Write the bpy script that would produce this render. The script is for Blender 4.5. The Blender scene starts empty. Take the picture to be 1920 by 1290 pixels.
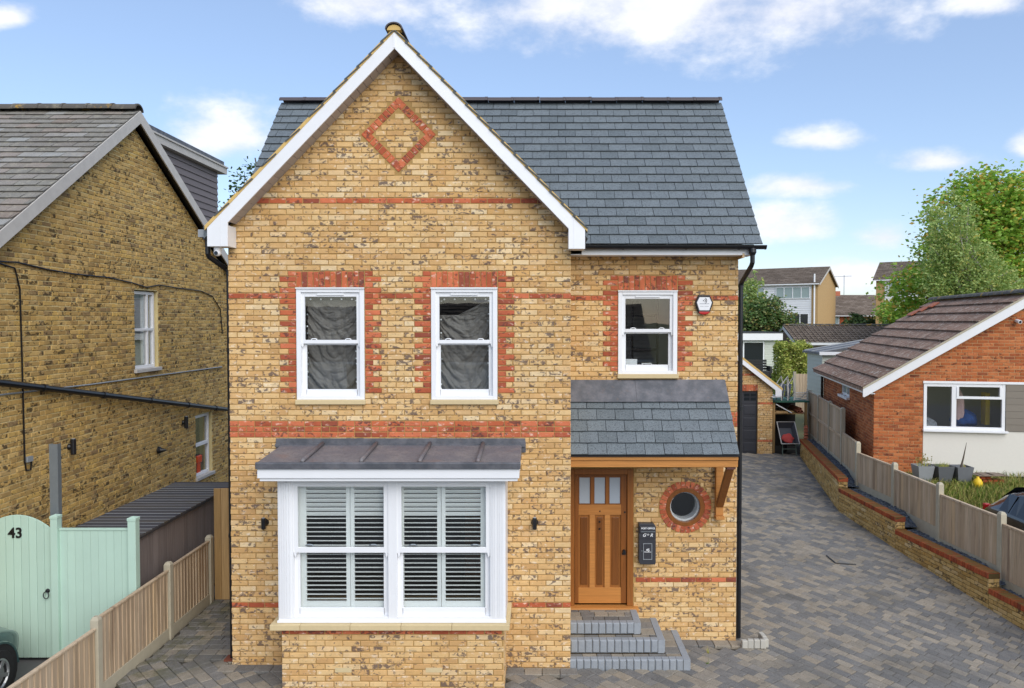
import bpy, bmesh, math, random
from mathutils import Matrix, Vector
from mathutils import noise as mnoise
random.seed(7)
R_ = random.Random(11)
rad = math.radians
sc = bpy.context.scene
col = sc.collection

# ------------------------------------------------------------------ camera
cam_d = bpy.data.cameras.new('camera')
cam = bpy.data.objects.new('camera', cam_d)
col.objects.link(cam)
sc.camera = cam
CAMH = 4.74
cam.location = (0, 0, CAMH)
cam.rotation_euler = (rad(90 - 1.5), 0, 0)
cam_d.sensor_width = 36.0
cam_d.lens = 1420 / 1920 * 36
cam_d.shift_x = -(1008 - 960) / 1920
cam_d.shift_y = -(645 - 637) / 1920
cam_d.clip_start = 0.1
cam_d.clip_end = 3000
sc.render.resolution_x = 1024
sc.render.resolution_y = 688

# ------------------------------------------------------------------ sky, sun, exposure
SUN_EL, SUN_AZ = 38.0, 152.0      # azimuth clockwise from +Y
w = bpy.data.worlds.new('World')
sc.world = w
w.use_nodes = True
nt = w.node_tree
nt.nodes.clear()


def wn(t, **k):
    n = nt.nodes.new(t)
    for a, b in k.items():
        setattr(n, a, b)
    return n


def wl(a, b):
    nt.links.new(a, b)


def wset(sock, val):
    if isinstance(val, bpy.types.NodeSocket):
        wl(val, sock)
    else:
        sock.default_value = val


def wmath(op, a, b=0.0, c=None, clamp=False):
    n = wn('ShaderNodeMath', operation=op, use_clamp=clamp)
    wset(n.inputs[0], a)
    wset(n.inputs[1], b)
    if c is not None:
        wset(n.inputs[2], c)
    return n.outputs[0]


tc = wn('ShaderNodeTexCoord')
sep = wn('ShaderNodeSeparateXYZ')
wl(tc.outputs['Generated'], sep.inputs[0])
dx, dy, dz = sep.outputs
sky = wn('ShaderNodeTexSky', sky_type='NISHITA', sun_disc=False)
sky.sun_elevation = rad(SUN_EL)
sky.sun_rotation = rad(SUN_AZ)
sky.altitude = 50
sky.air_density = 1.0
sky.dust_density = 0.6
sky.ozone_density = 1.5
hs = wn('ShaderNodeHueSaturation')
hs.inputs['Saturation'].default_value = 1.0
hs.inputs['Value'].default_value = 1.0
wl(sky.outputs[0], hs.inputs['Color'])
# cumulus: tangent coordinates of the direction, blobs of cloud broken up by noise
ymax = wmath('MAXIMUM', dy, 0.08)
qx = wmath('DIVIDE', dx, ymax)
qz = wmath('DIVIDE', dz, ymax)
nz = wn('ShaderNodeTexNoise', noise_dimensions='3D')
nz.inputs['Scale'].default_value = 8.5
nz.inputs['Detail'].default_value = 10.0
nz.inputs['Roughness'].default_value = 0.6
mp = wn('ShaderNodeMapping')
mp.inputs['Scale'].default_value = (1, 1, 1.8)
wl(tc.outputs['Generated'], mp.inputs['Vector'])
wl(mp.outputs[0], nz.inputs['Vector'])
nfac = nz.outputs[0]
CLOUDS = [(1250, 20, 430, 150), (1480, 30, 260, 110), (1040, 20, 160, 90), (690, 15, 150, 62), (425, 262, 135, 78), (1540, 268, 92, 30),
          (1500, 352, 124, 36), (1485, 425, 118, 52), (1658, 446, 78, 42), (1752, 306, 124, 32), (1925, 280, 50, 36),
          (1835, 10, 110, 50), (20, 40, 60, 30), (1600, 520, 330, 36), (-300, 150, 260, 60), (2400, 60, 380, 110),
          (2300, 330, 260, 50), (-500, 380, 360, 70)]
M = None
for (px, py, rx, ry) in CLOUDS:
    cx_, cz_ = (px - 1008) / 1420, (600 - py) / 1420
    a = wmath('DIVIDE', wmath('SUBTRACT', qx, cx_), rx / 1420)
    b = wmath('DIVIDE', wmath('SUBTRACT', qz, cz_), ry / 1420)
    b = wmath('MULTIPLY', b, wmath('ADD', 1.0, wmath('MULTIPLY', wmath('LESS_THAN', b, 0.0), 0.55)))
    L2 = wmath('ADD', wmath('MULTIPLY', a, a), wmath('MULTIPLY', b, b))
    m = wmath('SUBTRACT', 1.0, wmath('SQRT', L2))
    M = m if M is None else wmath('MAXIMUM', M, m)
M = wmath('MAXIMUM', wmath('ADD', wmath('MULTIPLY', M, 1.25), .1), -1.0)
# broken cloud over the rest of the dome
nb = wn('ShaderNodeTexNoise', noise_dimensions='3D')
nb.inputs['Scale'].default_value = 2.3
nb.inputs['Detail'].default_value = 6.0
wl(mp.outputs[0], nb.inputs['Vector'])
rest = wmath('MULTIPLY', wmath('SUBTRACT', nb.outputs[0], 0.50), 4.0)
rest = wmath('SUBTRACT', rest, wmath('MULTIPLY', wmath('GREATER_THAN', dy, 0.35), 3.0))
M = wmath('MAXIMUM', M, rest)
dens = wmath('ADD', M, wmath('MULTIPLY', wmath('SUBTRACT', nfac, 0.51), 3.4))
mr = wn('ShaderNodeMapRange', interpolation_type='SMOOTHSTEP')
mr.inputs['From Min'].default_value = -0.15
mr.inputs['From Max'].default_value = 1.15
wl(dens, mr.inputs['Value'])
cmask = wmath('MULTIPLY', mr.outputs[0], 0.95)
cr = wn('ShaderNodeValToRGB')
cr.color_ramp.elements[0].position = 0.38
cr.color_ramp.elements[0].color = (4.5, 4.65, 5.2, 1)
cr.color_ramp.elements[1].position = 0.66
cr.color_ramp.elements[1].color = (5.7, 5.75, 5.9, 1)
wl(nfac, cr.inputs[0])
mx = wn('ShaderNodeMix', data_type='RGBA')
wl(cmask, mx.inputs[0])
hz_ = wn('ShaderNodeMix', data_type='RGBA')
hz_.inputs[0].default_value = 0.38
wl(hs.outputs[0], hz_.inputs[6])
hz_.inputs[7].default_value = (2.2, 2.9, 4.5, 1)
wl(hz_.outputs[2], mx.inputs[6])
wl(cr.outputs[0], mx.inputs[7])
bg = wn('ShaderNodeBackground')
bg.inputs['Strength'].default_value = 0.14
wl(mx.outputs[2], bg.inputs['Color'])
wo = wn('ShaderNodeOutputWorld')
wl(bg.outputs[0], wo.inputs[0])

sun_d = bpy.data.lights.new('sun', 'SUN')
sun_d.energy = 2.0
sun_d.angle = rad(60)
sun_d.color = (1.0, 0.95, 0.87)
sun = bpy.data.objects.new('sun', sun_d)
col.objects.link(sun)
_az, _el = rad(SUN_AZ), rad(SUN_EL)
_d = Vector((math.sin(_az) * math.cos(_el), math.cos(_az) * math.cos(_el), math.sin(_el)))
sun.rotation_euler = (-_d).to_track_quat('-Z', 'Y').to_euler()
sun.location = (0, -20, 40)

vs = sc.view_settings
vs.view_transform = 'Standard'
vs.look = 'None'
vs.gamma = 1.0
vs.exposure = 0.52
vs.use_curve_mapping = False
sc.cycles.use_denoising = True
sc.cycles.max_bounces = 8
sc.cycles.transparent_max_bounces = 12

# ------------------------------------------------------------------ helpers
WM = {}


def sr(h):
    h = h.lstrip('#')
    o = []
    for i in (0, 2, 4):
        c = int(h[i:i + 2], 16) / 255
        o.append(c / 12.92 if c <= .04045 else ((c + .055) / 1.055) ** 2.4)
    return tuple(o) + (1.0,)


def proj(p):
    a = rad(1.5)
    d = Vector(p) - Vector((0, 0, CAMH))
    zc = d.y * math.cos(a) - d.z * math.sin(a)
    yc = d.y * math.sin(a) + d.z * math.cos(a)
    if zc < .1:
        return (-9999, -9999, zc)
    return (1008 + 1420 * d.x / zc, 637 - 1420 * yc / zc, zc)


def inframe(p, m=6):
    x, y, z = proj(p)
    return z > 0 and m < x < 1920 - m and m < y < 1290 - m


def put(o, parent=None, local=False):
    col.objects.link(o)
    if parent is not None:
        o.parent = parent
        if not local:
            o.matrix_parent_inverse = WM.get(parent.name, Matrix()).inverted()
    return o


def thing(name, label, cat, loc=(0, 0, 0), rotz=0.0, group=None, kind=None):
    o = bpy.data.objects.new(name, None)
    col.objects.link(o)
    o.empty_display_size = .2
    o.location = loc
    o.rotation_euler = (0, 0, rotz)
    WM[o.name] = Matrix.Translation(loc) @ Matrix.Rotation(rotz, 4, 'Z')
    return tag(o, label, cat, group, kind)


def tag(o, label=None, cat=None, group=None, kind=None):
    if label:
        o['label'] = label
    if cat:
        o['category'] = cat
    if group:
        o['group'] = group
    if kind:
        o['kind'] = kind
    return o


class MB:
    def __init__(s):
        s.v, s.f, s.t, s.e = [], [], [], {}

    def add(s, vs_, fs, tone=0.0):
        b = len(s.v)
        s.v.extend(vs_)
        for q in fs:
            s.f.append(tuple(b + i for i in q))
            s.t.append(tone)
        return s

    def addM(s, vs_, fs, M, tone=0.0, edges=()):
        for i in edges:
            s.e[len(s.f) + i] = 1
        return s.add([tuple(M @ Vector(p)) for p in vs_], fs, tone)

    def box(s, x0, x1, y0, y1, z0, z1, tone=0.0):
        return s.add([(x0, y0, z0), (x1, y0, z0), (x1, y1, z0), (x0, y1, z0), (x0, y0, z1), (x1, y0, z1), (x1, y1, z1), (x0, y1, z1)],
                     [(0, 3, 2, 1), (4, 5, 6, 7), (0, 1, 5, 4), (1, 2, 6, 5), (2, 3, 7, 6), (3, 0, 4, 7)], tone)

    def obox(s, M, sx, sy, sz, tone=0.0):
        a, b, c = sx / 2, sy / 2, sz / 2
        P = [(-a, -b, -c), (a, -b, -c), (a, b, -c), (-a, b, -c), (-a, -b, c), (a, -b, c), (a, b, c), (-a, b, c)]
        return s.addM(P, [(0, 3, 2, 1), (4, 5, 6, 7), (0, 1, 5, 4), (1, 2, 6, 5), (2, 3, 7, 6), (3, 0, 4, 7)], M, tone)

    def beam(s, p, q, wd, ht, up=(0, 0, 1), tone=0.0):
        p, q = Vector(p), Vector(q)
        d = q - p
        x = d.normalized()
        y = Vector(up).cross(x).normalized()
        z = x.cross(y)
        Mx = Matrix((x, y, z)).transposed().to_4x4()
        Mx.translation = (p + q) / 2
        return s.obox(Mx, d.length, wd, ht, tone)

    def prism(s, poly, ax, a0, a1, tone=0.0):
        n = len(poly)
        if ax == 'y':
            A = [(p[0], a0, p[1]) for p in poly]
            B = [(p[0], a1, p[1]) for p in poly]
        elif ax == 'x':
            A = [(a0, p[0], p[1]) for p in poly]
            B = [(a1, p[0], p[1]) for p in poly]
        else:
            A = [(p[0], p[1], a0) for p in poly]
            B = [(p[0], p[1], a1) for p in poly]
        fs = [tuple(range(n)), tuple(range(2 * n - 1, n - 1, -1))]
        fs += [(i, i + n, (i + 1) % n + n, (i + 1) % n) for i in range(n)]
        return s.add(A + B, fs, tone)

    def tube(s, path, r, n=10, tone=0.0, caps=True):
        P = [Vector(p) for p in path]
        rs = r if isinstance(r, (list, tuple)) else [r] * len(P)
        rings = []
        prev = None
        for i, p in enumerate(P):
            t = (P[min(i + 1, len(P) - 1)] - P[max(i - 1, 0)])
            t.normalize()
            if prev is None:
                a = Vector((0, 0, 1)) if abs(t.z) < .9 else Vector((1, 0, 0))
                x = a.cross(t).normalized()
            else:
                x = (prev - t * prev.dot(t)).normalized()
            prev = x
            y = t.cross(x)
            rings.append([tuple(p + (x * math.cos(2 * math.pi * k / n) + y * math.sin(2 * math.pi * k / n)) * rs[i]) for k in range(n)])
        vs_ = [q for g in rings for q in g]
        fs = []
        for i in range(len(P) - 1):
            for k in range(n):
                fs.append((i * n + k, i * n + (k + 1) % n, (i + 1) * n + (k + 1) % n, (i + 1) * n + k))
        if caps:
            fs.append(tuple(range(n - 1, -1, -1)))
            fs.append(tuple(range((len(P) - 1) * n, len(P) * n)))
        return s.add(vs_, fs, tone)

    def lathe(s, prof, M, n=20, tone=0.0):
        vs_ = []
        for (r, z) in prof:
            for k in range(n):
                a = 2 * math.pi * k / n
                vs_.append((r * math.cos(a), r * math.sin(a), z))
        fs = []
        for i in range(len(prof) - 1):
            for k in range(n):
                fs.append((i * n + k, i * n + (k + 1) % n, (i + 1) * n + (k + 1) % n, (i + 1) * n + k))
        fs.append(tuple(range(n - 1, -1, -1)))
        fs.append(tuple(range((len(prof) - 1) * n, len(prof) * n)))
        return s.addM(vs_, fs, M, tone)

    def build(s, name, mat, parent=None, smooth=False, local=False, bevel=0.0, kind=None, label=None):
        me = bpy.data.meshes.new(name)
        me.from_pydata(s.v, [], s.f)
        if any(s.t):
            at = me.attributes.new('tone', 'FLOAT', 'FACE')
            at.data.foreach_set('value', s.t)
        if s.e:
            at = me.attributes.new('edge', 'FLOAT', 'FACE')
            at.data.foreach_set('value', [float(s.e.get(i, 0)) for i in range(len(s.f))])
        me.materials.append(mat)
        if smooth:
            me.polygons.foreach_set('use_smooth', [True] * len(me.polygons))
        o = bpy.data.objects.new(name, me)
        put(o, parent, local)
        if bevel:
            b = o.modifiers.new('b', 'BEVEL')
            b.width = bevel
            b.segments = 2
            b.limit_method = 'ANGLE'
        if kind:
            o['kind'] = kind
        if label:
            o['label'] = label
        return o


def B(name, mat, parent, *boxes, **k):
    m = MB()
    for b in boxes:
        m.box(*b)
    return m.build(name, mat, parent, **k)


# ------------------------------------------------------------------ materials
class G:
    def __init__(s, name):
        s.m = bpy.data.materials.new(name)
        s.m.use_nodes = True
        s.t = s.m.node_tree
        s.t.nodes.clear()
        s.out = s.n('ShaderNodeOutputMaterial')
        s._pos = None

    def n(s, ty, **k):
        x = s.t.nodes.new(ty)
        for a, b in k.items():
            setattr(x, a, b)
        return x

    def set(s, sock, val):
        if isinstance(val, bpy.types.NodeSocket):
            s.t.links.new(val, sock)
        else:
            sock.default_value = val

    def math(s, op, a, b=0.0, clamp=False):
        x = s.n('ShaderNodeMath', operation=op, use_clamp=clamp)
        s.set(x.inputs[0], a)
        s.set(x.inputs[1], b)
        return x.outputs[0]

    def pos(s):
        if s._pos is None:
            s._pos = s.n('ShaderNodeNewGeometry').outputs['Position']
        return s._pos

    def tone(s):
        a = s.n('ShaderNodeAttribute', attribute_name='tone')
        o = s.n('ShaderNodeObjectInfo')
        return s.math('FRACT', s.math('ADD', a.outputs['Fac'], o.outputs['Random']))

    def vec(s, scale=(1, 1, 1), tone=None):
        v = s.pos()
        x = s.n('ShaderNodeVectorMath', operation='MULTIPLY')
        s.set(x.inputs[0], v)
        x.inputs[1].default_value = scale
        v = x.outputs[0]
        if tone is not None:
            y = s.n('ShaderNodeVectorMath', operation='ADD')
            c = s.n('ShaderNodeCombineXYZ')
            t = s.math('MULTIPLY', tone, 37.0)
            s.set(c.inputs[0], t)
            s.set(c.inputs[2], t)
            s.set(y.inputs[0], v)
            s.set(y.inputs[1], c.outputs[0])
            v = y.outputs[0]
        return v

    def noise(s, scale, detail=3, rough=.5, vec=None, dist=0.0):
        x = s.n('ShaderNodeTexNoise')
        x.inputs['Scale'].default_value = scale
        x.inputs['Detail'].default_value = detail
        x.inputs['Roughness'].default_value = rough
        x.inputs['Distortion'].default_value = dist
        s.set(x.inputs['Vector'], vec if vec is not None else s.pos())
        return x.outputs[0]

    def ramp(s, fac, els, const=False):
        x = s.n('ShaderNodeValToRGB')
        r = x.color_ramp
        if const:
            r.interpolation = 'CONSTANT'
        while len(r.elements) < len(els):
            r.elements.new(.5)
        for e, (p, c) in zip(r.elements, els):
            e.position = p
            e.color = c if not isinstance(c, str) else sr(c)
        s.set(x.inputs[0], fac)
        return x.outputs[0]

    def step(s, fac, a, b):
        x = s.n('ShaderNodeMapRange', interpolation_type='SMOOTHSTEP')
        x.inputs['From Min'].default_value = a
        x.inputs['From Max'].default_value = b
        s.set(x.inputs['Value'], fac)
        return x.outputs[0]

    def mix(s, fac, a, b, blend='MIX'):
        x = s.n('ShaderNodeMix', data_type='RGBA', blend_type=blend)
        s.set(x.inputs[0], fac)
        s.set(x.inputs[6], a if not isinstance(a, str) else sr(a))
        s.set(x.inputs[7], b if not isinstance(b, str) else sr(b))
        return x.outputs[2]

    def hsv(s, colr, val=1.0, sat=1.0, hue=.5):
        x = s.n('ShaderNodeHueSaturation')
        s.set(x.inputs['Color'], colr)
        s.set(x.inputs['Value'], val)
        s.set(x.inputs['Saturation'], sat)
        s.set(x.inputs['Hue'], hue)
        return x.outputs[0]

    def pb(s, colr, rough=.7, bump=None, bs=.3, bd=.01, metal=0.0, spec=.5, coat=0.0, emis=None):
        p = s.n('ShaderNodeBsdfPrincipled')
        s.set(p.inputs['Base Color'], colr if not isinstance(colr, str) else sr(colr))
        s.set(p.inputs['Roughness'], rough)
        p.inputs['Metallic'].default_value = metal
        p.inputs['Specular IOR Level'].default_value = spec
        p.inputs['Coat Weight'].default_value = coat
        if bump is not None:
            b = s.n('ShaderNodeBump')
            b.inputs['Strength'].default_value = bs
            b.inputs['Distance'].default_value = bd
            s.set(b.inputs['Height'], bump)
            s.set(p.inputs['Normal'], b.outputs[0])
        s.set(s.out.inputs[0], p.outputs[0])
        return s.m


def plain(name, c, rough=.5, var=.10, scale=9, metal=0.0, spec=.5, bs=.05, coat=0.0):
    g = G(name)
    n = g.noise(scale, 5, .6)
    v = g.math('ADD', 1 - var, g.math('MULTIPLY', n, 2 * var))
    t = g.tone()
    v = g.math('MULTIPLY', v, g.math('ADD', .96, g.math('MULTIPLY', t, .08)))
    return g.pb(g.hsv(sr(c), v), rough, n, bs, .004, metal, spec, coat)


def brickmat(name, pal, spot, amount, sscale=16, light='#e9d9c0', lamt=.25, streak=None, rough=.85, dark2=None):
    g = G(name)
    t = g.tone()
    base = g.ramp(t, pal)
    v = g.vec((1, 1, 1), t)
    n1 = g.noise(9, 5, .62, v)
    base = g.hsv(base, g.math('ADD', .74, g.math('MULTIPLY', n1, .52)))
    # pale fired bloom
    n3 = g.noise(11, 4, .6, g.vec((1, 1, 1.7), t))
    base = g.mix(g.math('MULTIPLY', g.step(n3, .56, .72), lamt), base, light)
    # dark kiss marks, only on some bricks
    n2 = g.noise(sscale, 3, .55, g.vec((1, 1, 1.35), t), .5)
    t2 = g.math('FRACT', g.math('MULTIPLY', t, 7.31))
    pick = g.step(t2, 1 - amount, 1.0)
    thr = g.step(g.math('ADD', n2, g.math('MULTIPLY', pick, .13)), .575, .70)
    base = g.mix(g.math('MULTIPLY', thr, .82), base, spot)
    lf_ = g.noise(.8, 5, .6)
    base = g.hsv(base, g.math('ADD', .82, g.math('MULTIPLY', lf_, .36)))
    f = g.noise(160, 2, .6)
    base = g.hsv(base, g.math('ADD', .84, g.math('MULTIPLY', f, .32)))
    h = g.math('ADD', g.math('MULTIPLY', n1, .8), g.math('MULTIPLY', f, .4))
    return g.pb(base, rough, h, .5, .006, spec=.25)


def mortarmat(name, c, c2):
    g = G(name)
    n = g.noise(30, 5, .65)
    n2 = g.noise(1.6, 3, .5)
    b = g.mix(n, c, c2)
    b = g.hsv(b, g.math('ADD', .8, g.math('MULTIPLY', n2, .4)))
    return g.pb(b, .95, n, .5, .004, spec=.2)


MT = {}
MT['buff'] = brickmat('buff_brick', [(0, '#c29966'), (.16, '#cea56f'), (.38, '#d5b07a'), (.6, '#dab986'), (.8, '#cba066'), (.92, '#e0c79d'), (1, '#d2a872')],
                      '#55494a', .42, 17, '#ebdfcc', .6)
MT['red'] = brickmat('red_brick', [(0, '#9f5138'), (.3, '#bd6441'), (.6, '#ca7350'), (.85, '#b05b3f'), (1, '#8d4c3a')], '#5d3f3a', .3, 18, '#ebcbb8', .75)
MT['mortar'] = mortarmat('sand_mortar', '#9a7a4c', '#b8965f')
MT['stock'] = brickmat('stock_brick', [(0, '#a18250'), (.2, '#bf9b5c'), (.45, '#cbaa6c'), (.62, '#ad8e58'), (.78, '#cfab62'), (.9, '#8c724f'), (1, '#c3a36b')],
                       '#2e261d', .5, 13, '#b9a77e', .35)
MT['stockmortar'] = mortarmat('old_lime_mortar', '#bfac76', '#d9ca9c')
MT['orange'] = brickmat('orange_brick', [(0, '#9c5631'), (.3, '#b4683c'), (.55, '#c0774a'), (.8, '#a85c36'), (1, '#8c4f34')], '#5b3527', .3, 15, '#c9935f', .35)
MT['omortar'] = mortarmat('buff_mortar', '#b59067', '#c9a67c')
MT['ochre'] = brickmat('yellow_wall_brick', [(0, '#a8854c'), (.3, '#c4a062'), (.6, '#d0ae70'), (.85, '#bb9352'), (1, '#d8bc8a')], '#4d4136', .3, 15, '#ddc8a0', .4)
MT['dmortar'] = mortarmat('grey_mortar', '#54462c', '#6d5a38')


def slatemat(name, pal, rough, speck, moss=None, mossamt=0.0, sp=.35):
    g = G(name)
    t = g.tone()
    base = g.ramp(t, pal)
    v = g.vec((1, 1, 1), t)
    n = g.noise(6, 4, .6, v)
    base = g.hsv(base, g.math('ADD', .8, g.math('MULTIPLY', n, .4)))
    f = g.noise(48, 4, .75)
    base = g.mix(g.math('MULTIPLY', g.step(f, .51, .64), speck), base, (.03, .034, .038, 1))
    f2 = g.noise(60, 3, .7, g.vec((1, 1.3, .8)))
    base = g.mix(g.math('MULTIPLY', g.step(f2, .55, .7), speck * .55), base, '#98a4ac')
    if moss:
        m = g.noise(9, 6, .8)
        base = g.mix(g.math('MULTIPLY', g.step(m, .54, .62), mossamt), base, moss)
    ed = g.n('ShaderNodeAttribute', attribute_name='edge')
    base = g.mix(g.math('MULTIPLY', ed.outputs['Fac'], .5), base, (.02, .021, .023, 1))  # edge faces darkened: shadow lines under the courses put into the colour
    return g.pb(base, rough, g.math('ADD', n, g.math('MULTIPLY', f, .5)), .35, .006, spec=sp)


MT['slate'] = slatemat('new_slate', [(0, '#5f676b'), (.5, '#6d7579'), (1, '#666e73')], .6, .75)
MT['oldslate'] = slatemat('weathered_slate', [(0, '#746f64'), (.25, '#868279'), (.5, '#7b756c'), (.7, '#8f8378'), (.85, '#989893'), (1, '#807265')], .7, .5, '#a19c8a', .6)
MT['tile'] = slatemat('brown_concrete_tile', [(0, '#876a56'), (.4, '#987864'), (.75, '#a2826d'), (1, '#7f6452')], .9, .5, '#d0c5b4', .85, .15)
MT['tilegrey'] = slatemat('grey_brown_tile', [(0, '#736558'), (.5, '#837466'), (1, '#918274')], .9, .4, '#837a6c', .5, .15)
MT['clay'] = plain('clay_tile', '#b0684c', .85, .2)
MT['ridge'] = plain('ridge_tile_clay', '#4d4648', .6, .12)
g = G('lichen_ridge')
n = g.noise(5, 6, .7)
n2 = g.noise(2.4, 5, .7)
b = g.mix(g.step(n, .5, .65), '#57534d', '#7d7768')
b = g.mix(g.step(n2, .56, .64), b, '#a98532')
MT['lichen'] = g.pb(b, .9, n, .5, .01)


def woodmat(name, pal, axis='z', rough=.6, knots=True, scale=1.0, coat=0.0, spec=.35, stain=None, stainamt=.3):
    g = G(name)
    t = g.tone()
    base = g.ramp(t, pal)
    sc_ = {'z': (34, 34, 1.6), 'x': (1.6, 34, 34), 'y': (34, 1.6, 34)}[axis]
    v = g.vec(tuple(q * scale for q in sc_), t)
    n = g.noise(1.0, 5, .6, v, .6)
    base = g.hsv(base, g.math('ADD', .62, g.math('MULTIPLY', n, .76)))
    n2 = g.noise(1.0, 5, .65, g.vec({'z': (9, 9, .5), 'x': (.5, 9, 9), 'y': (9, .5, 9)}[axis]))
    if stain:
        base = g.mix(g.math('MULTIPLY', g.step(n2, .5, .7), stainamt), base, stain)
    n3 = g.noise(1.0, 4, .55, g.vec(tuple(q * scale * (2.4 if q > 5 else 1.0) for q in sc_), t), 1.2)
    base = g.mix(g.math('MULTIPLY', g.step(n3, .52, .68), .38), base, g.hsv(base, .5))
    return g.pb(base, rough, n, .25, .003, coat=coat, spec=spec)


MT['oak'] = woodmat('varnished_oak', [(0, '#7d4a1e'), (.5, '#8c5524'), (1, '#99612c')], 'z', .42, coat=.12)
MT['oakx'] = woodmat('oiled_oak_beam', [(0, '#b67a3c'), (.5, '#bd8245'), (1, '#b07439')], 'x', .5)
MT['oakpanel'] = woodmat('dark_oak_panel', [(0, '#673c17'), (.5, '#74451b'), (1, '#7c4a20')], 'z', .42, coat=.12)
MT['fence'] = woodmat('weathered_fence', [(0, '#b09b80'), (.3, '#c2ac90'), (.55, '#c9b69c'), (.8, '#b5a087'), (1, '#cdb38f')], 'z', .9, stain='#7d6654', stainamt=.65)
MT['newfence'] = woodmat('tan_timber', [(0, '#a07f51'), (.5, '#ac8b5c'), (1, '#b9986a')], 'z', .8, stain='#7d5f38', stainamt=.35)
MT['greyclad'] = woodmat('grey_composite_board', [(0, '#857a76'), (.5, '#8d8380'), (1, '#7b716e')], 'z', .8)
MT['shedroof'] = woodmat('dark_deck_board', [(0, '#44444a'), (.5, '#4c4b4f'), (1, '#54514f')], 'x', .75, stain='#5d5234', stainamt=.6)
MT['white'] = plain('white_upvc', '#e8e9eb', .36, .045, 3, bs=.0)
MT['oldwhite'] = plain('flaking_white_paint', '#bdb9b3', .8, .18, 7)
MT['mint'] = plain('mint_green_paint', '#b4cfbf', .6, .08, 2.2)
MT['shutter'] = plain('shutter_paint', '#f0f2f1', .45, .02, 5)
MT['black'] = plain('black_plastic', '#15161a', .38, .1, 8)
MT['greyplastic'] = plain('grey_plastic', '#8f9498', .45, .08, 8)
MT['blackpaint'] = plain('black_powder_coat', '#17181c', .4, .08, 20)
MT['charcoal'] = plain('charcoal_steel', '#35363c', .45, .08, 20)
MT['steel'] = plain('galvanised_steel', '#8c949a', .45, .12, 12, metal=.6)
MT['stone'] = plain('cast_stone', '#cdb98f', .85, .1, 14)
MT['vmortar'] = plain('verge_mortar', '#cfae6c', .9, .12, 20)
MT['concrete'] = plain('concrete_post', '#b1a994', .92, .16, 8, bs=.3)
MT['render'] = plain('white_render', '#dedad0', .92, .04, 20, bs=.2)
MT['redplastic'] = plain('red_lens', '#b01018', .25, .05, 8)
MT['yellow'] = plain('yellow_plastic', '#dfb91e', .5, .08, 8)
MT['rubber'] = plain('tyre_rubber', '#1d1d1e', .9, .2, 60)
MT['alloy'] = plain('alloy_wheel', '#a5a7a8', .35, .06, 20, metal=.7)
MT['greycladx'] = plain('sage_grey_cladding', '#c2c6ba', .7, .05, 5)
MT['taupe'] = plain('taupe_cladding', '#80786d', .7, .05, 5)
MT['whiteclad'] = plain('white_cladding', '#dfe0e2', .6, .03, 2)
MT['soil'] = plain('sand_bedding', '#3f3b33', .98, .2, 10)
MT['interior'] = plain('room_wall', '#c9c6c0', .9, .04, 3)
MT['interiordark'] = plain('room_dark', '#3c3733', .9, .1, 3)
MT['brownwood'] = woodmat('brown_cupboard', [(0, '#70452a'), (1, '#7b4d2e')], 'z', .6)
MT['brownsoffit'] = plain('soffit_grey', '#b6aca6', .7, .04, 6)
MT['cement'] = plain('old_cement', '#b3afa4', .95, .15, 20)

g = G('lead_sheet')
n = g.noise(5, 6, .65)
n2 = g.noise(17, 5, .7, g.vec((1, .4, 1)))
b = g.mix(g.step(n, .35, .7), '#4f5258', '#6d6d72')
b = g.mix(g.math('MULTIPLY', g.step(n2, .55, .75), .5), b, '#71625a')
MT['lead'] = g.pb(b, .55, n, .25, .02, metal=.15)
g = G('lead_roof_weathered')
n = g.noise(3.5, 6, .7)
n2 = g.noise(40, 4, .7)
b = g.mix(g.step(n, .4, .65), '#6c6b70', '#7f7b7b')
b = g.mix(g.math('MULTIPLY', g.step(n2, .5, .62), .5), b, '#4b4648')
b = g.mix(g.math('MULTIPLY', g.step(g.noise(2.1, 3, .5), .56, .7), .35), b, '#89695a')
MT['leadroof'] = g.pb(b, .6, n2, .3, .006)

g = G('block_paver')
t = g.tone()
b = g.ramp(t, [(0, '#6c6b69'), (.2, '#7b7975'), (.36, '#72716f'), (.5, '#827f7a'), (.62, '#938b7e'), (.76, '#9e9484'), (.88, '#868075'), (1, '#988d7c')])
v = g.vec((1, 1, 1), t)
n = g.noise(10, 4, .6, v)
b = g.hsv(b, g.math('ADD', .7, g.math('MULTIPLY', n, .6)))
f = g.noise(85, 4, .75)
b = g.mix(g.math('MULTIPLY', g.step(f, .5, .66), .55), b, '#2f2f30')
b = g.mix(g.math('MULTIPLY', g.step(g.noise(95, 2, .6, g.vec((1, 1, 1.4))), .56, .7), .4), b, '#b3aa9c')
w_ = g.noise(.7, 5, .6)
b = g.mix(g.math('MULTIPLY', g.step(w_, .48, .7), .5), b, '#55524a')
sx_ = g.n('ShaderNodeSeparateXYZ')
g.set(sx_.inputs[0], g.pos())
ms_ = g.math('MULTIPLY', g.step(sx_.outputs[0], -4.3, -5.2), g.step(g.noise(3.5, 6, .75), .42, .62))
b = g.mix(g.math('MULTIPLY', ms_, .6), b, '#545433')
b = g.mix(g.math('MULTIPLY', g.step(g.noise(1.9, 7, .8, g.vec((1, 1, 1))), .60, .68), .45), b, '#3d3b37')
MT['paver'] = g.pb(b, .92, g.math('ADD', n, f), .45, .006, spec=.2)
MT['kerb'] = plain('blue_grey_kerb', '#8f9499', .85, .16, 22, bs=.25)

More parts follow.
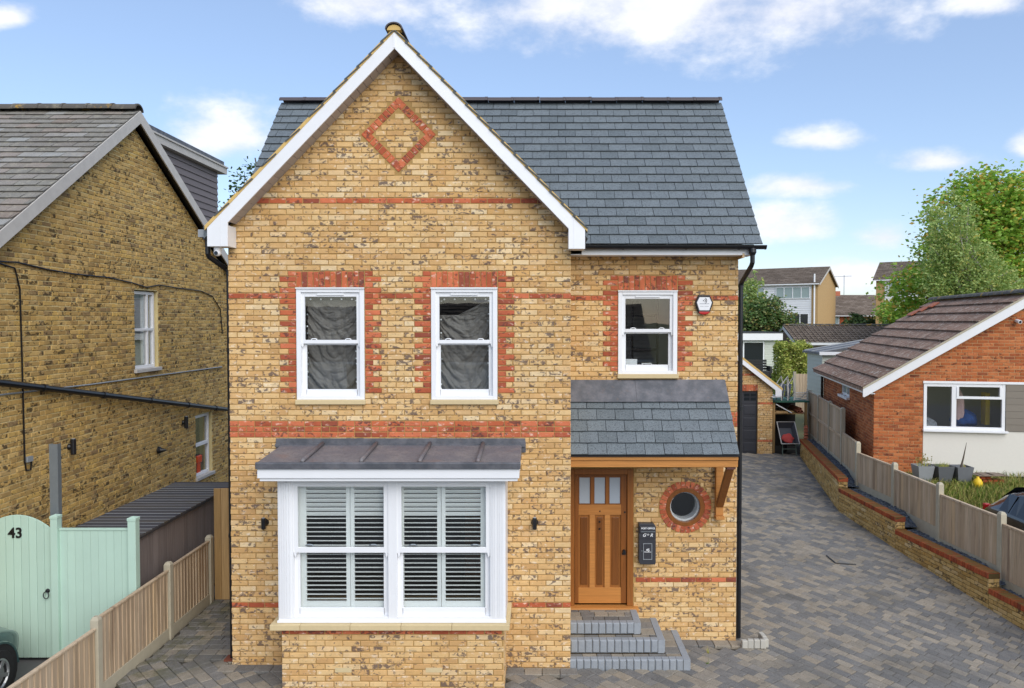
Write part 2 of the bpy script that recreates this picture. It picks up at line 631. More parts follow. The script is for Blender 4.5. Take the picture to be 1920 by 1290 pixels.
g = G('grass_blades')
t = g.tone()
MT['grass'] = g.pb(g.ramp(t, [(0, '#4a6a24'), (.35, '#6f8436'), (.6, '#9a9450'), (.85, '#b5a46a'), (1, '#7f8a3c')]), .8, spec=.2)
g = G('lawn_turf')
n = g.noise(40, 4, .7)
MT['lawn'] = g.pb(g.mix(n, '#44702a', '#5d8a35'), .95, n, .6, .02, spec=.15)
g = G('earth')
n = g.noise(3, 6, .7)
MT['earth'] = g.pb(g.mix(n, '#6c6a4a', '#7d7a58'), .98, n, .4, .03, spec=.15)
MT['asphalt'] = plain('asphalt', '#5a5a5a', .95, .15, 30, bs=.3)
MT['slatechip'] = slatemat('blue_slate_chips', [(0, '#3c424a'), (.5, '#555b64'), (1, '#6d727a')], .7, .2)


def leafmat(name, pal, trans=.25):
    g = G(name)
    t = g.tone()
    c = g.ramp(t, pal)
    d = g.n('ShaderNodeBsdfDiffuse')
    tr = g.n('ShaderNodeBsdfTranslucent')
    g.set(d.inputs[0], c)
    g.set(tr.inputs[0], c)
    gl = g.n('ShaderNodeBsdfGlossy')
    gl.inputs['Roughness'].default_value = .45
    gl.inputs[0].default_value = (.6, .6, .6, 1)
    ms = g.n('ShaderNodeMixShader')
    ms.inputs[0].default_value = trans
    g.set(ms.inputs[1], d.outputs[0])
    g.set(ms.inputs[2], tr.outputs[0])
    m2 = g.n('ShaderNodeMixShader')
    m2.inputs[0].default_value = .04
    g.set(m2.inputs[1], ms.outputs[0])
    g.set(m2.inputs[2], gl.outputs[0])
    g.set(g.out.inputs[0], m2.outputs[0])
    return g.m


MT['leafA'] = leafmat('maple_leaf', [(0, '#74a038'), (.4, '#93b94a'), (.72, '#aecb5c'), (.86, '#cac258'), (.95, '#d3ac4c'), (1, '#ab8a48')], .35)
MT['leafB'] = leafmat('birch_leaf', [(0, '#85a058'), (.5, '#9fb66a'), (.8, '#b6c678'), (1, '#cfc674')], .4)
MT['leafC'] = leafmat('garden_leaf', [(0, '#4a6638'), (.5, '#648448'), (.8, '#859456'), (1, '#a89356')], .3)
MT['leafD'] = leafmat('dark_leaf', [(0, '#324a2c'), (.6, '#48653a'), (1, '#627248')])
MT['leafH'] = leafmat('hedge_leaf', [(0, '#71863c'), (.4, '#98a84a'), (.75, '#b5b95c'), (1, '#cbc878')])
MT['bark'] = plain('bark', '#5a5044', .95, .3, 14, bs=.5)
MT['birchbark'] = plain('birch_bark', '#a9a398', .9, .3, 8)


def glassmat(name, tint=(1, 1, 1, 1), boost=1.0, ior=1.5):
    g = G(name)
    lw_ = g.n('ShaderNodeLayerWeight')
    lw_.inputs[0].default_value = .5
    f5 = g.math('POWER', lw_.outputs['Facing'], 4.5)
    frs = g.math('ADD', .045, g.math('MULTIPLY', f5, .9))
    tr = g.n('ShaderNodeBsdfTransparent')
    tr.inputs[0].default_value = tint
    gl = g.n('ShaderNodeBsdfGlossy')
    gl.inputs['Roughness'].default_value = .01
    bp = g.n('ShaderNodeBump')
    bp.inputs['Strength'].default_value = .05
    bp.inputs['Distance'].default_value = .01
    g.set(bp.inputs['Height'], g.noise(2.2, 2, .5))
    g.set(gl.inputs['Normal'], bp.outputs[0])
    ms = g.n('ShaderNodeMixShader')
    g.set(ms.inputs[0], g.math('MULTIPLY', frs, boost, True))
    g.set(ms.inputs[1], tr.outputs[0])
    g.set(ms.inputs[2], gl.outputs[0])
    g.set(g.out.inputs[0], ms.outputs[0])
    return g.m


MT['glass'] = glassmat('window_glass', (.97, .985, .98, 1), 1.7)
MT['carglass'] = glassmat('car_glass', (.25, .28, .28, 1), 1.8)
MT['darkglass'] = plain('dark_window', '#23282c', .06, .05, 2, bs=0)
MT['paleglass'] = plain('curtained_window', '#93a3a2', .15, .1, 1.5, bs=0)
MT['frost'] = plain('obscured_glass', '#aab4be', .25, .03, 3, bs=0)
g = G('blackout_cloth')
n = g.noise(60, 3, .6)
MT['cloth'] = g.pb(g.mix(n, '#6a6662', '#7c7773'), .5, n, .3, .002, spec=.3)
MT['tealpaint'] = plain('teal_car_paint', '#2e4b4c', .3, .04, 30, metal=.35, coat=.6)
MT['blackcar'] = plain('black_car_paint', '#14171b', .22, .03, 30, metal=.2, coat=.8)
MT['whiteprint'] = plain('white_lettering', '#eceded', .6, 0.0)
MT['blackprint'] = plain('black_lettering', '#202124', .6, 0.0)
MT['greyprint'] = plain('grey_lettering', '#8a8d92', .6, 0.0)

g = G('mossy_coping_brick')
t = g.tone()
b = g.ramp(t, [(0, '#94492c'), (.4, '#b05a38'), (.8, '#a05136'), (1, '#7d4531')])
n = g.noise(14, 5, .6, g.vec((1, 1, 1), t))
b = g.hsv(b, g.math('ADD', .7, g.math('MULTIPLY', n, .6)))
nn = g.n('ShaderNodeSeparateXYZ')
g.set(nn.inputs[0], g.n('ShaderNodeNewGeometry').outputs['Normal'])
mo = g.noise(4, 6, .7)
mk_ = g.math('MULTIPLY', g.step(nn.outputs[2], .5, .9), g.step(mo, .32, .55))
b = g.mix(g.math('MULTIPLY', mk_, .85), b, g.mix(g.noise(20, 4, .6), '#6b5a30', '#83703f'))
MT['coping'] = g.pb(b, .92, n, .5, .006, spec=.2)

# ------------------------------------------------------------------ small repeated pieces
def piece_mesh(name, mat, w_, d_, h_, ch, jit, seed):
    """unit block 0..1, front at y=0 with a chamfer; sized for w_,d_,h_ metres"""
    r = random.Random(seed)
    ix, iy, iz = ch / w_, ch / d_, ch / h_

    def j(s):
        return (r.random() - .5) * 2 * jit / s
    V = []
    for (x, z) in ((0, 0), (1, 0), (1, 1), (0, 1)):
        V.append((x, 1, z))
    mid = [(x + j(w_), iy, z + j(h_)) for (x, z) in ((0, 0), (1, 0), (1, 1), (0, 1))]
    V += mid
    for (x, y, z), (sx, sz) in zip(mid, ((1, 1), (-1, 1), (-1, -1), (1, -1))):
        V.append((x + sx * ix, j(d_) * .6, z + sz * iz))
    F_ = [(0, 4, 5, 1)[::-1], (1, 5, 6, 2)[::-1], (2, 6, 7, 3)[::-1], (3, 7, 4, 0)[::-1],
          (4, 8, 9, 5)[::-1], (5, 9, 10, 6)[::-1], (6, 10, 11, 7)[::-1], (7, 11, 8, 4)[::-1], (8, 11, 10, 9)[::-1]]
    F_ = [tuple(q) for q in F_]
    me = bpy.data.meshes.new(name)
    me.from_pydata(V, [], F_)
    me.update()
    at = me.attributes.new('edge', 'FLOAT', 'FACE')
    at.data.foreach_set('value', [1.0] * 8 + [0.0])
    me.materials.append(mat)
    return me, V, F_


VARIANTS = {}


def variants(key, mat, w_, d_, h_, ch, jit, n=5):
    if key not in VARIANTS:
        VARIANTS[key] = [piece_mesh(key, mat, w_, d_, h_, ch, jit, hash_(key) + i) for i in range(n)]
    return VARIANTS[key]


def hash_(s):
    return sum((i + 1) * ord(c) for i, c in enumerate(s))


def place_pieces(pieces, name, vkey, parent, limit, joined, mat, key=None, local=False):
    """pieces: matrices of unit blocks. The `limit` that rank first by key(M) become objects, the rest one joined mesh."""
    var = VARIANTS[vkey]
    if key is None:
        order = list(range(len(pieces)))
        ok = order[:limit]
    else:
        sc_ = [(key(p), i) for i, p in enumerate(pieces)]
        ok = [i for s, i in sorted(x for x in sc_ if x[0] is not None)[:limit]]
    oks = set(ok)
    mb = MB()
    for i, p in enumerate(pieces):
        me, V, F_ = var[R_.randrange(len(var))]
        if i in oks:
            o = bpy.data.objects.new(name, me)
            put(o, parent, local)
            o.matrix_basis = p
        else:
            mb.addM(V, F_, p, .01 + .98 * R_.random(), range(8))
    if mb.v:
        mb.build(joined, mat, parent, kind='stuff', local=local)
    return len(oks)


def frame_M(o, U, N):
    """wall frame: x along U, y inwards (-N), z up"""
    U, N = Vector(U), Vector(N)
    Mx = Matrix((U, -N, Vector((0, 0, 1)))).transposed().to_4x4()
    Mx.translation = Vector(o)
    return Mx


def subtract(iv, cuts):
    out = [iv]
    for (a, b) in cuts:
        nx = []
        for (p, q) in out:
            if b <= p or a >= q:
                nx.append((p, q))
                continue
            if a > p:
                nx.append((p, a))
            if b < q:
                nx.append((b, q))
        out = nx
    return out


BL, BH, JT = .215, .064, .011
CR = .075


def fill_course(Mw, n, ivs, out, phase=None, head=False, pitch=.225, hh=BH, dep=.03, cr=CR, rough=.0015):
    """stretcher bond along intervals ivs of course n (bottom at n*cr)"""
    z = n * cr + JT / 2
    ph = (n % 2) * pitch / 2 if phase is None else phase
    if head == 'flemish':
        cyc = [pitch, pitch / 2]
    elif head:
        cyc = [pitch / 2]
    else:
        cyc = [pitch]
    for (a, b) in ivs:
        if b - a < .02:
            continue
        per = sum(cyc)
        u = math.floor((a - ph) / per) * per + ph
        k = 0
        while u < b:
            L = cyc[k % len(cyc)]
            k += 1
            p, q = max(u + JT / 2, a + JT / 4), min(u + L - JT / 2, b - JT / 4)
            u += L
            if q - p < .025:
                continue
            out.append(Mw @ Matrix.Translation((p, (R_.random() - .5) * 2 * rough, z + (R_.random() - .5) * .002)) @ Matrix.Diagonal((q - p, dep, hh + (R_.random() - .5) * .003, 1)))


def unit(Mw, u0, u1, z0, z1, dep=.03, off=0.0):
    return Mw @ Matrix.Translation((u0, off + (R_.random() - .5) * .003, z0)) @ Matrix.Diagonal((u1 - u0, dep, z1 - z0, 1))


def wall_slab(mb, Mw, u0, u1, z0, z1, holes, t=.25, inset=.009):
    """mortar backing as boxes round rectangular holes (u0,u1,z0,z1)"""
    zs = sorted({z0, z1} | {h[2] for h in holes if z0 < h[2] < z1} | {h[3] for h in holes if z0 < h[3] < z1})
    for a, b in zip(zs[:-1], zs[1:]):
        m = (a + b) / 2
        cuts = [(h[0], h[1]) for h in holes if h[2] < m < h[3]]
        for (p, q) in subtract((u0, u1), cuts):
            mb.addM([(p, inset, a), (q, inset, a), (q, t, a), (p, t, a), (p, inset, b), (q, inset, b), (q, t, b), (p, t, b)],
                    [(0, 3, 2, 1), (4, 5, 6, 7), (0, 1, 5, 4), (1, 2, 6, 5), (2, 3, 7, 6), (3, 0, 4, 7)], Mw)


variants('brick_buff', MT['buff'], BL, .03, BH, .005, .0022)
variants('brick_red', MT['red'], BL, .03, BH, .005, .0022)
variants('brick_stock', MT['stock'], BL, .03, BH, .007, .004)
variants('brick_orange', MT['orange'], BL, .03, BH, .004, .0015)
variants('brick_ochre', MT['ochre'], BL, .03, BH, .005, .0025)
variants('coping', MT['coping'], .065, .215, .1, .006, .003)

# ------------------------------------------------------------------ terrain
WALL = [(8, 8.35), (13.3, 7.99), (16.13, 7.67), (18.96, 7.58), (25.2, 8.77), (30, 9.7)]
ZR = [(4, -.95), (8, -.72), (13.3, -.40), (16.13, -.20), (18.96, -.105), (25.2, .16), (30, .3)]
ZL = [(4, -.14), (11.2, -.08), (25, .2), (30, .3)]


def lin(tab, t):
    if t <= tab[0][0]:
        return tab[0][1]
    for (a, p), (b, q) in zip(tab[:-1], tab[1:]):
        if t <= b:
            return p + (q - p) * (t - a) / (b - a)
    return tab[-1][1]


def tz(x, y):
    wx = lin(WALL, y)
    zl = lin(ZL, y)
    if x <= -4:
        return .02
    if x <= .44:
        return .02 + (-.03 - .02) * (x + 4) / 4.44
    if x <= 3:
        return -.03 + (zl + .03) * (x - .44) / 2.56
    return zl + (lin(ZR, y) - zl) * min(1.15, (x - 3) / (wx - 3))


def tnorm(x, y):
    e = .2
    return Vector((-(tz(x + e, y) - tz(x - e, y)) / (2 * e), -(tz(x, y + e) - tz(x, y - e)) / (2 * e), 1)).normalized()


def sheet(name, xs, ys, fz, mat, kind='structure', label=None):
    mb = MB()
    V = [(x, y, fz(x, y)) for y in ys for x in xs]
    nx = len(xs)
    F_ = [(j * nx + i, j * nx + i + 1, (j + 1) * nx + i + 1, (j + 1) * nx + i) for j in range(len(ys) - 1) for i in range(nx - 1)]
    mb.add(V, F_)
    o = mb.build(name, mat)
    o['kind'] = kind
    if label:
        o['label'] = label
    return o


def rng(a, b, s):
    n = max(1, int(round((b - a) / s)))
    return [a + (b - a) * i / n for i in range(n + 1)]


GY = [(-400, -1.3), (7, -1.1), (26, -.1), (28, .25), (42, 1.25), (70, 1.3), (2000, 1.3)]
sheet('ground', [-1500, -300, -80, -30, -12, 0, 9, 20, 40, 80, 300, 1500], [-1200, -300, -60, 0, 7, 15, 26, 28, 36, 45, 70, 200, 600, 1800],
      lambda x, y: lin(GY, y), MT['earth'])
drive = sheet('driveway', rng(-5.5, 9.6, .4), rng(5, 27.5, .4), lambda x, y: tz(x, y) - .012, MT['soil'])
sheet('yard', [-30, -12, -9, -7.7, -6.5, -5.52], [2, 9, 10.5, 13, 16, 30], lambda x, y: .0, MT['asphalt'])


def upper(x, y):
    return lin([(14.9, .10), (15.4, .74), (17.2, .93), (18.6, .93), (28, 1.0)], y)


FLINE = [(4, 9.0), (9.8, 8.56), (13.5, 8.28), (17.2, 8.10), (19.0, 8.02), (26.2, 9.38), (30, 10.1)]
mbb = MB()
_ys = rng(4, 28, .5)
_us = [.06, .3, .7, 1.5, 3, 6, 15, 50]
mbb.add([(lin(FLINE, y) + u, y, upper(8, y) - (.12 if u < .1 else 0)) for y in _ys for u in _us],
        [(j * 8 + i, j * 8 + i + 1, (j + 1) * 8 + i + 1, (j + 1) * 8 + i) for j in range(len(_ys) - 1) for i in range(7)])
tag(mbb.build('bank', MT['earth']), kind='structure')
sheet('street', [-200, -40, 0, 40, 200], [-14, -7, 0, 4.6], lambda x, y: -.6, MT['asphalt'])

# block paving: rows on the diagonal
variants('paver', MT['paver'], .2, .05, .16, .006, .002)


def in_drive(x, y):
    if y < 8.5 or y > 25.6:
        return False
    if x < -5.42 or x > lin(WALL, y) + .1:
        return False
    if y > 10.15 and -4.12 < x < .5:
        return False
    if y > 11.15 and -4.12 < x < 2.92:
        return False
    if 9.55 < y and -3.2 < x < -.47:
        return False
    if .44 < x < 2.05 and y > 10.25:
        return False
    return True


pav = []


def pave(x, y, ux, uy, L, Wd, dz_=0.0):
    """one block, long side L along (ux,uy)"""
    n = tnorm(x, y)
    U = Vector((ux, uy, 0))
    U = (U - n * U.dot(n)).normalized()
    V = n.cross(U)
    c = Vector((x, y, tz(x, y) + dz_ + (R_.random() - .5) * .004))
    Mx = Matrix((U, -n, V)).transposed().to_4x4()
    g_ = .006
    Mx.translation = c - U * (L - g_) / 2 - V * (Wd - g_) / 2 + n * .03
    return Mx @ Matrix.Diagonal((L - g_, .05, Wd - g_, 1))


ang = rad(-47)
ux, uy = math.cos(ang), math.sin(ang)
for k in range(-160, 200):
    s0 = k * .16
    ox, oy = -uy * s0 + 2, ux * s0 + 14
    t = -16 + R_.random() * .3
    while t < 16:
        L = R_.choice((.12, .16, .24, .24, .2))
        x, y = ox + ux * (t + L / 2), oy + uy * (t + L / 2)
        t += L
        if not in_drive(x, y):
            continue
        if x < -4.25 and y > 10.35:
            continue
        if 9.98 < y < 10.2 and (-4.3 < x < -3.25 or -.4 < x < .5):
            continue
        if 10.98 < y < 11.25 and 2.0 < x < 3.0:
            continue
        pav.append(pave(x, y, ux, uy, L, .16))
# side passage: straight rows; darker border course along the walls
y = 10.43
while y < 12.55:
    x = -5.42 + R_.random() * .1
    while x < -4.2:
        L = R_.choice((.12, .16, .24, .24))
        pav.append(pave(x + L / 2, y, 1, 0, L, .16))
        x += L
    y += .16
for (a, b, yy) in ((-4.3, -3.26, 10.09), (-.42, .44, 10.09), (2.12, 2.95, 11.09)):
    x = a
    while x < b:
        pav.append(pave(x + .12, yy, 1, 0, .24, .2, .004))
        x += .24


def pav_key(p):
    c = p @ Vector((.5, 0, .5))
    if not inframe(c, 10):
        return None
    px, py, d = proj(c)
    if 505 < px < 960 or (1060 < px < 1310 and py < 1275):
        return None
    if px < 430 and py > 1240 - (px - 240) * .65 + 40 and px < 230:
        return None
    if px < 250:
        return None
    return d


place_pieces(pav, 'paver', 'paver', drive, 300, 'paving_blocks', MT['paver'], pav_key)

# ================================================================== the yellow brick house
F, RC = 10.2, 11.2
FX0, FX1, RX1, XC = -4.165, .449, 2.965, -1.858
SL = 1.03
house = thing('detached_house', 'new yellow brick house with front gable, bay window and timber porch', 'house', (-.6, 10.2, 0))
MF = frame_M((0, F, 0), (1, 0, 0), (0, -1, 0))
MR = frame_M((0, RC, 0), (1, 0, 0), (0, -1, 0))
W1, W2, W3 = (-3.249, -2.331, 3.6, 5.175), (-1.435, -.54, 3.6, 5.175), (1.189, 2.066, 3.875, 5.175)
BAYO = (-3.2, -.48, .9, 2.7)
DOOR = (.452, 1.427, .4, 2.53)
RW = (2.198, 1.954)
buff, redb = [], []


def quoins(Mw, w_, n0, n1, out, cuts):
    for n in range(n0, n1 + 1):
        L = .225 if n % 2 == 0 else .1125
        for (a, b) in ((w_[0] - L, w_[0] - .004), (w_[1] + .004, w_[1] + L)):
            out.append(unit(Mw, a + JT / 2, b - JT / 2 * 0 - .001, n * CR + JT / 2, n * CR + CR - JT / 2))
            cuts.setdefault(n, []).append((a, b))


def soldiers(Mw, x0, x1, z0, out):
    k = int(round((x1 - x0) / .0765))
    wd = (x1 - x0) / k
    for i in range(k):
        out.append(unit(Mw, x0 + i * wd + .005, x0 + (i + 1) * wd - .005, z0 + .004, z0 + .217, off=-.001))


# ---- gable wall
cuts = {}
for w_ in (W1, W2):
    for n in range(48, 69):
        cuts.setdefault(n, []).append((w_[0], w_[1]))
    for n in range(69, 72):
        cuts.setdefault(n, []).append((w_[0], w_[1]))
    quoins(MF, w_, 50, 71, redb, cuts)
    soldiers(MF, w_[0], w_[1], 5.175, redb)
for n in range(12, 36):
    cuts.setdefault(n, []).append((BAYO[0], BAYO[1]))
# diamond: bricks on edge along four sides, cut through the coursing
DC, DR = (-1.862, 7.22), .5
dia = []
for (sx, sz, ex, ez) in ((0, 1, 1, 0), (1, 0, 0, -1), (0, -1, -1, 0), (-1, 0, 0, 1)):
    p = Vector((DC[0] + sx * DR, 0, DC[1] + sz * DR))
    q = Vector((DC[0] + ex * DR, 0, DC[1] + ez * DR))
    d = (q - p)
    L = d.length
    d.normalize()
    inn = Vector((DC[0], 0, DC[1])) - (p + q) / 2
    inn = (inn - d * inn.dot(d)).normalized()
    k = 9
    wd = L / k
    for i in range(k):
        # block: local x along inn (.102), z along d
        zax = d if (inn.cross(Vector((0, 1, 0)))).dot(d) > 0 else -d
        st = p + d * (wd * i) if zax.dot(d) > 0 else p + d * (wd * (i + 1))
        Mx = Matrix((inn, Vector((0, 1, 0)), zax)).transposed().to_4x4()
        Mx.translation = Vector((st.x, F - .001, st.z)) + zax * .005
        trim = .0
        if i == 0 or i == k - 1:
            trim = .03
        dia.append(Mx @ Matrix.Translation((0 if trim == 0 else 0, 0, 0)) @ Matrix.Diagonal((.1, .03, wd - .01, 1)))
redb += dia


def diamond_cut(n):
    zc = (n + .5) * CR
    h = abs(zc - DC[1])
    out_ = []
    ro, ri = DR + .012, DR - .155
    if h < ro + .02:
        o = ro - h + .03
        if h < ri - .02:
            i_ = ri - h - .02
            out_ = [(DC[0] - o, DC[0] - i_), (DC[0] + i_, DC[0] + o)]
        else:
            out_ = [(DC[0] - o, DC[0] + o)]
    return out_


for n in range(-3, 112):
    ztop = (n + 1) * CR
    hw = (8.37 - ztop) / SL
    if hw < .1:
        break
    a, b = max(FX0, XC - hw), min(FX1, XC + hw)
    cc = list(cuts.get(n, [])) + diamond_cut(n)
    ivs = subtract((a, b), cc)
    if n in (11, 67, 84, 42, 44):
        fill_course(MF, n, ivs, redb)
    elif n == 43:
        fill_course(MF, n, ivs, redb, head=True)
    else:
        fill_course(MF, n, ivs, buff)
mb = MB()
wall_slab(mb, MF, FX0 + .006, FX1 - .006, -.4, 5.95, [W1, W2, BAYO])
hz = (8.36 - 5.95) / SL
mb.prism([(XC - hz, 5.95), (XC + hz, 5.95), (XC, 8.36)], 'y', F + .007, F + .25)
front_wall = mb.build('front_wall', MT['mortar'], house)

# ---- recessed wall
cuts = {}
for n in range(51, 69):
    cuts.setdefault(n, []).append((W3[0], W3[1]))
for n in range(69, 72):
    cuts.setdefault(n, []).append((W3[0], W3[1]))
quoins(MR, W3, 53, 71, redb, cuts)
soldiers(MR, W3[0], W3[1], 5.175, redb)
for n in range(-3, 35):
    cuts.setdefault(n, []).append((FX1, DOOR[1] + .004))
k = 30
ring = []
for i in range(k):
    a = 2 * math.pi * i / k
    rv = Vector((math.cos(a), 0, math.sin(a)))
    tv = Vector((-math.sin(a), 0, math.cos(a)))
    # block: x along tangent, z radial outward, y inwards
    Mx = Matrix((-tv, Vector((0, 1, 0)), rv)).transposed().to_4x4()
    wd = .063
    Mx.translation = Vector((RW[0], RC - .001, RW[1])) + rv * .288 + tv * wd / 2
    ring.append(Mx @ Matrix.Diagonal((wd, .03, .1, 1)))
redb += ring
for n in range(-3, 76):
    cc = list(cuts.get(n, []))
    zc = (n + .5) * CR
    h = abs(zc - RW[1])
    if h < .40:
        hw = math.sqrt(max(.0, .40 ** 2 - h * h))
        cc.append((RW[0] - hw, RW[0] + hw))
    ivs = subtract((FX1 + .002, RX1), cc)
    fill_course(MR, n, ivs, redb if n in (11, 67, 42, 43, 44) else buff)
mb = MB()
wall_slab(mb, MR, FX1 - .2, RX1 - .006, -.45, 5.69, [W3, (FX1 - .01, DOOR[1], .35, 2.53), (RW[0] - .235, RW[0] + .235, RW[1] - .235, RW[1] + .235)])
recess_wall = mb.build('recess_wall', MT['mortar'], house)

# ---- bay plinth
BYF, BX0, BX1 = 9.5, -3.246, -.426
MBay = frame_M((0, BYF, 0), (1, 0, 0), (0, -1, 0))
baybr = []
for n in range(-3, 11):
    fill_course(MBay, n, [(BX0, BX1)], redb if n == 10 else baybr)
MBs = frame_M((BX1, 0, 0), (0, 1, 0), (1, 0, 0))
MBl = frame_M((BX0, 0, 0), (0, -1, 0), (-1, 0, 0))
side = []
for n in range(-3, 11):
    fill_course(MBs, n, [(BYF + .012, F)], side)
    fill_course(MBl, n, [(-F, -BYF - .012)], side)
mb = MB()
mb.box(BX0 + .007, BX1 - .007, BYF + .007, F + .02, -.4, .824)
bay_plinth = mb.build('bay_plinth', MT['mortar'], house)

# ---- side and return walls
MRet = frame_M((FX1, 0, 0), (0, 1, 0), (1, 0, 0))
MRs = frame_M((RX1, 0, 0), (0, 1, 0), (1, 0, 0))
MLs = frame_M((FX0, 0, 0), (0, -1, 0), (-1, 0, 0))
for n in range(-3, 75):
    fill_course(MRet, n, [(F + .012, RC)], side)
for n in range(-3, 110):
    z = (n + 1) * CR
    if z < 5.7:
        iv = (RC + .012, 15.4)
        fill_course(MRs, n, [iv], side)
        fill_course(MLs, n, [(-15.4, -F - .012)], side)
    else:
        h = (8.35 - z) / 1.093
        if h > .15:
            fill_course(MRs, n, [(13.3 - h, 13.3 + h)], side)
mb = MB()
mb.box(FX1 - .25, FX1 - .007, F + .25, RC + .25, -.4, 5.69)
mb.prism([(RC + .25, -.45), (15.4, -.45), (15.4, 5.7), (13.3, 8.35), (RC + .25, 5.95)], 'x', RX1 - .25, RX1 - .007)
mb.box(FX0 + .007, FX0 + .25, F + .25, 15.4, -.4, 5.7)
mb.box(FX0 + .25, RX1 - .25, 15.15, 15.4, -.4, 5.7)
side_wall = mb.build('side_wall', MT['mortar'], house)
place_pieces(side, 'brick', 'brick_buff', side_wall, 0, 'brickwork', MT['buff'])


def front_key(M_):
    c = M_ @ Vector((.5, 0, .5))
    if not inframe(c, 8):
        return None
    px, py, d = proj(c)
    if c.y > 9.7 and 470 < px < 990 and py > 812:
        return None
    if (M_ @ Vector((1, 0, 0)) - M_ @ Vector((0, 0, 0))).length < .15:
        return None
    return abs(py - 780) * .002 + d


place_pieces(baybr, 'brick', 'brick_buff', bay_plinth, 110, 'brickwork', MT['buff'], lambda m: None if not inframe(m @ Vector((.5, 0, .5)), 4) else -(m @ Vector((0, 0, 0))).z)
fr = [m for m in buff if (m @ Vector((0, 0, 0))).y < 10.6]
rr = [m for m in buff if (m @ Vector((0, 0, 0))).y >= 10.6]
place_pieces(fr, 'brick', 'brick_buff', front_wall, 190, 'brickwork', MT['buff'], front_key)
place_pieces(rr, 'brick', 'brick_buff', recess_wall, 0, 'brickwork', MT['buff'])


def red_key(m):
    c = m @ Vector((.5, 0, .5))
    px, py, d = proj(c)
    if not inframe(c, 4):
        return None
    if c.y > 10.1 and c.y < 10.4 and 512 < px < 962 and 1130 < py < 1150:
        return None
    if c.y > 11 and (px < 1074 or (px < 1385 and 720 < py < 872)):
        return None
    return 0


def split_red(parent, lo, hi):
    ms = [m for m in redb if lo <= (m @ Vector((0, 0, 0))).y < hi]
    place_pieces(ms, 'red_brick', 'brick_red', parent, 400, 'red_brickwork', MT['red'], red_key)


split_red(bay_plinth, 9.0, 9.8)
split_red(front_wall, 9.8, 10.6)
split_red(recess_wall, 10.6, 12)

# ---- roofs
variants('slate', MT['slate'], .27, .012, .2, .002, .002)


def slate_rows(o, U, S, N_, width, rows, gauge, sw, out, test=None, lap=.03, th=.016, gap=.005):
    """pieces with x along U, y into the roof, z up-slope"""
    o, U, S, N_ = Vector(o), Vector(U), Vector(S).normalized(), Vector(N_).normalized()
    for r in range(rows):
        u = -(r % 2) * sw / 2 - R_.random() * .03
        while u < width:
            a, b = max(u, 0), min(u + sw, width)
            u += sw
            if b - a < .03:
                continue
            tilt = (N_ * 1.0 + S * ((th + gap) / gauge)).normalized()
            S2 = U.cross(-tilt)
            if S2.dot(S) < 0:
                S2 = -S2
            Mx = Matrix((U, -tilt, S2)).transposed().to_4x4()
            Mx.translation = o + U * (a + .002) + S * (r * gauge + (R_.random() - .5) * .006) + N_ * (th + gap + .004)
            m = Mx @ Matrix.Diagonal((b - a - .004, th, gauge + lap, 1))
            c = m @ Vector((.5, 0, .5))
            if test is None or test(c):
                out.append(m)


ridge_z, ridge_y = 8.52, 13.3
S_main = Vector((0, ridge_y - 10.83, ridge_z - 5.83)).normalized()
N_main = Vector((0, -S_main.z, S_main.y))
mb = MB()
mb.prism([(10.915, 5.86), (13.3, 8.50), (15.75, 5.80), (15.75, 5.68), (13.3, 8.34), (10.915, 5.825)], 'x', -4.44, 3.16)
gr_ = 8.50
mb.prism([(XC - 2.52, gr_ - 2.52 * SL), (XC, gr_), (XC + 2.52, gr_ - 2.52 * SL), (XC + 2.52, gr_ - 2.52 * SL - .1), (XC, gr_ - .1), (XC - 2.52, gr_ - 2.52 * SL - .1)], 'y', 9.96, 13.29)
roof = mb.build('roof', MT['slate'], house)
sl = []
L_main = (Vector((0, ridge_y, ridge_z)) - Vector((0, 10.83, 5.83))).length


def main_vis(c):
    return c.z > gr_ + .05 - SL * abs(c.x - XC) - .12


slate_rows((-4.46, 10.80, 5.81), (1, 0, 0), S_main, N_main, 7.66, 18, L_main / 18, .275, sl, main_vis)


def sl_key(m):
    c = m @ Vector((.5, 0, .5))
    return None if c.z < gr_ - SL * abs(c.x - XC) + .03 else c.y


place_pieces(sl, 'slate', 'slate', roof, 330, 'slating', MT['slate'], sl_key)
gs = []
for sgn in (-1, 1):
    S_ = Vector((-sgn, 0, SL)).normalized()
    N_ = Vector((sgn * SL, 0, 1)).normalized()
    U_ = Vector((0, 1, 0)) if sgn > 0 else Vector((0, -1, 0))
    o_ = Vector((XC + sgn * 2.5, 9.9 if sgn > 0 else 13.2, gr_ - 2.5 * SL))
    slate_rows(o_, U_, S_, N_, 3.3, 16, .2235, .275, gs)
place_pieces(gs, 'slate', 'slate', roof, 0, 'gable_slating', MT['slate'])
# ridge tiles
rt = MB()
pr_ = [(math.cos(a) * .13, math.sin(a) * .1) for a in [math.pi * i / 8 for i in range(9)]]


def ridge_tile(parent, p, L, axis, mat, r=.13, h=.1, name='ridge_tile'):
    m_ = MB()
    pts = [(math.cos(math.pi * i / 10) * r, math.sin(math.pi * i / 10) * h) for i in range(11)]
    pin = [(a * .86, b * .82) for a, b in pts[::-1]]
    poly = pts + pin
    if axis == 'x':
        m_.prism([(p[1] + a, p[2] + b) for a, b in poly], 'x', p[0], p[0] + L)
        q = [(p[1] + a * 1.05, p[2] + b * 1.07) for a, b in pts] + [(p[1] + a, p[2] + b) for a, b in pin]
        m_.prism(q, 'x', p[0] + L - .045, p[0] + L - .002)
    else:
        m_.prism([(p[0] + a, p[2] + b) for a, b in poly], 'y', p[1], p[1] + L)
    return m_.build(name, mat, parent)


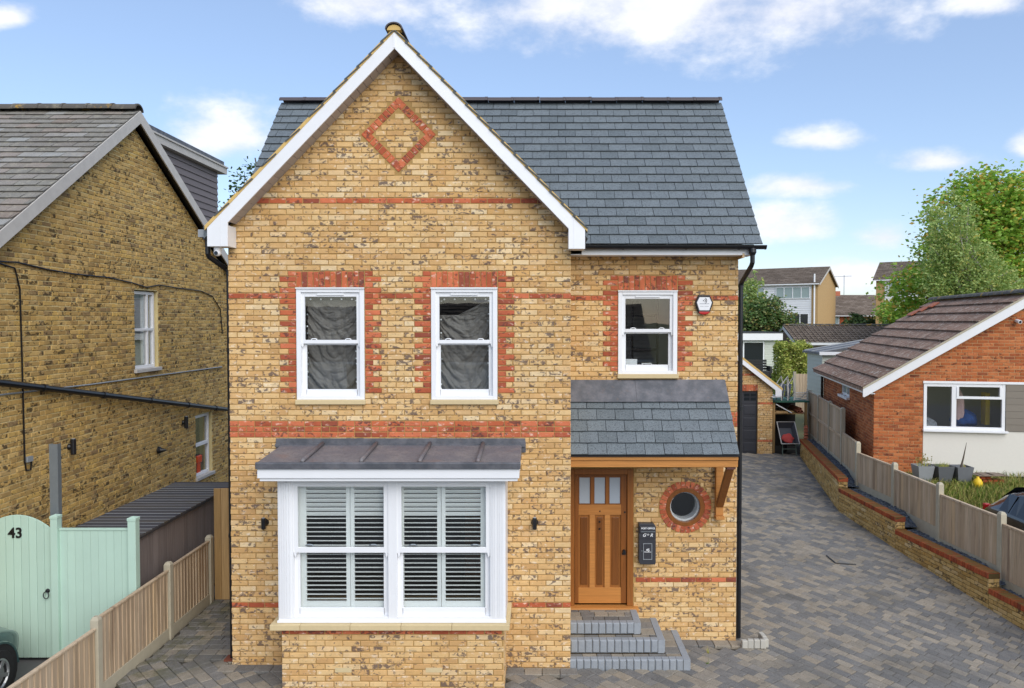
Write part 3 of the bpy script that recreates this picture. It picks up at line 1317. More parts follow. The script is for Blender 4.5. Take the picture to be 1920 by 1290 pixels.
x = -4.46
while x < 3.15:
    L = min(.45, 3.19 - x)
    ridge_tile(roof, (x, ridge_y, ridge_z + .005 + (R_.random() - .5) * .008), L - .004, 'x', MT['ridge'], .14, .085)
    x += .45
for i in range(6):
    ridge_tile(roof, (XC, 9.88 + i * .45, gr_ - .0), .446, 'y', MT['ridge'], .115, .09)
mb = MB()
mb.prism([(XC + math.cos(math.pi * i / 10) * .092, gr_ - .012 + math.sin(math.pi * i / 10) * .07) for i in range(11)], 'y', 9.9, 9.99)
mb.build('ridge_bedding', MT['vmortar'], roof)

# ---- gable trim
for sgn, xo, xi, zb in ((-1, 2.458, 2.189, 5.70), (1, 2.478, 2.262, 5.668)):
    def PX(v):
        return XC + sgn * v
    poly = [(XC, 8.475), (PX(xo), 8.475 - SL * xo), (PX(xo), zb), (PX(xi), zb), (PX(xi), 8.262 - SL * xi), (XC, 8.262)]
    mb = MB()
    mb.prism(poly, 'y', 9.92, 9.945)
    mb.build('bargeboard', MT['white'], house, bevel=.003)
    a, b = sorted((PX(xo - .002), PX(xi + .002)))
    bx = B('box_end', MT['white'], house, (a, b, 9.945, F + .02, zb + .004, 8.262 - SL * xi - .03))
    mb = MB()
    mb.prism([(XC, 8.475), (PX(xo + .03), 8.475 - SL * (xo + .03)), (PX(xo + .03), 8.475 - SL * (xo + .03) + .058), (XC, 8.533)], 'y', 9.915, 9.97)
    mb.build('verge_mortar', MT['vmortar'], house)
    # soffit boards between bargeboard and wall
    nb_ = 26
    for i in range(nb_):
        d0, d1 = xi * i / nb_ + .003, xi * (i + 1) / nb_ - .003
        m_ = MB()
        m_.prism([(PX(d0), 8.275 - SL * d0), (PX(d1), 8.275 - SL * d1), (PX(d1), 8.289 - SL * d1), (PX(d0), 8.289 - SL * d0)], 'y', 9.945, F + .02)
        m_.build('soffit_board', MT['brownsoffit'], house)
# cover strip at the apex joint
B('apex_joint_cover', MT['white'], house, (XC - .014, XC + .014, 9.915, 9.9205, 8.27, 8.46))
B('box_joint', MT['white'], house, (-4.14, -4.132, 9.917, 9.9205, 5.71, 6.12), (.468, .476, 9.917, 9.9205, 5.68, 6.05))

# ---- right eaves: fascia, soffit, gutter, downpipe
B('fascia', MT['white'], house, (.63, 3.10, 10.88, 10.905, 5.668, 5.82), bevel=.003)
B('soffit', MT['white'], house, (.46, 3.10, 10.905, RC + .05, 5.672, 5.685))
mb = MB()


def gutter(mb, p0, p1, r=.056, th=.006):
    """half round trough along x"""
    y0, z0 = p0[1], p0[2]
    A = [(y0 + r * math.cos(a), z0 + r * math.sin(a)) for a in [math.pi + math.pi * i / 10 for i in range(11)]]
    Bq = [(y0 + (r - th) * math.cos(a), z0 + (r - th) * math.sin(a)) for a in [math.pi + math.pi * i / 10 for i in range(11)]][::-1]
    mb.prism(A + Bq, 'x', p0[0], p1[0])


gutter(mb, (.64, 10.81, 5.80), (3.24, 10.81, 5.80))
mb.prism([(10.81 + .06 * math.cos(math.pi + math.pi * i / 10), 5.80 + .06 * math.sin(math.pi + math.pi * i / 10)) for i in range(11)], 'x', 3.235, 3.25)
for xx in (1.2, 2.1, 2.85):
    mb.prism([(10.81 + .061 * math.cos(math.pi + math.pi * i / 10), 5.80 + .062 * math.sin(math.pi + math.pi * i / 10)) for i in range(11)], 'x', xx, xx + .03)
mb.build('gutter', MT['black'], house)
mb = MB()
mb.lathe([(.05, 0), (.055, .06), (.036, .10)], Matrix.Translation((3.06, 10.81, 5.76)) @ Matrix.Rotation(math.pi, 4, 'X'), 14)
mb.tube([(3.06, 10.81, 5.68), (3.06, 10.81, 5.56), (3.055, 10.85, 5.51), (3.015, 11.2, 5.30), (3.012, 11.24, 5.24), (3.012, 11.24, -.02)], .034, 12)
for zz in (5.22, 3.4, 1.7):
    mb.tube([(3.012, 11.24, zz), (3.012, 11.24, zz + .05)], .041, 12)
mb.build('downpipe', MT['black'], house, smooth=False)
# left downpipe and the stub of the left gutter
mb = MB()
mb.box(-4.42, -4.32, 10.02, 10.12, 5.80, 5.86)
mb.tube([(-4.385, 10.1, 5.80), (-4.385, 10.1, 5.62), (-4.38, 10.12, 5.58), (-4.25, 10.34, 5.44), (-4.215, 10.36, 5.38), (-4.215, 10.36, .06)], .034, 12)
for zz in (5.36, 4.3, 2.95, 1.75, .8):
    mb.tube([(-4.215, 10.36, zz), (-4.215, 10.36, zz + .05)], .041, 12)
mb.build('downpipe', MT['black'], house)
B('gutter_end', MT['greyplastic'], house, (-4.47, -4.34, 10.0, 13, 5.83, 5.93))
B('drain_gully', plain('rust_clay', '#6e3a28', .9, .2), house, (-4.31, -4.18, 10.28, 10.44, .03, .075))

# ---- sash windows


def sash_window(parent, x0, x1, z0, z1, yf, split, sill=True, name='window', vent=True):
    t = .062
    fw = MB()
    y0, y1 = yf - .012, yf + .11
    fw.box(x0, x0 + t, y0, y1, z0, z1)
    fw.box(x1 - t, x1, y0, y1, z0, z1)
    fw.box(x0 + t, x1 - t, y0, y1, z1 - t, z1)
    fw.box(x0 + t, x1 - t, y0, y1, z0, z0 + .05)
    win = fw.build(name, MT['white'], parent, bevel=.004)
    B('head_drip', MT['white'], win, (x0 - .004, x1 + .004, y0 - .018, y0 + .01, z1 - .014, z1 + .004))
    # upper sash (outer), lower sash set back
    s = .052
    a0, a1 = x0 + t - .006, x1 - t + .006
    us = MB()
    yu0, yu1 = yf + .012, yf + .052
    us.box(a0, a0 + s, yu0, yu1, split, z1 - t)
    us.box(a1 - s, a1, yu0, yu1, split, z1 - t)
    us.box(a0 + s, a1 - s, yu0, yu1, z1 - t - .058, z1 - t)
    us.box(a0 + s, a1 - s, yu0, yu1, split, split + .05)
    for xx in (a0 + .004, a1 - .034):
        us.prism([(xx, split), (xx + .03, split), (xx + .026, split - .035), (xx + .012, split - .055), (xx + .004, split - .03)], 'y', yu0, yu1 - .005)
    us.build('sash', MT['white'], win, bevel=.003)
    ls = MB()
    yl0, yl1 = yf + .056, yf + .094
    ls.box(a0, a0 + s + .012, yl0, yl1, z0 + .05, split + .03)
    ls.box(a1 - s - .012, a1, yl0, yl1, z0 + .05, split + .03)
    ls.box(a0 + s, a1 - s, yl0, yl1, z0 + .05, z0 + .05 + .085)
    ls.box(a0 + s, a1 - s, yl0, yl1, split - .02, split + .03)
    ls.build('sash', MT['white'], win, bevel=.003)
    B('pane', MT['glass'], win, (a0 + s, a1 - s, yu0 + .018, yu0 + .022, split + .05, z1 - t - .058))
    B('pane', MT['glass'], win, (a0 + s + .012, a1 - s - .012, yl0 + .016, yl0 + .02, z0 + .135, split - .02))
    c = (x0 + x1) / 2
    if vent:
        B('trickle_vent', MT['white'], win, (c - .18, c + .18, yu0 - .016, yu0, z1 - t - .036, z1 - t - .016))
    for xx in (a0 + .17, a1 - .17):
        m_ = MB()
        m_.tube([(xx - .04, yl0 - .02, split + .055), (xx - .02, yl0 - .03, split + .066), (xx + .02, yl0 - .03, split + .066), (xx + .04, yl0 - .02, split + .055)], .007, 6)
        m_.build('sash_lock', MT['white'], win)
    if sill:
        B('sill', MT['stone'], win, (x0 - .012, x1 + .018, yf - .05, yf + .06, z0 - .062, z0 - .001), bevel=.006)
    return win


sash_window(house, W1[0] + .002, W1[1] - .002, 3.664, 5.172, F, 4.42)
sash_window(house, W2[0] + .002, W2[1] - .002, 3.664, 5.172, F, 4.42)
sash_window(house, W3[0] + .002, W3[1] - .002, 3.938, 5.172, RC, 4.555)

# ---- bay window
mb = MB()
X0, X1, ZB, ZT = -3.282, -.405, .908, 2.745
G1, G2 = (-3.034, -1.946), (-1.722, -.655)
yb = BYF
# corner posts, mullion, head and cill rail
mb.box(X0, G1[0] - .055, yb, yb + .12, ZB, ZT)
mb.box(G1[1] + .055, G2[0] - .055, yb, yb + .12, ZB, ZT)
mb.box(G2[1] + .055, X1, yb, yb + .12, ZB, ZT)
mb.box(G1[0] - .055, G1[1] + .055, yb, yb + .12, 2.69, ZT)
mb.box(G2[0] - .055, G2[1] + .055, yb, yb + .12, 2.69, ZT)
mb.box(G1[0] - .055, G1[1] + .055, yb, yb + .12, ZB, ZB + .07)
mb.box(G2[0] - .055, G2[1] + .055, yb, yb + .12, ZB, ZB + .07)
# side returns
mb.box(X0, X0 + .08, yb + .12, F - .001, ZB, ZT)
mb.box(X1 - .08, X1, yb + .12, F - .001, ZB, ZT)
bay = mb.build('bay_window', MT['white'], house, bevel=.004)
for i in range(5):
    for xx in (X0 + .022 + i * .031, X1 - .043 - i * .031):
        B('pilaster_flute', MT['white'], bay, (xx, xx + .021, yb - .009, yb + .001, ZB + .06, ZT - .05))
B('cill_bead', MT['white'], bay, (X0 - .01, X1 + .01, yb - .02, yb + .002, ZB + .002, ZB + .03))
for (a, b) in (G1, G2):
    sp = 1.793
    us = MB()
    y0 = yb + .012
    us.box(a - .06, a, y0, y0 + .04, sp, 2.70)
    us.box(b, b + .06, y0, y0 + .04, sp, 2.70)
    us.box(a, b, y0, y0 + .04, 2.634, 2.70)
    us.box(a, b, y0, y0 + .04, sp, sp + .068)
    for xx in (a - .052, b + .018):
        us.prism([(xx, sp), (xx + .034, sp), (xx + .03, sp - .04), (xx + .014, sp - .062), (xx + .004, sp - .03)], 'y', y0, y0 + .035)
    us.build('sash', MT['white'], bay, bevel=.003)
    ls = MB()
    y1 = yb + .056
    ls.box(a - .06, a + .012, y1, y1 + .04, ZB + .07, sp + .03)
    ls.box(b - .012, b + .06, y1, y1 + .04, ZB + .07, sp + .03)
    ls.box(a, b, y1, y1 + .04, ZB + .07, 1.072)
    ls.box(a, b, y1, y1 + .04, sp - .01, sp + .03)
    ls.build('sash', MT['white'], bay, bevel=.003)
    B('pane', MT['glass'], bay, (a, b, y0 + .018, y0 + .022, sp + .068, 2.634))
    B('pane', MT['glass'], bay, (a + .012, b - .012, y1 + .016, y1 + .02, 1.072, sp - .01))
    c = (a + b) / 2
    B('trickle_vent', MT['white'], bay, (c - .2, c + .2, y0 - .014, y0, 2.655, 2.675))
    for xx in (a + .14, b - .14):
        m_ = MB()
        m_.tube([(xx - .05, y1 - .015, sp + .085), (xx - .02, y1 - .03, sp + .1), (xx + .02, y1 - .03, sp + .1), (xx + .05, y1 - .015, sp + .085)], .009, 6)
        m_.build('sash_lock', MT['steel'], bay)
# stone cill in lengths
sx = [-3.372, -2.99, -2.36, -1.72, -1.08, -.352]
for a, b in zip(sx[:-1], sx[1:]):
    B('cill_stone', MT['stone'], bay, (a + .002, b - .002, 9.42, 9.62, .833, .905), bevel=.006)
B('cill_stone', MT['stone'], bay, (-.48, -.352, 9.623, F - .002, .833, .905), bevel=.006)
B('cill_stone', MT['stone'], bay, (-3.372, -3.24, 9.623, F - .002, .833, .905), bevel=.006)
# roof of the bay
B('bay_fascia', MT['white'], bay, (-3.452, -.226, 9.275, 9.30, 2.79, 2.912), (-3.452, -3.43, 9.30, F - .002, 2.79, 2.912), (-.248, -.226, 9.30, F - .002, 2.79, 2.912), bevel=.003)
B('bay_soffit', MT['white'], bay, (-3.43, -.248, 9.30, F - .002, 2.75, 2.80))
mb = MB()
mb.prism([(9.262, 2.985), (F - .004, 3.055), (F - .004, 2.93), (9.262, 2.93)], 'x', -3.462, -.216)
mb.build('lead_roof', MT['leadroof'], bay, bevel=.012)
mb = MB()
mb.prism([(9.245, 2.982), (9.262, 2.994), (9.28, 2.992), (9.28, 2.91), (9.25, 2.905)], 'x', -3.468, -.21)
mb.build('lead_drip', MT['lead'], bay, bevel=.008)
for xx in (-2.895, -2.172, -1.45, -.735):
    m_ = MB()
    m_.tube([(xx, 9.262, 2.998), (xx, 9.3, 3.012), (xx + .0, 10.17, 3.077)], [.022, .027, .027], 10)
    m_.build('lead_roll', MT['leadroof'], bay, smooth=True)
mb = MB()
mb.box(-3.533, -.166, F - .016, F - .002, 3.005, 3.142)
mb.box(-.24, -.16, F - .022, F - .016, 2.95, 3.10)
mb.box(-3.533, -.166, F - .05, F - .016, 3.03, 3.075)
mb.build('lead_flashing', MT['lead'], bay, bevel=.006)
B('air_brick', MT['stone'], house, *[(x0, x0 + .21, BYF - .004, BYF + .004, .268, .328) for x0 in (-2.57, -1.42)])

# ---- interior shells seen through the glass
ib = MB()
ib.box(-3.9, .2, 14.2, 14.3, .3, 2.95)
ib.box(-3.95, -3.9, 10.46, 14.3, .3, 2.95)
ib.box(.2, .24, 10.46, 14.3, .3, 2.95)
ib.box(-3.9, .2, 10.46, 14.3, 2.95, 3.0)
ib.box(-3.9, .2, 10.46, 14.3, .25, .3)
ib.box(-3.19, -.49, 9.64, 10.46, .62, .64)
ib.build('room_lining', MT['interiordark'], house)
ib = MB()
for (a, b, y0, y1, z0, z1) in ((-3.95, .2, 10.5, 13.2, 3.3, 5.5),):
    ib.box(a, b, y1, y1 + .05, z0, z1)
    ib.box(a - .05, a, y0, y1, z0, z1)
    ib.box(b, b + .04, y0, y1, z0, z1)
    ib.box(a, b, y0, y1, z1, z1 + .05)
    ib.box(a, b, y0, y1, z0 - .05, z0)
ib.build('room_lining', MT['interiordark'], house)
ib = MB()
ib.box(.5, 2.7, 13.6, 13.65, 3.4, 5.5)
ib.box(.45, .5, 11.46, 13.65, 3.4, 5.5)
ib.box(2.68, 2.7, 11.46, 13.65, 3.4, 5.5)
ib.box(.5, 2.7, 11.46, 13.65, 5.5, 5.55)
ib.box(.5, 2.7, 11.46, 13.65, 3.35, 3.4)
ib.build('room_lining', MT['interior'], house)
ib = MB()
ib.box(.5, 2.7, 13.0, 13.05, 0, 2.9)
ib.box(2.68, 2.7, 11.46, 13.05, 0, 2.9)
ib.box(.45, .5, 11.46, 13.05, 0, 2.9)
ib.box(.5, 2.7, 11.46, 13.05, 2.9, 2.95)
ib.build('room_lining', MT['interior'], house)
B('window_board', MT['white'], house, (W3[0], W3[1], RC + .11, RC + .36, 3.96, 3.985))
o = B('cupboard', MT['brownwood'], None, (-1.25, -.2, 12.9, 13.4, .302, 2.1), (-1.2, -.74, 12.88, 12.9, .4, 2.05), (-.71, -.25, 12.88, 12.9, .4, 2.05), bevel=.01)
tag(o, 'brown wooden cupboard seen through the lower right bay shutters', 'cupboard')
o = B('canvas', MT['white'], None, (1.27, 1.5, RC + .2, RC + .225, 3.986, 4.15), bevel=.003)
tag(o, 'plain white canvas standing on the right upper window board', 'canvas')
cf = thing('photo_frame', 'small white picture frame standing on the right upper window board', 'picture frame', (1.64, RC + .2, 3.986))
B('frame_rim', MT['white'], cf, (1.57, 1.582, RC + .2, RC + .22, 3.986, 4.09), (1.708, 1.72, RC + .2, RC + .22, 3.986, 4.09), (1.582, 1.708, RC + .2, RC + .22, 3.986, 3.998), (1.582, 1.708, RC + .2, RC + .22, 4.078, 4.09))
mb = MB()
mb.prism([(1.645 + .05 * math.cos(math.pi * i / 8), 4.0 + .05 * math.sin(math.pi * i / 8)) for i in range(9)], 'y', RC + .207, RC + .211)
mb.build('print', MT['stone'], cf)
B('backing', MT['interiordark'], cf, (1.582, 1.708, RC + .213, RC + .22, 3.998, 4.078))
sh = thing('ladder_shelf', 'dark ladder shelf against the wall inside the right upper window', 'shelf', (1.9, 13.4, 3.4))
B('upright', MT['interiordark'], sh, (1.68, 1.71, 13.5, 13.53, 3.4, 5.2), (2.12, 2.15, 13.5, 13.53, 3.4, 5.2))
for z_ in (4.2, 4.5, 4.8):
    B('shelf_board', MT['blackpaint'], sh, (1.71, 2.12, 13.35, 13.55, z_, z_ + .03))
o = B('headboard', plain('grey_fabric', '#55565c', .9, .1), None, (.7, 1.55, 12.5, 12.6, 3.41, 4.42), (.7, 1.7, 12.1, 12.5, 3.41, 4.05), bevel=.02)
tag(o, 'grey upholstered bed head seen through the right upper window', 'headboard')

# ---- plantation shutters behind the bay glass
SHL = ['first plantation shutter panel from the left behind the bay glass', 'second plantation shutter panel from the left behind the bay glass',
       'third plantation shutter panel from the left behind the bay glass', 'fourth plantation shutter panel, nearest the door, behind the bay glass']
lv = MB()
LW = .46
prof = [(.031 * math.cos(a), .0055 * math.sin(a)) for a in [2 * math.pi * i / 10 for i in range(10)]]
lv.prism(prof, 'x', 0, 1)
lv_me = lv.build('louvre', MT['shutter'])
lmesh = lv_me.data
bpy.data.objects.remove(lv_me)
panels = [(-3.06, -2.40), (-2.395, -1.92), (-1.76, -1.235), (-1.23, -.63)]
for i, (a, b) in enumerate(panels):
    ys = BYF + .135
    st = thing('window_shutter', SHL[i], 'shutter', ((a + b) / 2, ys, .98), group='plantation shutters inside the bay window')
    sw = .055 if i in (1, 2) else .10
    l0 = a + (sw if i in (0,) else .05)
    l1 = b - (sw if i in (3,) else .05)
    m_ = MB()
    m_.box(a, l0, ys - .014, ys + .014, .98, 2.72)
    m_.box(l1, b, ys - .014, ys + .014, .98, 2.72)
    m_.build('stile', MT['shutter'], st, bevel=.003)
    B('rail', MT['shutter'], st, (l0, l1, ys - .0135, ys + .0135, .98, 1.135), bevel=.003)
    B('rail', MT['shutter'], st, (l0, l1, ys - .0135, ys + .0135, 2.63, 2.72), bevel=.003)
    z = 1.165
    while z < 2.63:
        o = bpy.data.objects.new('louvre', lmesh)
        put(o, st)
        th = rad(-62) if z > 2.22 else rad(-6)
        o.matrix_basis = Matrix.Translation((l0, ys, z)) @ Matrix.Rotation(th, 4, 'X') @ Matrix.Diagonal((l1 - l0, 1, 1, 1))
        z += .0575

# ---- dark cloth stuck inside the two gable windows
for (w_, lab, sd) in ((W1, 'crumpled dark cloth stuck inside the left upper gable window', 3), (W2, 'crumpled dark cloth stuck inside the right upper gable window', 8)):
    rr_ = random.Random(sd)
    cl = thing('blackout_cloth', lab, 'cloth', ((w_[0] + w_[1]) / 2, F + .14, 3.75), group='dark cloths inside the gable windows')
    for (z0, z1, nm) in ((3.76, 4.45, 'lower_sheet'), (4.47, 4.99 if sd == 3 else 5.03, 'upper_sheet')):
        NX, NZ = 90, 80
        V, F_ = [], []
        xa, xb = w_[0] + .1, w_[1] - .1
        px_ = [rr_.random() * 6.28 for _ in range(8)]
        hang = [(rr_.uniform(.1, .9), rr_.uniform(-1.2, 1.2), rr_.uniform(18, 40), rr_.uniform(.012, .026)) for _ in range(7)]
        for j in range(NZ + 1):
            for i in range(NX + 1):
                u, v = i / NX, j / NZ
                # swags hang between the two top corners
                sag = (u - .5) ** 2 * 1.3
                wv = .5 * math.sin(u * 5 + px_[1]) + .35 * math.sin(v * 6 + u * 3 + px_[3])
                s_ = v - sag * 1.5 + .06 * wv
                d = .014 * (1 - 2 * abs(math.sin(8.5 * s_ + px_[0]))) * (1.15 - v * .6)
                q1 = Vector((u * 2.6 + sd, s_ * 4.2, sd * 1.7 + z0))
                d += .030 * (mnoise.ridged_multi_fractal(q1, 1.0, 2.1, 4, 1.0, 2.0) - 1.0)
                q2 = Vector((u * 5 + v * 3, v * 2.2 - u * 2, sd * 3.1))
                d += .012 * (1 - 2 * abs(mnoise.noise(q2)) * 2)
                z = z0 + (z1 - z0) * v
                if nm == 'upper_sheet' and v > .6:
                    if sd == 8:
                        z -= (1 - u) * .34 * (v - .6) / .4
                    else:
                        z += .02 * math.sin(u * 3)
                V.append((xa + (xb - xa) * u, F + .19 + d, z))
        for j in range(NZ):
            for i in range(NX):
                a = j * (NX + 1) + i
                F_.append((a, a + 1, a + NX + 2, a + NX + 1))
        m_ = MB()
        m_.add(V, F_)
        m_.build(nm, MT['cloth'], cl, smooth=True)
    for k_ in range(16):
        zz = 3.8 + .085 * k_
        for xx in (w_[0] + .128, w_[1] - .128):
            if rr_.random() < .35:
                continue
            m_ = MB()
            m_.lathe([(.011, 0), (.012, .004), (.004, .009)], Matrix.Translation((xx + rr_.uniform(-.006, .006), F + .085, zz + rr_.uniform(-.02, .02))) @ Matrix.Rotation(math.pi / 2, 4, 'X'), 8)
            m_.build('suction_cup', MT['greyplastic'] if rr_.random() < .5 else MT['white'], cl)
    for k_ in range(5):
        m_ = MB()
        m_.lathe([(.012, 0), (.013, .004), (.004, .009)], Matrix.Translation((w_[0] + .17 + k_ * .14, F + .085, 5.02)) @ Matrix.Rotation(math.pi / 2, 4, 'X'), 8)
        m_.build('suction_cup', MT['white'], cl)

# ---- porch
PZ0, PZ1, PY0 = 2.875, 3.80, 10.40
porch = B('porch_beam', MT['oakx'], house, (.455, 2.775, 10.44, 10.57, 2.70, 2.80), bevel=.004)
B('porch_fascia', MT['oakx'], porch, (.455, 2.775, 10.415, 10.439, 2.803, 2.852), bevel=.003)
S_p = Vector((0, RC - PY0, PZ1 - PZ0)).normalized()
N_p = Vector((0, -S_p.z, S_p.y))
mb = MB()
mb.prism([(PY0 + .02, PZ0 - .005), (RC - .002, PZ1 - .02), (RC - .002, PZ1 - .12), (PY0 + .1, PZ0 - .02)], 'x', .453, 2.765)
proof = mb.build('porch_roof', MT['black'], house)
ps = []
Lp = (RC - PY0) / S_p.y
slate_rows((.453, PY0, PZ0), (1, 0, 0), S_p, N_p, 2.33, 5, .19, .265, ps)
place_pieces(ps, 'slate', 'slate', proof, 80, 'slating', MT['slate'])
B('drip_edge', MT['black'], proof, (.453, 2.79, 10.395, 10.42, 2.852, 2.874))
mb = MB()
t0 = Lp - .36
p0 = Vector((0, PY0, PZ0)) + S_p * t0 + N_p * .034
p1 = Vector((0, RC - .004, PZ1 + .035))
pa = [(p0.y, p0.z), (p1.y, p1.z), (p1.y, p1.z + .02), (p0.y - .004, p0.z + .006)]
mb.prism(pa, 'x', .453, 1.46)
mb.prism([(a - .003, b + .004) for a, b in pa], 'x', 1.44, 2.776)
mb.build('lead_flashing', MT['lead'], proof, bevel=.003)
brk = B('porch_bracket', MT['oakx'], house, (2.632, 2.742, 11.11, RC - .001, 1.85, 2.70), bevel=.006)
mb = MB()
mb.beam((2.69, 11.13, 2.0), (2.69, 10.53, 2.68), .075, .10, (1, 0, 0))
mb.build('brace', MT['oak'], brk, bevel=.005)
B('corbel_cap', plain('red_oak_cap', '#5f3b33', .6, .1), brk, (2.63, 2.75, 10.46, 10.70, 2.665, 2.699))
B('bracket_foot', MT['oakx'], brk, (2.625, 2.75, 11.06, 11.195, 1.80, 1.848), bevel=.004)

# ---- front door
dy0 = RC + .02
dr = B('front_door', MT['oak'], house, (.56, 1.255 + .06, dy0 + .035, dy0 + .06, .52, 2.42))
df = MB()
df.box(.452, .55, dy0 - .02, dy0 + .07, .47, 2.53)
df.box(1.335, 1.427, dy0 - .02, dy0 + .07, .47, 2.53)
df.box(.55, 1.335, dy0 - .02, dy0 + .07, 2.44, 2.53)
df.build('door_frame', MT['oak'], dr, bevel=.006)
B('door_sill', MT['oakx'], dr, (.452, 1.50, RC - .10, dy0 + .07, .405, .468), bevel=.008)
m_ = MB()
dz0, dz1 = .5, 2.43
ax0, ax1 = .555, 1.33
stw = .10
m_.box(ax0, ax0 + .055, dy0 + .01, dy0 + .036, dz0, dz1)
m_.box(ax1 - .085, ax1, dy0 + .01, dy0 + .036, dz0, dz1)
m_.build('stile', MT['oak'], dr, bevel=.003)
i0, i1 = ax0 + .055, ax1 - .085
m_ = MB()
m_.box(i0, i1, dy0 + .011, dy0 + .035, 2.405, dz1)
m_.build('rail', MT['oakpanel'], dr, bevel=.003)
B('rail', MT['oakx'], dr, (i0, i1, dy0 + .011, dy0 + .035, 1.83, 1.985), bevel=.003)
B('rail', MT['oakx'], dr, (i0, i1, dy0 + .011, dy0 + .035, dz0, .735), bevel=.003)
pw = (i1 - i0 - .04 * 2) / 3
for i in range(3):
    a = i0 + i * (pw + .04)
    B('pane', MT['frost'], dr, (a + .014, a + pw - .014, dy0 + .026, dy0 + .032, 2.0, 2.39))
    m_ = MB()
    for (b0, b1, c0, c1) in ((a, a + .014, 1.985, 2.405), (a + pw - .014, a + pw, 1.985, 2.405), (a + .014, a + pw - .014, 1.985, 2.0), (a + .014, a + pw - .014, 2.39, 2.405)):
        m_.box(b0, b1, dy0 + .018, dy0 + .034, c0, c1)
    m_.build('glazing_bead', MT['oakpanel'], dr)
    if i < 2:
        B('muntin', MT['oak'], dr, (a + pw, a + pw + .04, dy0 + .011, dy0 + .035, 1.985, 2.405), bevel=.003)
        B('muntin', MT['oakx'], dr, (a + pw - .02, a + pw + .06, dy0 + .0112, dy0 + .0352, .735, 1.83), bevel=.003)
    lo, hi = a + (.02 if i else 0), a + pw - (.02 if i < 2 else 0)
    m_ = MB()
    m_.box(lo + .03, hi - .03, dy0 + .022, dy0 + .036, .775, 1.79)
    m_.build('panel', MT['oakpanel'], dr, bevel=.009)
for (xx, zz, r) in ((.93, 1.885, .014), (1.30, 1.87, .02), (.925, 1.725, .014), (.925, 1.62, .014)):
    m_ = MB()
    m_.lathe([(r, 0), (r, .008), (r * .5, .016)], Matrix.Translation((xx, dy0 + .022, zz)) @ Matrix.Rotation(math.pi / 2, 4, 'X'), 14)
    m_.build('door_stud', MT['blackpaint'], dr)
m_ = MB()
m_.box(1.262, 1.318, dy0 - .002, dy0 + .012, 1.235, 1.262)
m_.lathe([(.024, 0), (.024, .012), (.014, .03), (.026, .045), (.02, .06)], Matrix.Translation((1.29, dy0 + .012, 1.29)) @ Matrix.Rotation(math.pi / 2, 4, 'X'), 14)
m_.build('door_lock', MT['blackpaint'], dr)

# ---- round window
mr_ = Matrix.Translation((RW[0], RC + .02, RW[1])) @ Matrix.Rotation(math.pi / 2, 4, 'X')
m_ = MB()


def ringmesh(mb, r0, r1, d0, d1, n=48):
    V = []
    for k in range(n):
        a = 2 * math.pi * k / n
        c, s_ = math.cos(a), math.sin(a)
        for (r, d) in ((r0, d0), (r1, d0), (r1, d1), (r0, d1)):
            V.append((r * c, r * s_, d))
    F_ = []
    for k in range(n):
        k2 = (k + 1) % n
        for q in range(4):
            F_.append((k * 4 + q, k * 4 + (q + 1) % 4, k2 * 4 + (q + 1) % 4, k2 * 4 + q))
    return V, F_


V, F_ = ringmesh(m_, .224, .288, -.06, .018)
m_.addM(V, F_, mr_)
rwin = m_.build('round_window', MT['oak'], house, bevel=.006)
m_ = MB()
V, F_ = ringmesh(m_, .288, .293, -.02, .008)
m_.addM(V, F_, mr_)
m_.build('sealant_bead', MT['stone'], rwin)
m_ = MB()
m_.lathe([(.225, -.018), (.225, -.014)], mr_, 40)
m_.build('pane', MT['glass'], rwin)
m_ = MB()
V, F_ = ringmesh(m_, .200, .245, -.25, -.065)
m_.addM(V, F_, mr_)
m_.build('reveal_lining', MT['white'], rwin)

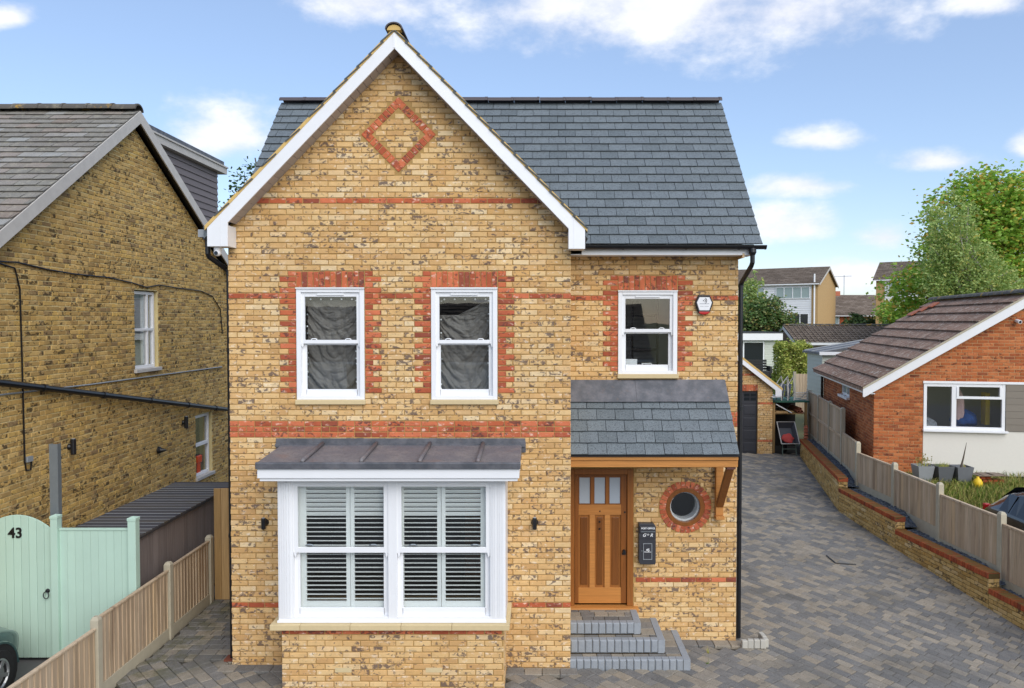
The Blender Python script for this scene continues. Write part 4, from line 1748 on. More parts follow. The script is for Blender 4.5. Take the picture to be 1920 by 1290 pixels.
# ---- doorstep: three wrapped steps of blocks with kerb edging
stp = thing('doorstep', 'three wrapped block paved steps below the oak front door', 'steps', (1.2, 10.6, -.05))
variants('kerb', MT['kerb'], .1, .1, .16, .014, .002)
variants('step_paver', MT['paver'], .2, .05, .16, .005, .002)
levels = [(-.10, .112, 10.20, 2.09, 10.98), (.112, .295, 10.40, 1.775, 10.98), (.295, .455, 10.60, 1.466, 11.12)]
mb = MB()
for (z0, z1, yfr, xr, _) in levels:
    mb.box(.455, xr - .02, yfr + .02, RC - .005, z0, z1 - .02)
mb.build('step_core', MT['dmortar'], stp)
kl, pl = [], []
for li, (z0, z1, yfr, xr, _) in enumerate(levels):
    xs0 = .455 if li else .43
    n = int(round((xr - .1 - xs0) / .1))
    wd = (xr - .1 - xs0) / n
    for i in range(n):
        kl.append(Matrix.Translation((xs0 + i * wd + .002, yfr + (R_.random() - .5) * .003, z0)) @ Matrix.Diagonal((wd - .004, .1, z1 - z0 + (R_.random() - .5) * .003, 1)))
    # right side kerb, blocks running back
    y = yfr
    while y < RC - .05:
        L = min(.2, RC - .004 - y)
        Mx = Matrix((Vector((0, 1, 0)), Vector((-1, 0, 0)), Vector((0, 0, 1)))).transposed().to_4x4()
        Mx.translation = (xr, y + .002, z0)
        kl.append(Mx @ Matrix.Diagonal((L - .004, .1, z1 - z0 - .001, 1)))
        y += .2
    # tread blocks
    yend = levels[li + 1][2] if li < 2 else RC - .03
    row = yfr + .1
    while row < yend - .02:
        dd = min(.16, yend - row)
        xx = xs0 + R_.random() * -.1
        while xx < xr - .1:
            L = R_.choice((.2, .24, .16))
            a, b = max(xx, xs0), min(xx + L, xr - .1)
            xx += L
            if b - a < .03:
                continue
            Mx = Matrix((Vector((1, 0, 0)), Vector((0, 0, -1)), Vector((0, 1, 0)))).transposed().to_4x4()
            Mx.translation = (a + .003, row + .003, z1 - .004 + (R_.random() - .5) * .003)
            pl.append(Mx @ Matrix.Diagonal((b - a - .006, .05, dd - .006, 1)))
        row += .16
    # side tread behind the front strip
    if li < 2:
        xa, xb = levels[li + 1][3], xr - .1
        row = levels[li + 1][2]
        while row < RC - .06:
            dd = min(.22, RC - .005 - row)
            Mx = Matrix((Vector((1, 0, 0)), Vector((0, 0, -1)), Vector((0, 1, 0)))).transposed().to_4x4()
            Mx.translation = (xa + .003, row + .003, z1 - .004 + (R_.random() - .5) * .003)
            pl.append(Mx @ Matrix.Diagonal((xb - xa - .006, .05, dd - .006, 1)))
            row += .22
place_pieces(kl, 'kerb_block', 'kerb', stp, 200, 'kerb_blocks', MT['kerb'])
place_pieces(pl, 'tread_block', 'step_paver', stp, 200, 'tread_blocks', MT['paver'])

# ---- things fixed to the front


def text_obj(body, size, mat, parent, M_, name='lettering', ext=.0015, shear=0.0, space=1.0, off=0.0, align='CENTER'):
    cu = bpy.data.curves.new('txt', 'FONT')
    cu.body = body
    cu.size = size
    cu.extrude = ext
    cu.shear = shear
    cu.space_character = space
    cu.offset = off
    cu.align_x = align
    cu.align_y = 'CENTER'
    to = bpy.data.objects.new('txt', cu)
    col.objects.link(to)
    bpy.context.view_layer.update()
    dg = bpy.context.evaluated_depsgraph_get()
    me = bpy.data.meshes.new_from_object(to.evaluated_get(dg))
    bpy.data.objects.remove(to)
    me.materials.clear()
    me.materials.append(mat)
    o = bpy.data.objects.new(name, me)
    put(o, parent)
    o.matrix_basis = M_
    return o


def facing(x, y, z):
    return Matrix.Translation((x, y, z)) @ Matrix.Rotation(math.pi / 2, 4, 'X')


def post_box():
    t = thing('post_box', 'charcoal cast metal post box with white lettering beside the front door', 'post box', (1.62, RC, 1.12))
    x0, x1, z0, z1 = 1.495, 1.747, 1.125, 1.735
    m_ = MB()
    m_.prism([(x0, z0 + .04), (x0 + .03, z0), (x1 - .01, z0), (x1, z0 + .02), (x1, z1 - .045), (x1 - .035, z1), (x0, z1)], 'y', RC - .10, RC - .002)
    m_.build('body', MT['charcoal'], t, bevel=.008)
    B('hood', MT['charcoal'], t, (x0 + .012, x1 - .006, RC - .118, RC - .1005, 1.60, 1.70), bevel=.006)
    B('slot_lip', MT['steel'], t, (x0 + .03, x1 - .014, RC - .122, RC - .1005, 1.615, 1.624))
    B('band', MT['charcoal'], t, (x0 + .01, x1 - .004, RC - .112, RC - .1005, 1.515, 1.525))
    B('name_panel', MT['charcoal'], t, (x0 + .065, x1 - .06, RC - .108, RC - .1005, 1.205, 1.44), bevel=.004)
    m_ = MB()
    a, b, c, d = x0 + .062, x1 - .057, 1.202, 1.445
    for q in ((a, a + .008, c, d), (b - .008, b, c, d), (a + .008, b - .008, c, c + .008), (a + .008, b - .008, d - .008, d)):
        m_.box(q[0], q[1], RC - .114, RC - .108, q[2], q[3])
    m_.build('panel_frame', MT['greyplastic'], t)
    m_ = MB()
    m_.lathe([(.010, 0), (.008, .006)], facing(x0 + .045, RC - .1005, 1.33), 10)
    m_.build('lock_cover', MT['steel'], t)
    xc = (x0 + x1) / 2 + .006
    text_obj('POST OFFICE', .034, MT['whiteprint'], t, facing(xc, RC - .1195, 1.668), off=.0008)
    text_obj('G', .066, MT['whiteprint'], t, facing(xc - .055, RC - .1025, 1.562), shear=.3, off=.0008)
    text_obj('VI', .042, MT['whiteprint'], t, facing(xc - .003, RC - .1025, 1.57), shear=.2)
    text_obj('R', .066, MT['whiteprint'], t, facing(xc + .052, RC - .1025, 1.562), shear=.3, off=.0008)
    text_obj('45', .052, MT['whiteprint'], t, facing(xc, RC - .1095, 1.345), off=.0008)
    B('name_line', MT['whiteprint'], t, *[(xc - .05 + i * .0145, xc - .05 + i * .0145 + .011, RC - .1095, RC - .1075, 1.311, 1.311 + .008 + (.004 if i in (0, 4) else 0)) for i in range(7)])
    return t


post_box()


def alarm():
    x, z = 2.45, 4.965
    t = thing('alarm_box', 'hexagonal white burglar alarm box with black rim and red lens', 'alarm', (x, RC, z))
    hexo = [(-.083, .138), (.083, .138), (.134, .03), (.083, -.12), (-.083, -.12), (-.134, .03)]
    m_ = MB()
    m_.prism([(x + a, z + b) for a, b in hexo], 'y', RC - .06, RC - .001)
    m_.build('rim', MT['blackpaint'], t, bevel=.008)
    m_ = MB()
    hexi = [(-.072, .108), (.072, .108), (.11, .03), (.072, -.085), (-.072, -.085), (-.11, .03)]
    m_.prism([(x + a, z + b) for a, b in hexi], 'y', RC - .068, RC - .0605)
    m_.build('cover', MT['white'], t, bevel=.003)
    m_ = MB()
    m_.prism([(x + .082 * math.cos(a), z - .102 + .045 * math.sin(a)) for a in [math.pi + math.pi * i / 12 for i in range(13)]], 'y', RC - .064, RC - .004)
    m_.build('lens', MT['redplastic'], t, bevel=.008)
    for r in (.026, .046):
        m_ = MB()
        pts = [(x - .012 + r * math.cos(a), RC - .0695, z + .058 + r * math.sin(a)) for a in [rad(-55 + 11 * i) for i in range(11)]]
        m_.tube(pts, .0042, 6)
        m_.build('signal_mark', MT['blackprint'], t)
    m_ = MB()
    m_.lathe([(.008, 0), (.008, .002)], facing(x - .014, RC - .0685, z + .058), 12)
    m_.build('signal_mark', MT['blackprint'], t)
    B('print_line', MT['greyprint'], t, *[(x - .07 + i * .0118, x - .07 + i * .0118 + .0095, RC - .0695, RC - .0675, z + .008, z + .016) for i in range(12)])
    B('print_line', MT['greyprint'], t, *[(x - .062 + i * .0105, x - .062 + i * .0105 + .007, RC - .0695, RC - .0675, z - .03, z - .024) for i in range(12) if i != 5])


alarm()


def wall_light(x, y, z, N_, label, h=.19, r=.03, group='black up and down wall lights'):
    t = thing('wall_light', label, 'wall light', (x, y, z), group=group)
    N_ = Vector(N_)
    c = Vector((x, y, z)) + N_ * .075
    m_ = MB()
    m_.lathe([(r * .8, -h / 2), (r, -h / 2 + .01), (r, h / 2 - .01), (r * .8, h / 2)], Matrix.Translation(c), 16)
    m_.build('lamp_tube', MT['blackpaint'], t)
    m_ = MB()
    m_.lathe([(.05, 0), (.05, .014), (.03, .05)], Matrix.Translation((x, y, z)) @ N_.to_track_quat('Z', 'Y').to_matrix().to_4x4(), 16)
    m_.build('wall_plate', MT['blackpaint'], t)
    m_ = MB()
    m_.lathe([(r * .7, 0), (r * .7, .003)], Matrix.Translation(c + Vector((0, 0, h / 2))), 14)
    m_.build('lens', MT['frost'], t)


wall_light(-3.69, F, 2.0, (0, -1, 0), 'black wall light on yellow brick left of the bay window', .15)
wall_light(-.04, F, 2.0, (0, -1, 0), 'black wall light between the bay window and the front door', .16)

t = thing('security_camera', 'white turret security camera under the left gable box end', 'camera', (-4.23, 10.03, 5.70))
m_ = MB()
m_.lathe([(.045, 0), (.05, .02), (.05, .05)], Matrix.Translation((-4.22, 10.02, 5.648)), 18)
m_.build('base', MT['white'], t)
m_ = MB()
bpts = [(.048 * math.cos(a), .048 * math.sin(a)) for a in [rad(-80 + 16 * i) for i in range(11)]]
m_.lathe([(max(.002, p[0]), p[1]) for p in bpts], Matrix.Translation((-4.22, 10.01, 5.625)) @ Matrix.Rotation(rad(75), 4, 'X'), 18)
m_.build('eyeball', MT['white'], t, smooth=True)
m_ = MB()
m_.lathe([(.026, 0), (.024, .006)], Matrix.Translation((-4.22, 9.963, 5.618)) @ Matrix.Rotation(rad(82), 4, 'X'), 16)
m_.build('lens', MT['darkglass'], t)

t = thing('gully_surround', 'small broken white mortar kerb round the drain by the right downpipe', 'drain surround', (3.1, 11.2, -.08))
m_ = MB()
for i in range(4):
    m_.obox(Matrix.Translation((3.03 + i * .09, 10.98, -.02 + R_.random() * .02)) @ Matrix.Rotation(R_.uniform(-.2, .2), 4, 'Z'), .085, .07, .13)
m_.build('front_kerb', MT['cement'], t, bevel=.012)
m_ = MB()
for i in range(3):
    m_.obox(Matrix.Translation((3.36, 11.05 + i * .1, -.02 + R_.random() * .02)) @ Matrix.Rotation(R_.uniform(-.2, .2), 4, 'Z'), .07, .095, .13)
m_.build('side_kerb', MT['cement'], t, bevel=.012)

# ================================================================== old brick house on the left
def wb(mb, Mw, u0, u1, d0, d1, z0, z1, tone=0.0):
    """box in a wall frame: u along, d inwards"""
    return mb.addM([(u0, d0, z0), (u1, d0, z0), (u1, d1, z0), (u0, d1, z0), (u0, d0, z1), (u1, d0, z1), (u1, d1, z1), (u0, d1, z1)],
                   [(0, 3, 2, 1), (4, 5, 6, 7), (0, 1, 5, 4), (1, 2, 6, 5), (2, 3, 7, 6), (3, 0, 4, 7)], Mw, tone)


def WB(name, mat, parent, Mw, *bs, **k):
    m = MB()
    for b in bs:
        wb(m, Mw, *b)
    return m.build(name, mat, parent, **k)


def simple_window(parent, Mw, u0, u1, z0, z1, d, t=.06, cols=(), rows=(), pane=None, sill=None, mat=None, local=False, depth=.07, mt=.045):
    """frame with vertical bars at cols and horizontal bars at rows"""
    mat = mat or MT['white']
    pane = pane or MT['glass']
    bs = [(u0, u0 + t, d, d + depth, z0, z1), (u1 - t, u1, d, d + depth, z0, z1), (u0 + t, u1 - t, d, d + depth, z0, z0 + t), (u0 + t, u1 - t, d, d + depth, z1 - t, z1)]
    for c in cols:
        bs.append((c - mt / 2, c + mt / 2, d + .002, d + depth - .002, z0 + t, z1 - t))
    for r in rows:
        bs.append((u0 + t, u1 - t, d - .004, d + depth - .004, r - mt / 2, r + mt / 2))
    w_ = WB('window', mat, parent, Mw, *bs, local=local, bevel=.004)
    lw = {'local': local}
    WB('pane', pane, w_, Mw, (u0 + t, u1 - t, d + depth * .55, d + depth * .62, z0 + t, z1 - t), **lw)
    if sill:
        WB('sill', sill, w_, Mw, (u0 - .06, u1 + .06, d - .12, d + depth, z0 - .07, z0 - .001), bevel=.006, **lw)
    return w_


OX = -7.7
old = thing('old_brick_house', 'weathered stock brick house with mossy slate roof on the left', 'house', (OX, 14.4, 0))
MO = frame_M((OX, 0, 0), (0, 1, 0), (1, 0, 0))
OW1, OW2 = (14.48, 15.38, 3.74, 5.32), (17.0, 17.86, 1.12, 2.58)
AY, AZ = 14.43, 8.70
SF, SB = .71, .60
ocr = .0775
ob = []
for n in range(-2, 112):
    zt = (n + 1) * ocr
    a = max(8.3, AY - (8.52 - zt) / SF)
    b = min(19.6, AY + (8.52 - zt) / SB)
    if b - a < .2:
        break
    zc = (n + .5) * ocr
    cc = []
    for w_ in (OW1, OW2):
        if w_[2] - .05 < zc < w_[3]:
            cc.append((w_[0], w_[1]))
        elif w_[3] <= zc < w_[3] + .23:
            cc.append((w_[0] - .06, w_[1] + .06))
    fill_course(MO, n, subtract((a, b), cc), ob, phase=(n % 2) * .169, head='flemish', hh=.066, cr=ocr, rough=.004)
for w_ in (OW1, OW2):
    u = w_[0] - .06
    k = 12
    wd = (w_[1] - w_[0] + .12) / k
    for i in range(k):
        ob.append(unit(MO, u + i * wd + .004, u + (i + 1) * wd - .004, w_[3] + .005 + .02 * math.sin(math.pi * (i + .5) / k), w_[3] + .228))
mb = MB()
wall_slab(mb, MO, 8.3, 19.6, -.3, 4.3, [OW2, (OW1[0], OW1[1], 3.74, 4.3)], .3, .010)
wall_slab(mb, MO, 8.7, 19.6, 4.3, 5.32, [OW1], .3, .010)
mb.prism([(9.95, 5.32), (19.6, 5.32), (19.6, 5.42), (AY, 8.50)], 'x', OX - .3, OX - .010)
old_wall = mb.build('gable_wall', MT['stockmortar'], old)


def old_key(m):
    c = m @ Vector((.5, 0, .5))
    px, py, d = proj(c)
    if not inframe(c, 6) or px > 415 or d > 13.2:
        return None
    if py > 960 or (m.to_scale().x < .12):
        return None
    return d


place_pieces(ob, 'brick', 'brick_stock', old_wall, 300, 'brickwork', MT['stock'], old_key)
# other walls, roof
mb = MB()
mb.box(-16, OX - .3, 8.4, 8.65, -.3, 4.3)
mb.box(-16, OX - .3, 19.3, 19.6, -.3, 5.5)
mb.build('plain_wall', MT['stock'], old)
mb = MB()
th = .09
mb.prism([(7.9, AZ - SF * (AY - 7.9)), (AY, AZ), (20.1, AZ - SB * (20.1 - AY)), (20.1, AZ - SB * (20.1 - AY) - th), (AY, AZ - th), (7.9, AZ - SF * (AY - 7.9) - th)], 'x', -16, -7.53)
oroof = mb.build('roof', MT['blackpaint'], old)
variants('old_slate', MT['oldslate'], .3, .012, .22, .003, .006)
os_ = []
S_o = Vector((0, 1, SF)).normalized()
N_o = Vector((0, -SF, 1)).normalized()
Lo = (AY - 7.9) * math.sqrt(1 + SF * SF)
slate_rows((-13.5, 7.9, AZ - SF * (AY - 7.9)), (1, 0, 0), S_o, N_o, 5.98, int(Lo / .215), .2155, .36, os_, None, .035)


def os_key(m):
    c = m @ Vector((.5, 0, .5))
    return proj(c)[2] if inframe(c, 6) else None


place_pieces(os_, 'slate', 'old_slate', oroof, 300, 'slating', MT['oldslate'], os_key)
bs_ = []
slate_rows((-7.52, 20.1, AZ - SB * (20.1 - AY)), (-1, 0, 0), Vector((0, -1, SB)), Vector((0, SB, 1)), 5.9, 30, .2155, .36, bs_)
place_pieces(bs_, 'slate', 'old_slate', oroof, 0, 'rear_slating', MT['oldslate'])
x = -13.5
while x < -7.55:
    L = min(.46, -7.49 - x)
    ridge_tile(oroof, (x, AY, AZ + .0 + (R_.random() - .5) * .012), L - .006, 'x', MT['lichen'], .15, .12)
    x += .46
# bargeboards
for (y1, s) in ((7.9, SF), (20.1, -SB)):
    def zz(y):
        return AZ - .012 - abs(s) * abs(AY - y)
    m_ = MB()
    m_.prism([(AY, zz(AY)), (y1, zz(y1)), (y1, zz(y1) - .23), (AY, zz(AY) - .23)], 'x', -7.53, -7.505)
    m_.build('bargeboard', MT['oldwhite'], old)
    m_ = MB()
    m_.prism([(AY, zz(AY) - .10), (y1, zz(y1) - .10), (y1, zz(y1) - .115), (AY, zz(AY) - .115)], 'x', OX - .01, -7.531)
    m_.build('soffit', MT['blackpaint'], old)
# dormer at the rear
dm = B('dormer', MT['tilegrey'], old, (-13, -8.02, 15.0, 19.0, 6.2, 8.45))
for i in range(13):
    z = 6.5 + i * .15
    m_ = MB()
    m_.prism([(-8.02, z), (-7.985, z), (-8.01, z + .17), (-8.02, z + .17)], 'y', 15.2, 19.02)
    m_.build('cladding_board', plain('grey_slate_cladding', '#6e6768', .75, .08) if i == 0 else dm.children[0].data.materials[0], dm)
B('dormer_fascia', MT['oldwhite'], dm, (-13.1, -7.87, 14.9, 19.3, 8.42, 8.60), (-13.1, -7.84, 14.88, 19.32, 8.57, 8.605))
B('dormer_roof', MT['lead'], dm, (-13.1, -7.86, 14.85, 19.1, 8.605, 8.70))
# windows
simple_window(old, MO, OW1[0] + .02, OW1[1] - .02, OW1[2] + .05, OW1[3] - .02, .07, .06, (OW1[0] + .62,), (4.55,), sill=MT['oldwhite'], mt=.05)
simple_window(old, MO, OW2[0] + .02, OW2[1] - .02, OW2[2] + .05, OW2[3] - .02, .07, .06, (), (1.88,), sill=MT['oldwhite'], mt=.07)
B('room_lining', MT['interior'], old, (-9.5, -9.45, 13.8, 16, 3.3, 5.6), (-9.5, -8.0, 13.8, 13.85, 3.3, 5.6), (-9.5, -8.0, 16, 16.05, 3.3, 5.6), (-9.5, -8.0, 13.8, 16.05, 5.6, 5.65), (-9.5, -8.0, 13.8, 16.05, 3.25, 3.3))
B('room_lining', MT['interiordark'], old, (-9.5, -9.45, 16.3, 18.6, .6, 2.9), (-9.5, -8.0, 16.3, 16.35, .6, 2.9), (-9.5, -8.0, 18.6, 18.65, .6, 2.9), (-9.5, -8.0, 16.3, 18.65, 2.9, 2.95), (-9.5, -8.0, 16.3, 18.65, .55, .6))
B('blind', MT['shutter'], old, (-7.90, -7.88, 15.06, 15.34, 3.86, 5.26))
o = B('jar', plain('orange_label', '#d24a1e', .5, .05), None, (-7.86, -7.78, 17.25, 17.5, 1.45, 1.62), (-7.87, -7.8, 17.28, 17.46, 1.19, 1.45), bevel=.02)
tag(o, 'orange topped tub standing inside the lower window of the old house', 'tub')
# pipes and cables on the wall
m_ = MB()
m_.tube([(-7.60, 9.0, 4.12), (-7.60, 10.7, 3.85), (-7.60, 18.6, 2.53)], .05, 10)
for yy in (11.6, 13.2, 14.8, 16.4, 17.8):
    zc = 3.85 - (yy - 10.7) * 1.32 / 7.9
    m_.tube([(-7.60, yy, zc), (-7.60, yy + .09, zc - .015)], .062, 10)
m_.build('soil_pipe', MT['black'], old)
m_ = MB()
m_.tube([(-7.685, 9, 3.68), (-7.685, 10.8, 3.67), (-7.685, 13, 3.63), (-7.685, 15.9, 3.615), (-7.685, 18.4, 3.60)], .014, 6)
m_.build('conduit', MT['greyplastic'], old)
m_ = MB()
m_.tube([(-7.68, 9, 5.6), (-7.68, 10.75, 5.57), (-7.68, 11.2, 5.59), (-7.68, 11.9, 5.53), (-7.68, 12.6, 5.50), (-7.68, 13.6, 5.50), (-7.68, 14.4, 5.44), (-7.68, 14.9, 5.38), (-7.68, 15.4, 5.45), (-7.68, 16.2, 5.42), (-7.68, 17.3, 5.4), (-7.68, 17.9, 5.3), (-7.68, 18.35, 5.0), (-7.68, 18.45, 4.4)], .013, 6)
m_.tube([(-7.68, 10.75, 5.56), (-7.68, 11.15, 5.5), (-7.68, 11.25, 5.2), (-7.68, 11.27, 4.2), (-7.68, 11.29, 2.62), (-7.68, 11.32, 2.48), (-7.68, 11.42, 2.47), (-7.68, 11.44, 2.6)], .013, 6)
m_.build('cable', MT['black'], old)
B('cable_socket', MT['greyplastic'], old, (-7.70, -7.65, 11.32, 11.44, 2.6, 2.68))
m_ = MB()
m_.lathe([(.075, 0), (.07, .03), (.05, .05), (.012, .16)], Matrix.Translation((-7.69, 15.3, 2.1)) @ Matrix.Rotation(math.pi / 2, 4, 'Y'), 16)
m_.build('flue_terminal', MT['blackpaint'], old)
wall_light(-7.695, 12.38, 2.66, (1, 0, 0), 'black wall light on old brick above the mint green panel', .26, .042, 'black tube lights on the old brick wall')
wall_light(-7.695, 16.37, 2.52, (1, 0, 0), 'black wall light on old brick next to the lower side window', .26, .042, 'black tube lights on the old brick wall')

# ---- mint gate and panel
GYp = 10.4
gate = thing('garden_gate', 'mint green arched board gate with number 43 and ring handle', 'gate', (-7.2, GYp, 0))
gx0, gx1 = -7.68, -6.72
nb_ = 9


def arch(x):
    return 1.83 + .215 * (1 - ((x + 7.2) / .50) ** 2)


for i in range(nb_):
    a, b = gx0 + (gx1 - gx0) * i / nb_ + .002, gx0 + (gx1 - gx0) * (i + 1) / nb_ - .002
    m_ = MB()
    m_.prism([(a, .05), (b, .05), (b, arch(b)), ((a + b) / 2, arch((a + b) / 2)), (a, arch(a))], 'y', GYp, GYp + .022)
    m_.build('board', MT['mint'], gate, bevel=.004)
B('ledge', MT['mint'], gate, (gx0, gx1, GYp + .023, GYp + .06, .25, .37), (gx0, gx1, GYp + .023, GYp + .06, 1.55, 1.67))
text_obj('43', .20, MT['blackpaint'], gate, facing(-7.22, GYp - .006, 1.79), 'number', .005, 0, 1.0, .004)
m_ = MB()
m_.lathe([(.03, 0), (.03, .008), (.016, .03)], facing(-6.785, GYp - .001, .99), 14)
m_.build('handle_rose', MT['blackpaint'], gate)
m_ = MB()
m_.tube([(-6.795 + .037 * math.sin(2 * math.pi * i / 16), GYp - .03, .935 + .048 * math.cos(2 * math.pi * i / 16)) for i in range(17)], .006, 6, caps=False)
m_.build('ring_handle', MT['blackpaint'], gate)
pan = thing('fence_panel', 'mint green boarded fence panel between two square posts', 'fence panel', (-6.1, GYp, 0))


def mint_post(a, b, zt, name='post'):
    m_ = MB()
    m_.box(a, b, GYp - .05, GYp + .06, 0, zt - .06)
    m_.box(a - .006, b + .006, GYp - .056, GYp + .066, zt - .059, zt - .02)
    c = (a + b) / 2
    m_.add([(a, GYp - .05, zt - .02), (b, GYp - .05, zt - .02), (b, GYp + .06, zt - .02), (a, GYp + .06, zt - .02), (c, GYp + .005, zt)], [(0, 1, 4), (1, 2, 4), (2, 3, 4), (3, 0, 4), (3, 2, 1, 0)])
    m_.build(name, MT['mint'], pan, bevel=.004)


mint_post(-6.71, -6.615, 2.06)
mint_post(-5.645, -5.535, 2.03)
for i in range(9):
    a, b = -6.613 + i * .1075, -6.613 + (i + 1) * .1075 - .0025
    B('board', MT['mint'], pan, (a, b, GYp, GYp + .02, .04, 1.83))
B('top_rail', MT['mint'], pan, (-6.613, -5.647, GYp - .012, GYp + .035, 1.832, 1.86), bevel=.003)
o = MB()
o.box(-6.88, -6.76, 10.62, 10.628, 0, 2.99)
o.box(-6.88, -6.872, 10.628, 10.70, 0, 2.99)
o.box(-6.768, -6.76, 10.628, 10.70, 0, 2.99)
o = o.build('steel_post', MT['steel'])
tag(o, 'galvanised steel channel post rising behind the mint green gate', 'post')

# ---- storage shed with boarded flat roof
shed = thing('storage_shed', 'low grey boarded store with dark plank roof beside the old house', 'shed', (-6.3, 12.5, 0))
B('carcass', MT['interiordark'], shed, (-6.84, -5.775, 10.84, 14.25, .02, 1.6))
i = 0
y = 10.84
while y < 14.2:
    B('wall_board', MT['greyclad'], shed, (-5.775, -5.755, y, y + .136, .05, 1.6))
    y += .14
x = -6.84
while x < -5.8:
    B('wall_board', MT['greyclad'], shed, (x, min(x + .136, -5.776), 10.815, 10.838, .05, 1.6))
    x += .14
y = 10.76
while y < 14.3:
    B('roof_board', MT['shedroof'], shed, (-6.9, -5.70, y, y + .172, 1.62 + R_.random() * .004, 1.65 + R_.random() * .004))
    y += .18
B('roof_strip', MT['greyplastic'], shed, *[(-6.9, -5.70, 10.76 + .18 * k - .012, 10.76 + .18 * k - .001, 1.635, 1.656) for k in range(1, 20, 1)])
B('edge_trim', MT['charcoal'], shed, (-5.735, -5.70, 10.755, 14.3, 1.60, 1.6195))

# ---- boundary fence on the left
LF = -5.47
lf = thing('boundary_fence', 'weathered board fence with concrete posts along the left passage', 'fence', (LF, 10.5, 0))
posts = [(7.45, .98), (9.29, 1.07), (11.13, 1.16), (12.52, 1.16)]


def conc_post(parent, x, y, z0, z1, w_=.1, rz=0.0, mat=None):
    m_ = MB()
    h = w_ / 2
    m_.prism([(-h, -h), (h, -h), (h, h), (-h, h)], 'z', z0, z1 - .04)
    m_.add([(-h, -h, z1 - .04), (h, -h, z1 - .04), (h, h, z1 - .04), (-h, h, z1 - .04), (-h * .6, -h * .6, z1), (h * .6, -h * .6, z1), (h * .6, h * .6, z1), (-h * .6, h * .6, z1)],
           [(0, 1, 5, 4), (1, 2, 6, 5), (2, 3, 7, 6), (3, 0, 4, 7), (4, 5, 6, 7)])
    Mx = Matrix.Translation((x, y, 0)) @ Matrix.Rotation(rz, 4, 'Z')
    m_.v = [tuple(Mx @ Vector(p)) for p in m_.v]
    return m_.build('post', mat or MT['concrete'], parent, bevel=.006)


for (y, z) in posts:
    conc_post(lf, LF, y, -.1, z)
for (a, z0), (b, z1) in zip(posts[:-1], posts[1:]):
    top = {7.45: .94, 9.29: 1.05, 11.13: 1.08}[a]
    B('gravel_board', MT['concrete'], lf, (LF - .02, LF + .025, a + .051, b - .051, -.08, .19), bevel=.005)
    y = a + .06
    while y < b - .07:
        wd = min(.105, b - .052 - y)
        m_ = MB()
        m_.add([(LF - .01, y, .192), (LF + .022, y, .192), (LF + .006, y + wd + .012, .192), (LF - .01, y + wd + .012, .192), (LF - .01, y, top - .03), (LF + .022, y, top - .03), (LF + .006, y + wd + .012, top - .03), (LF - .01, y + wd + .012, top - .03)],
               [(0, 3, 2, 1), (4, 5, 6, 7), (0, 1, 5, 4), (1, 2, 6, 5), (2, 3, 7, 6), (3, 0, 4, 7)])
        m_.build('board', MT['fence'], lf)
        y += .1
    B('capping', MT['fence'], lf, (LF - .02, LF + .03, a + .051, b - .051, top - .028, top), bevel=.004)
    B('rail', MT['fence'], lf, (LF - .05, LF - .0105, a + .051, b - .051, .3, .36), (LF - .05, LF - .0105, a + .051, b - .051, top - .2, top - .14))
sg = thing('side_gate', 'tall tan board gate closing the passage left of the yellow house', 'gate', (-4.85, 12.6, 0))
x = -5.42
while x < -4.25:
    wd = min(.118, -4.19 - x)
    B('board', MT['newfence'], sg, (x, x + wd, 12.6, 12.62, .045, 1.92 + R_.random() * .006), bevel=.003)
    x += .121
B('ledge', MT['newfence'], sg, (-5.42, -4.2, 12.622, 12.66, .3, .4), (-5.42, -4.2, 12.622, 12.66, 1.5, 1.6))


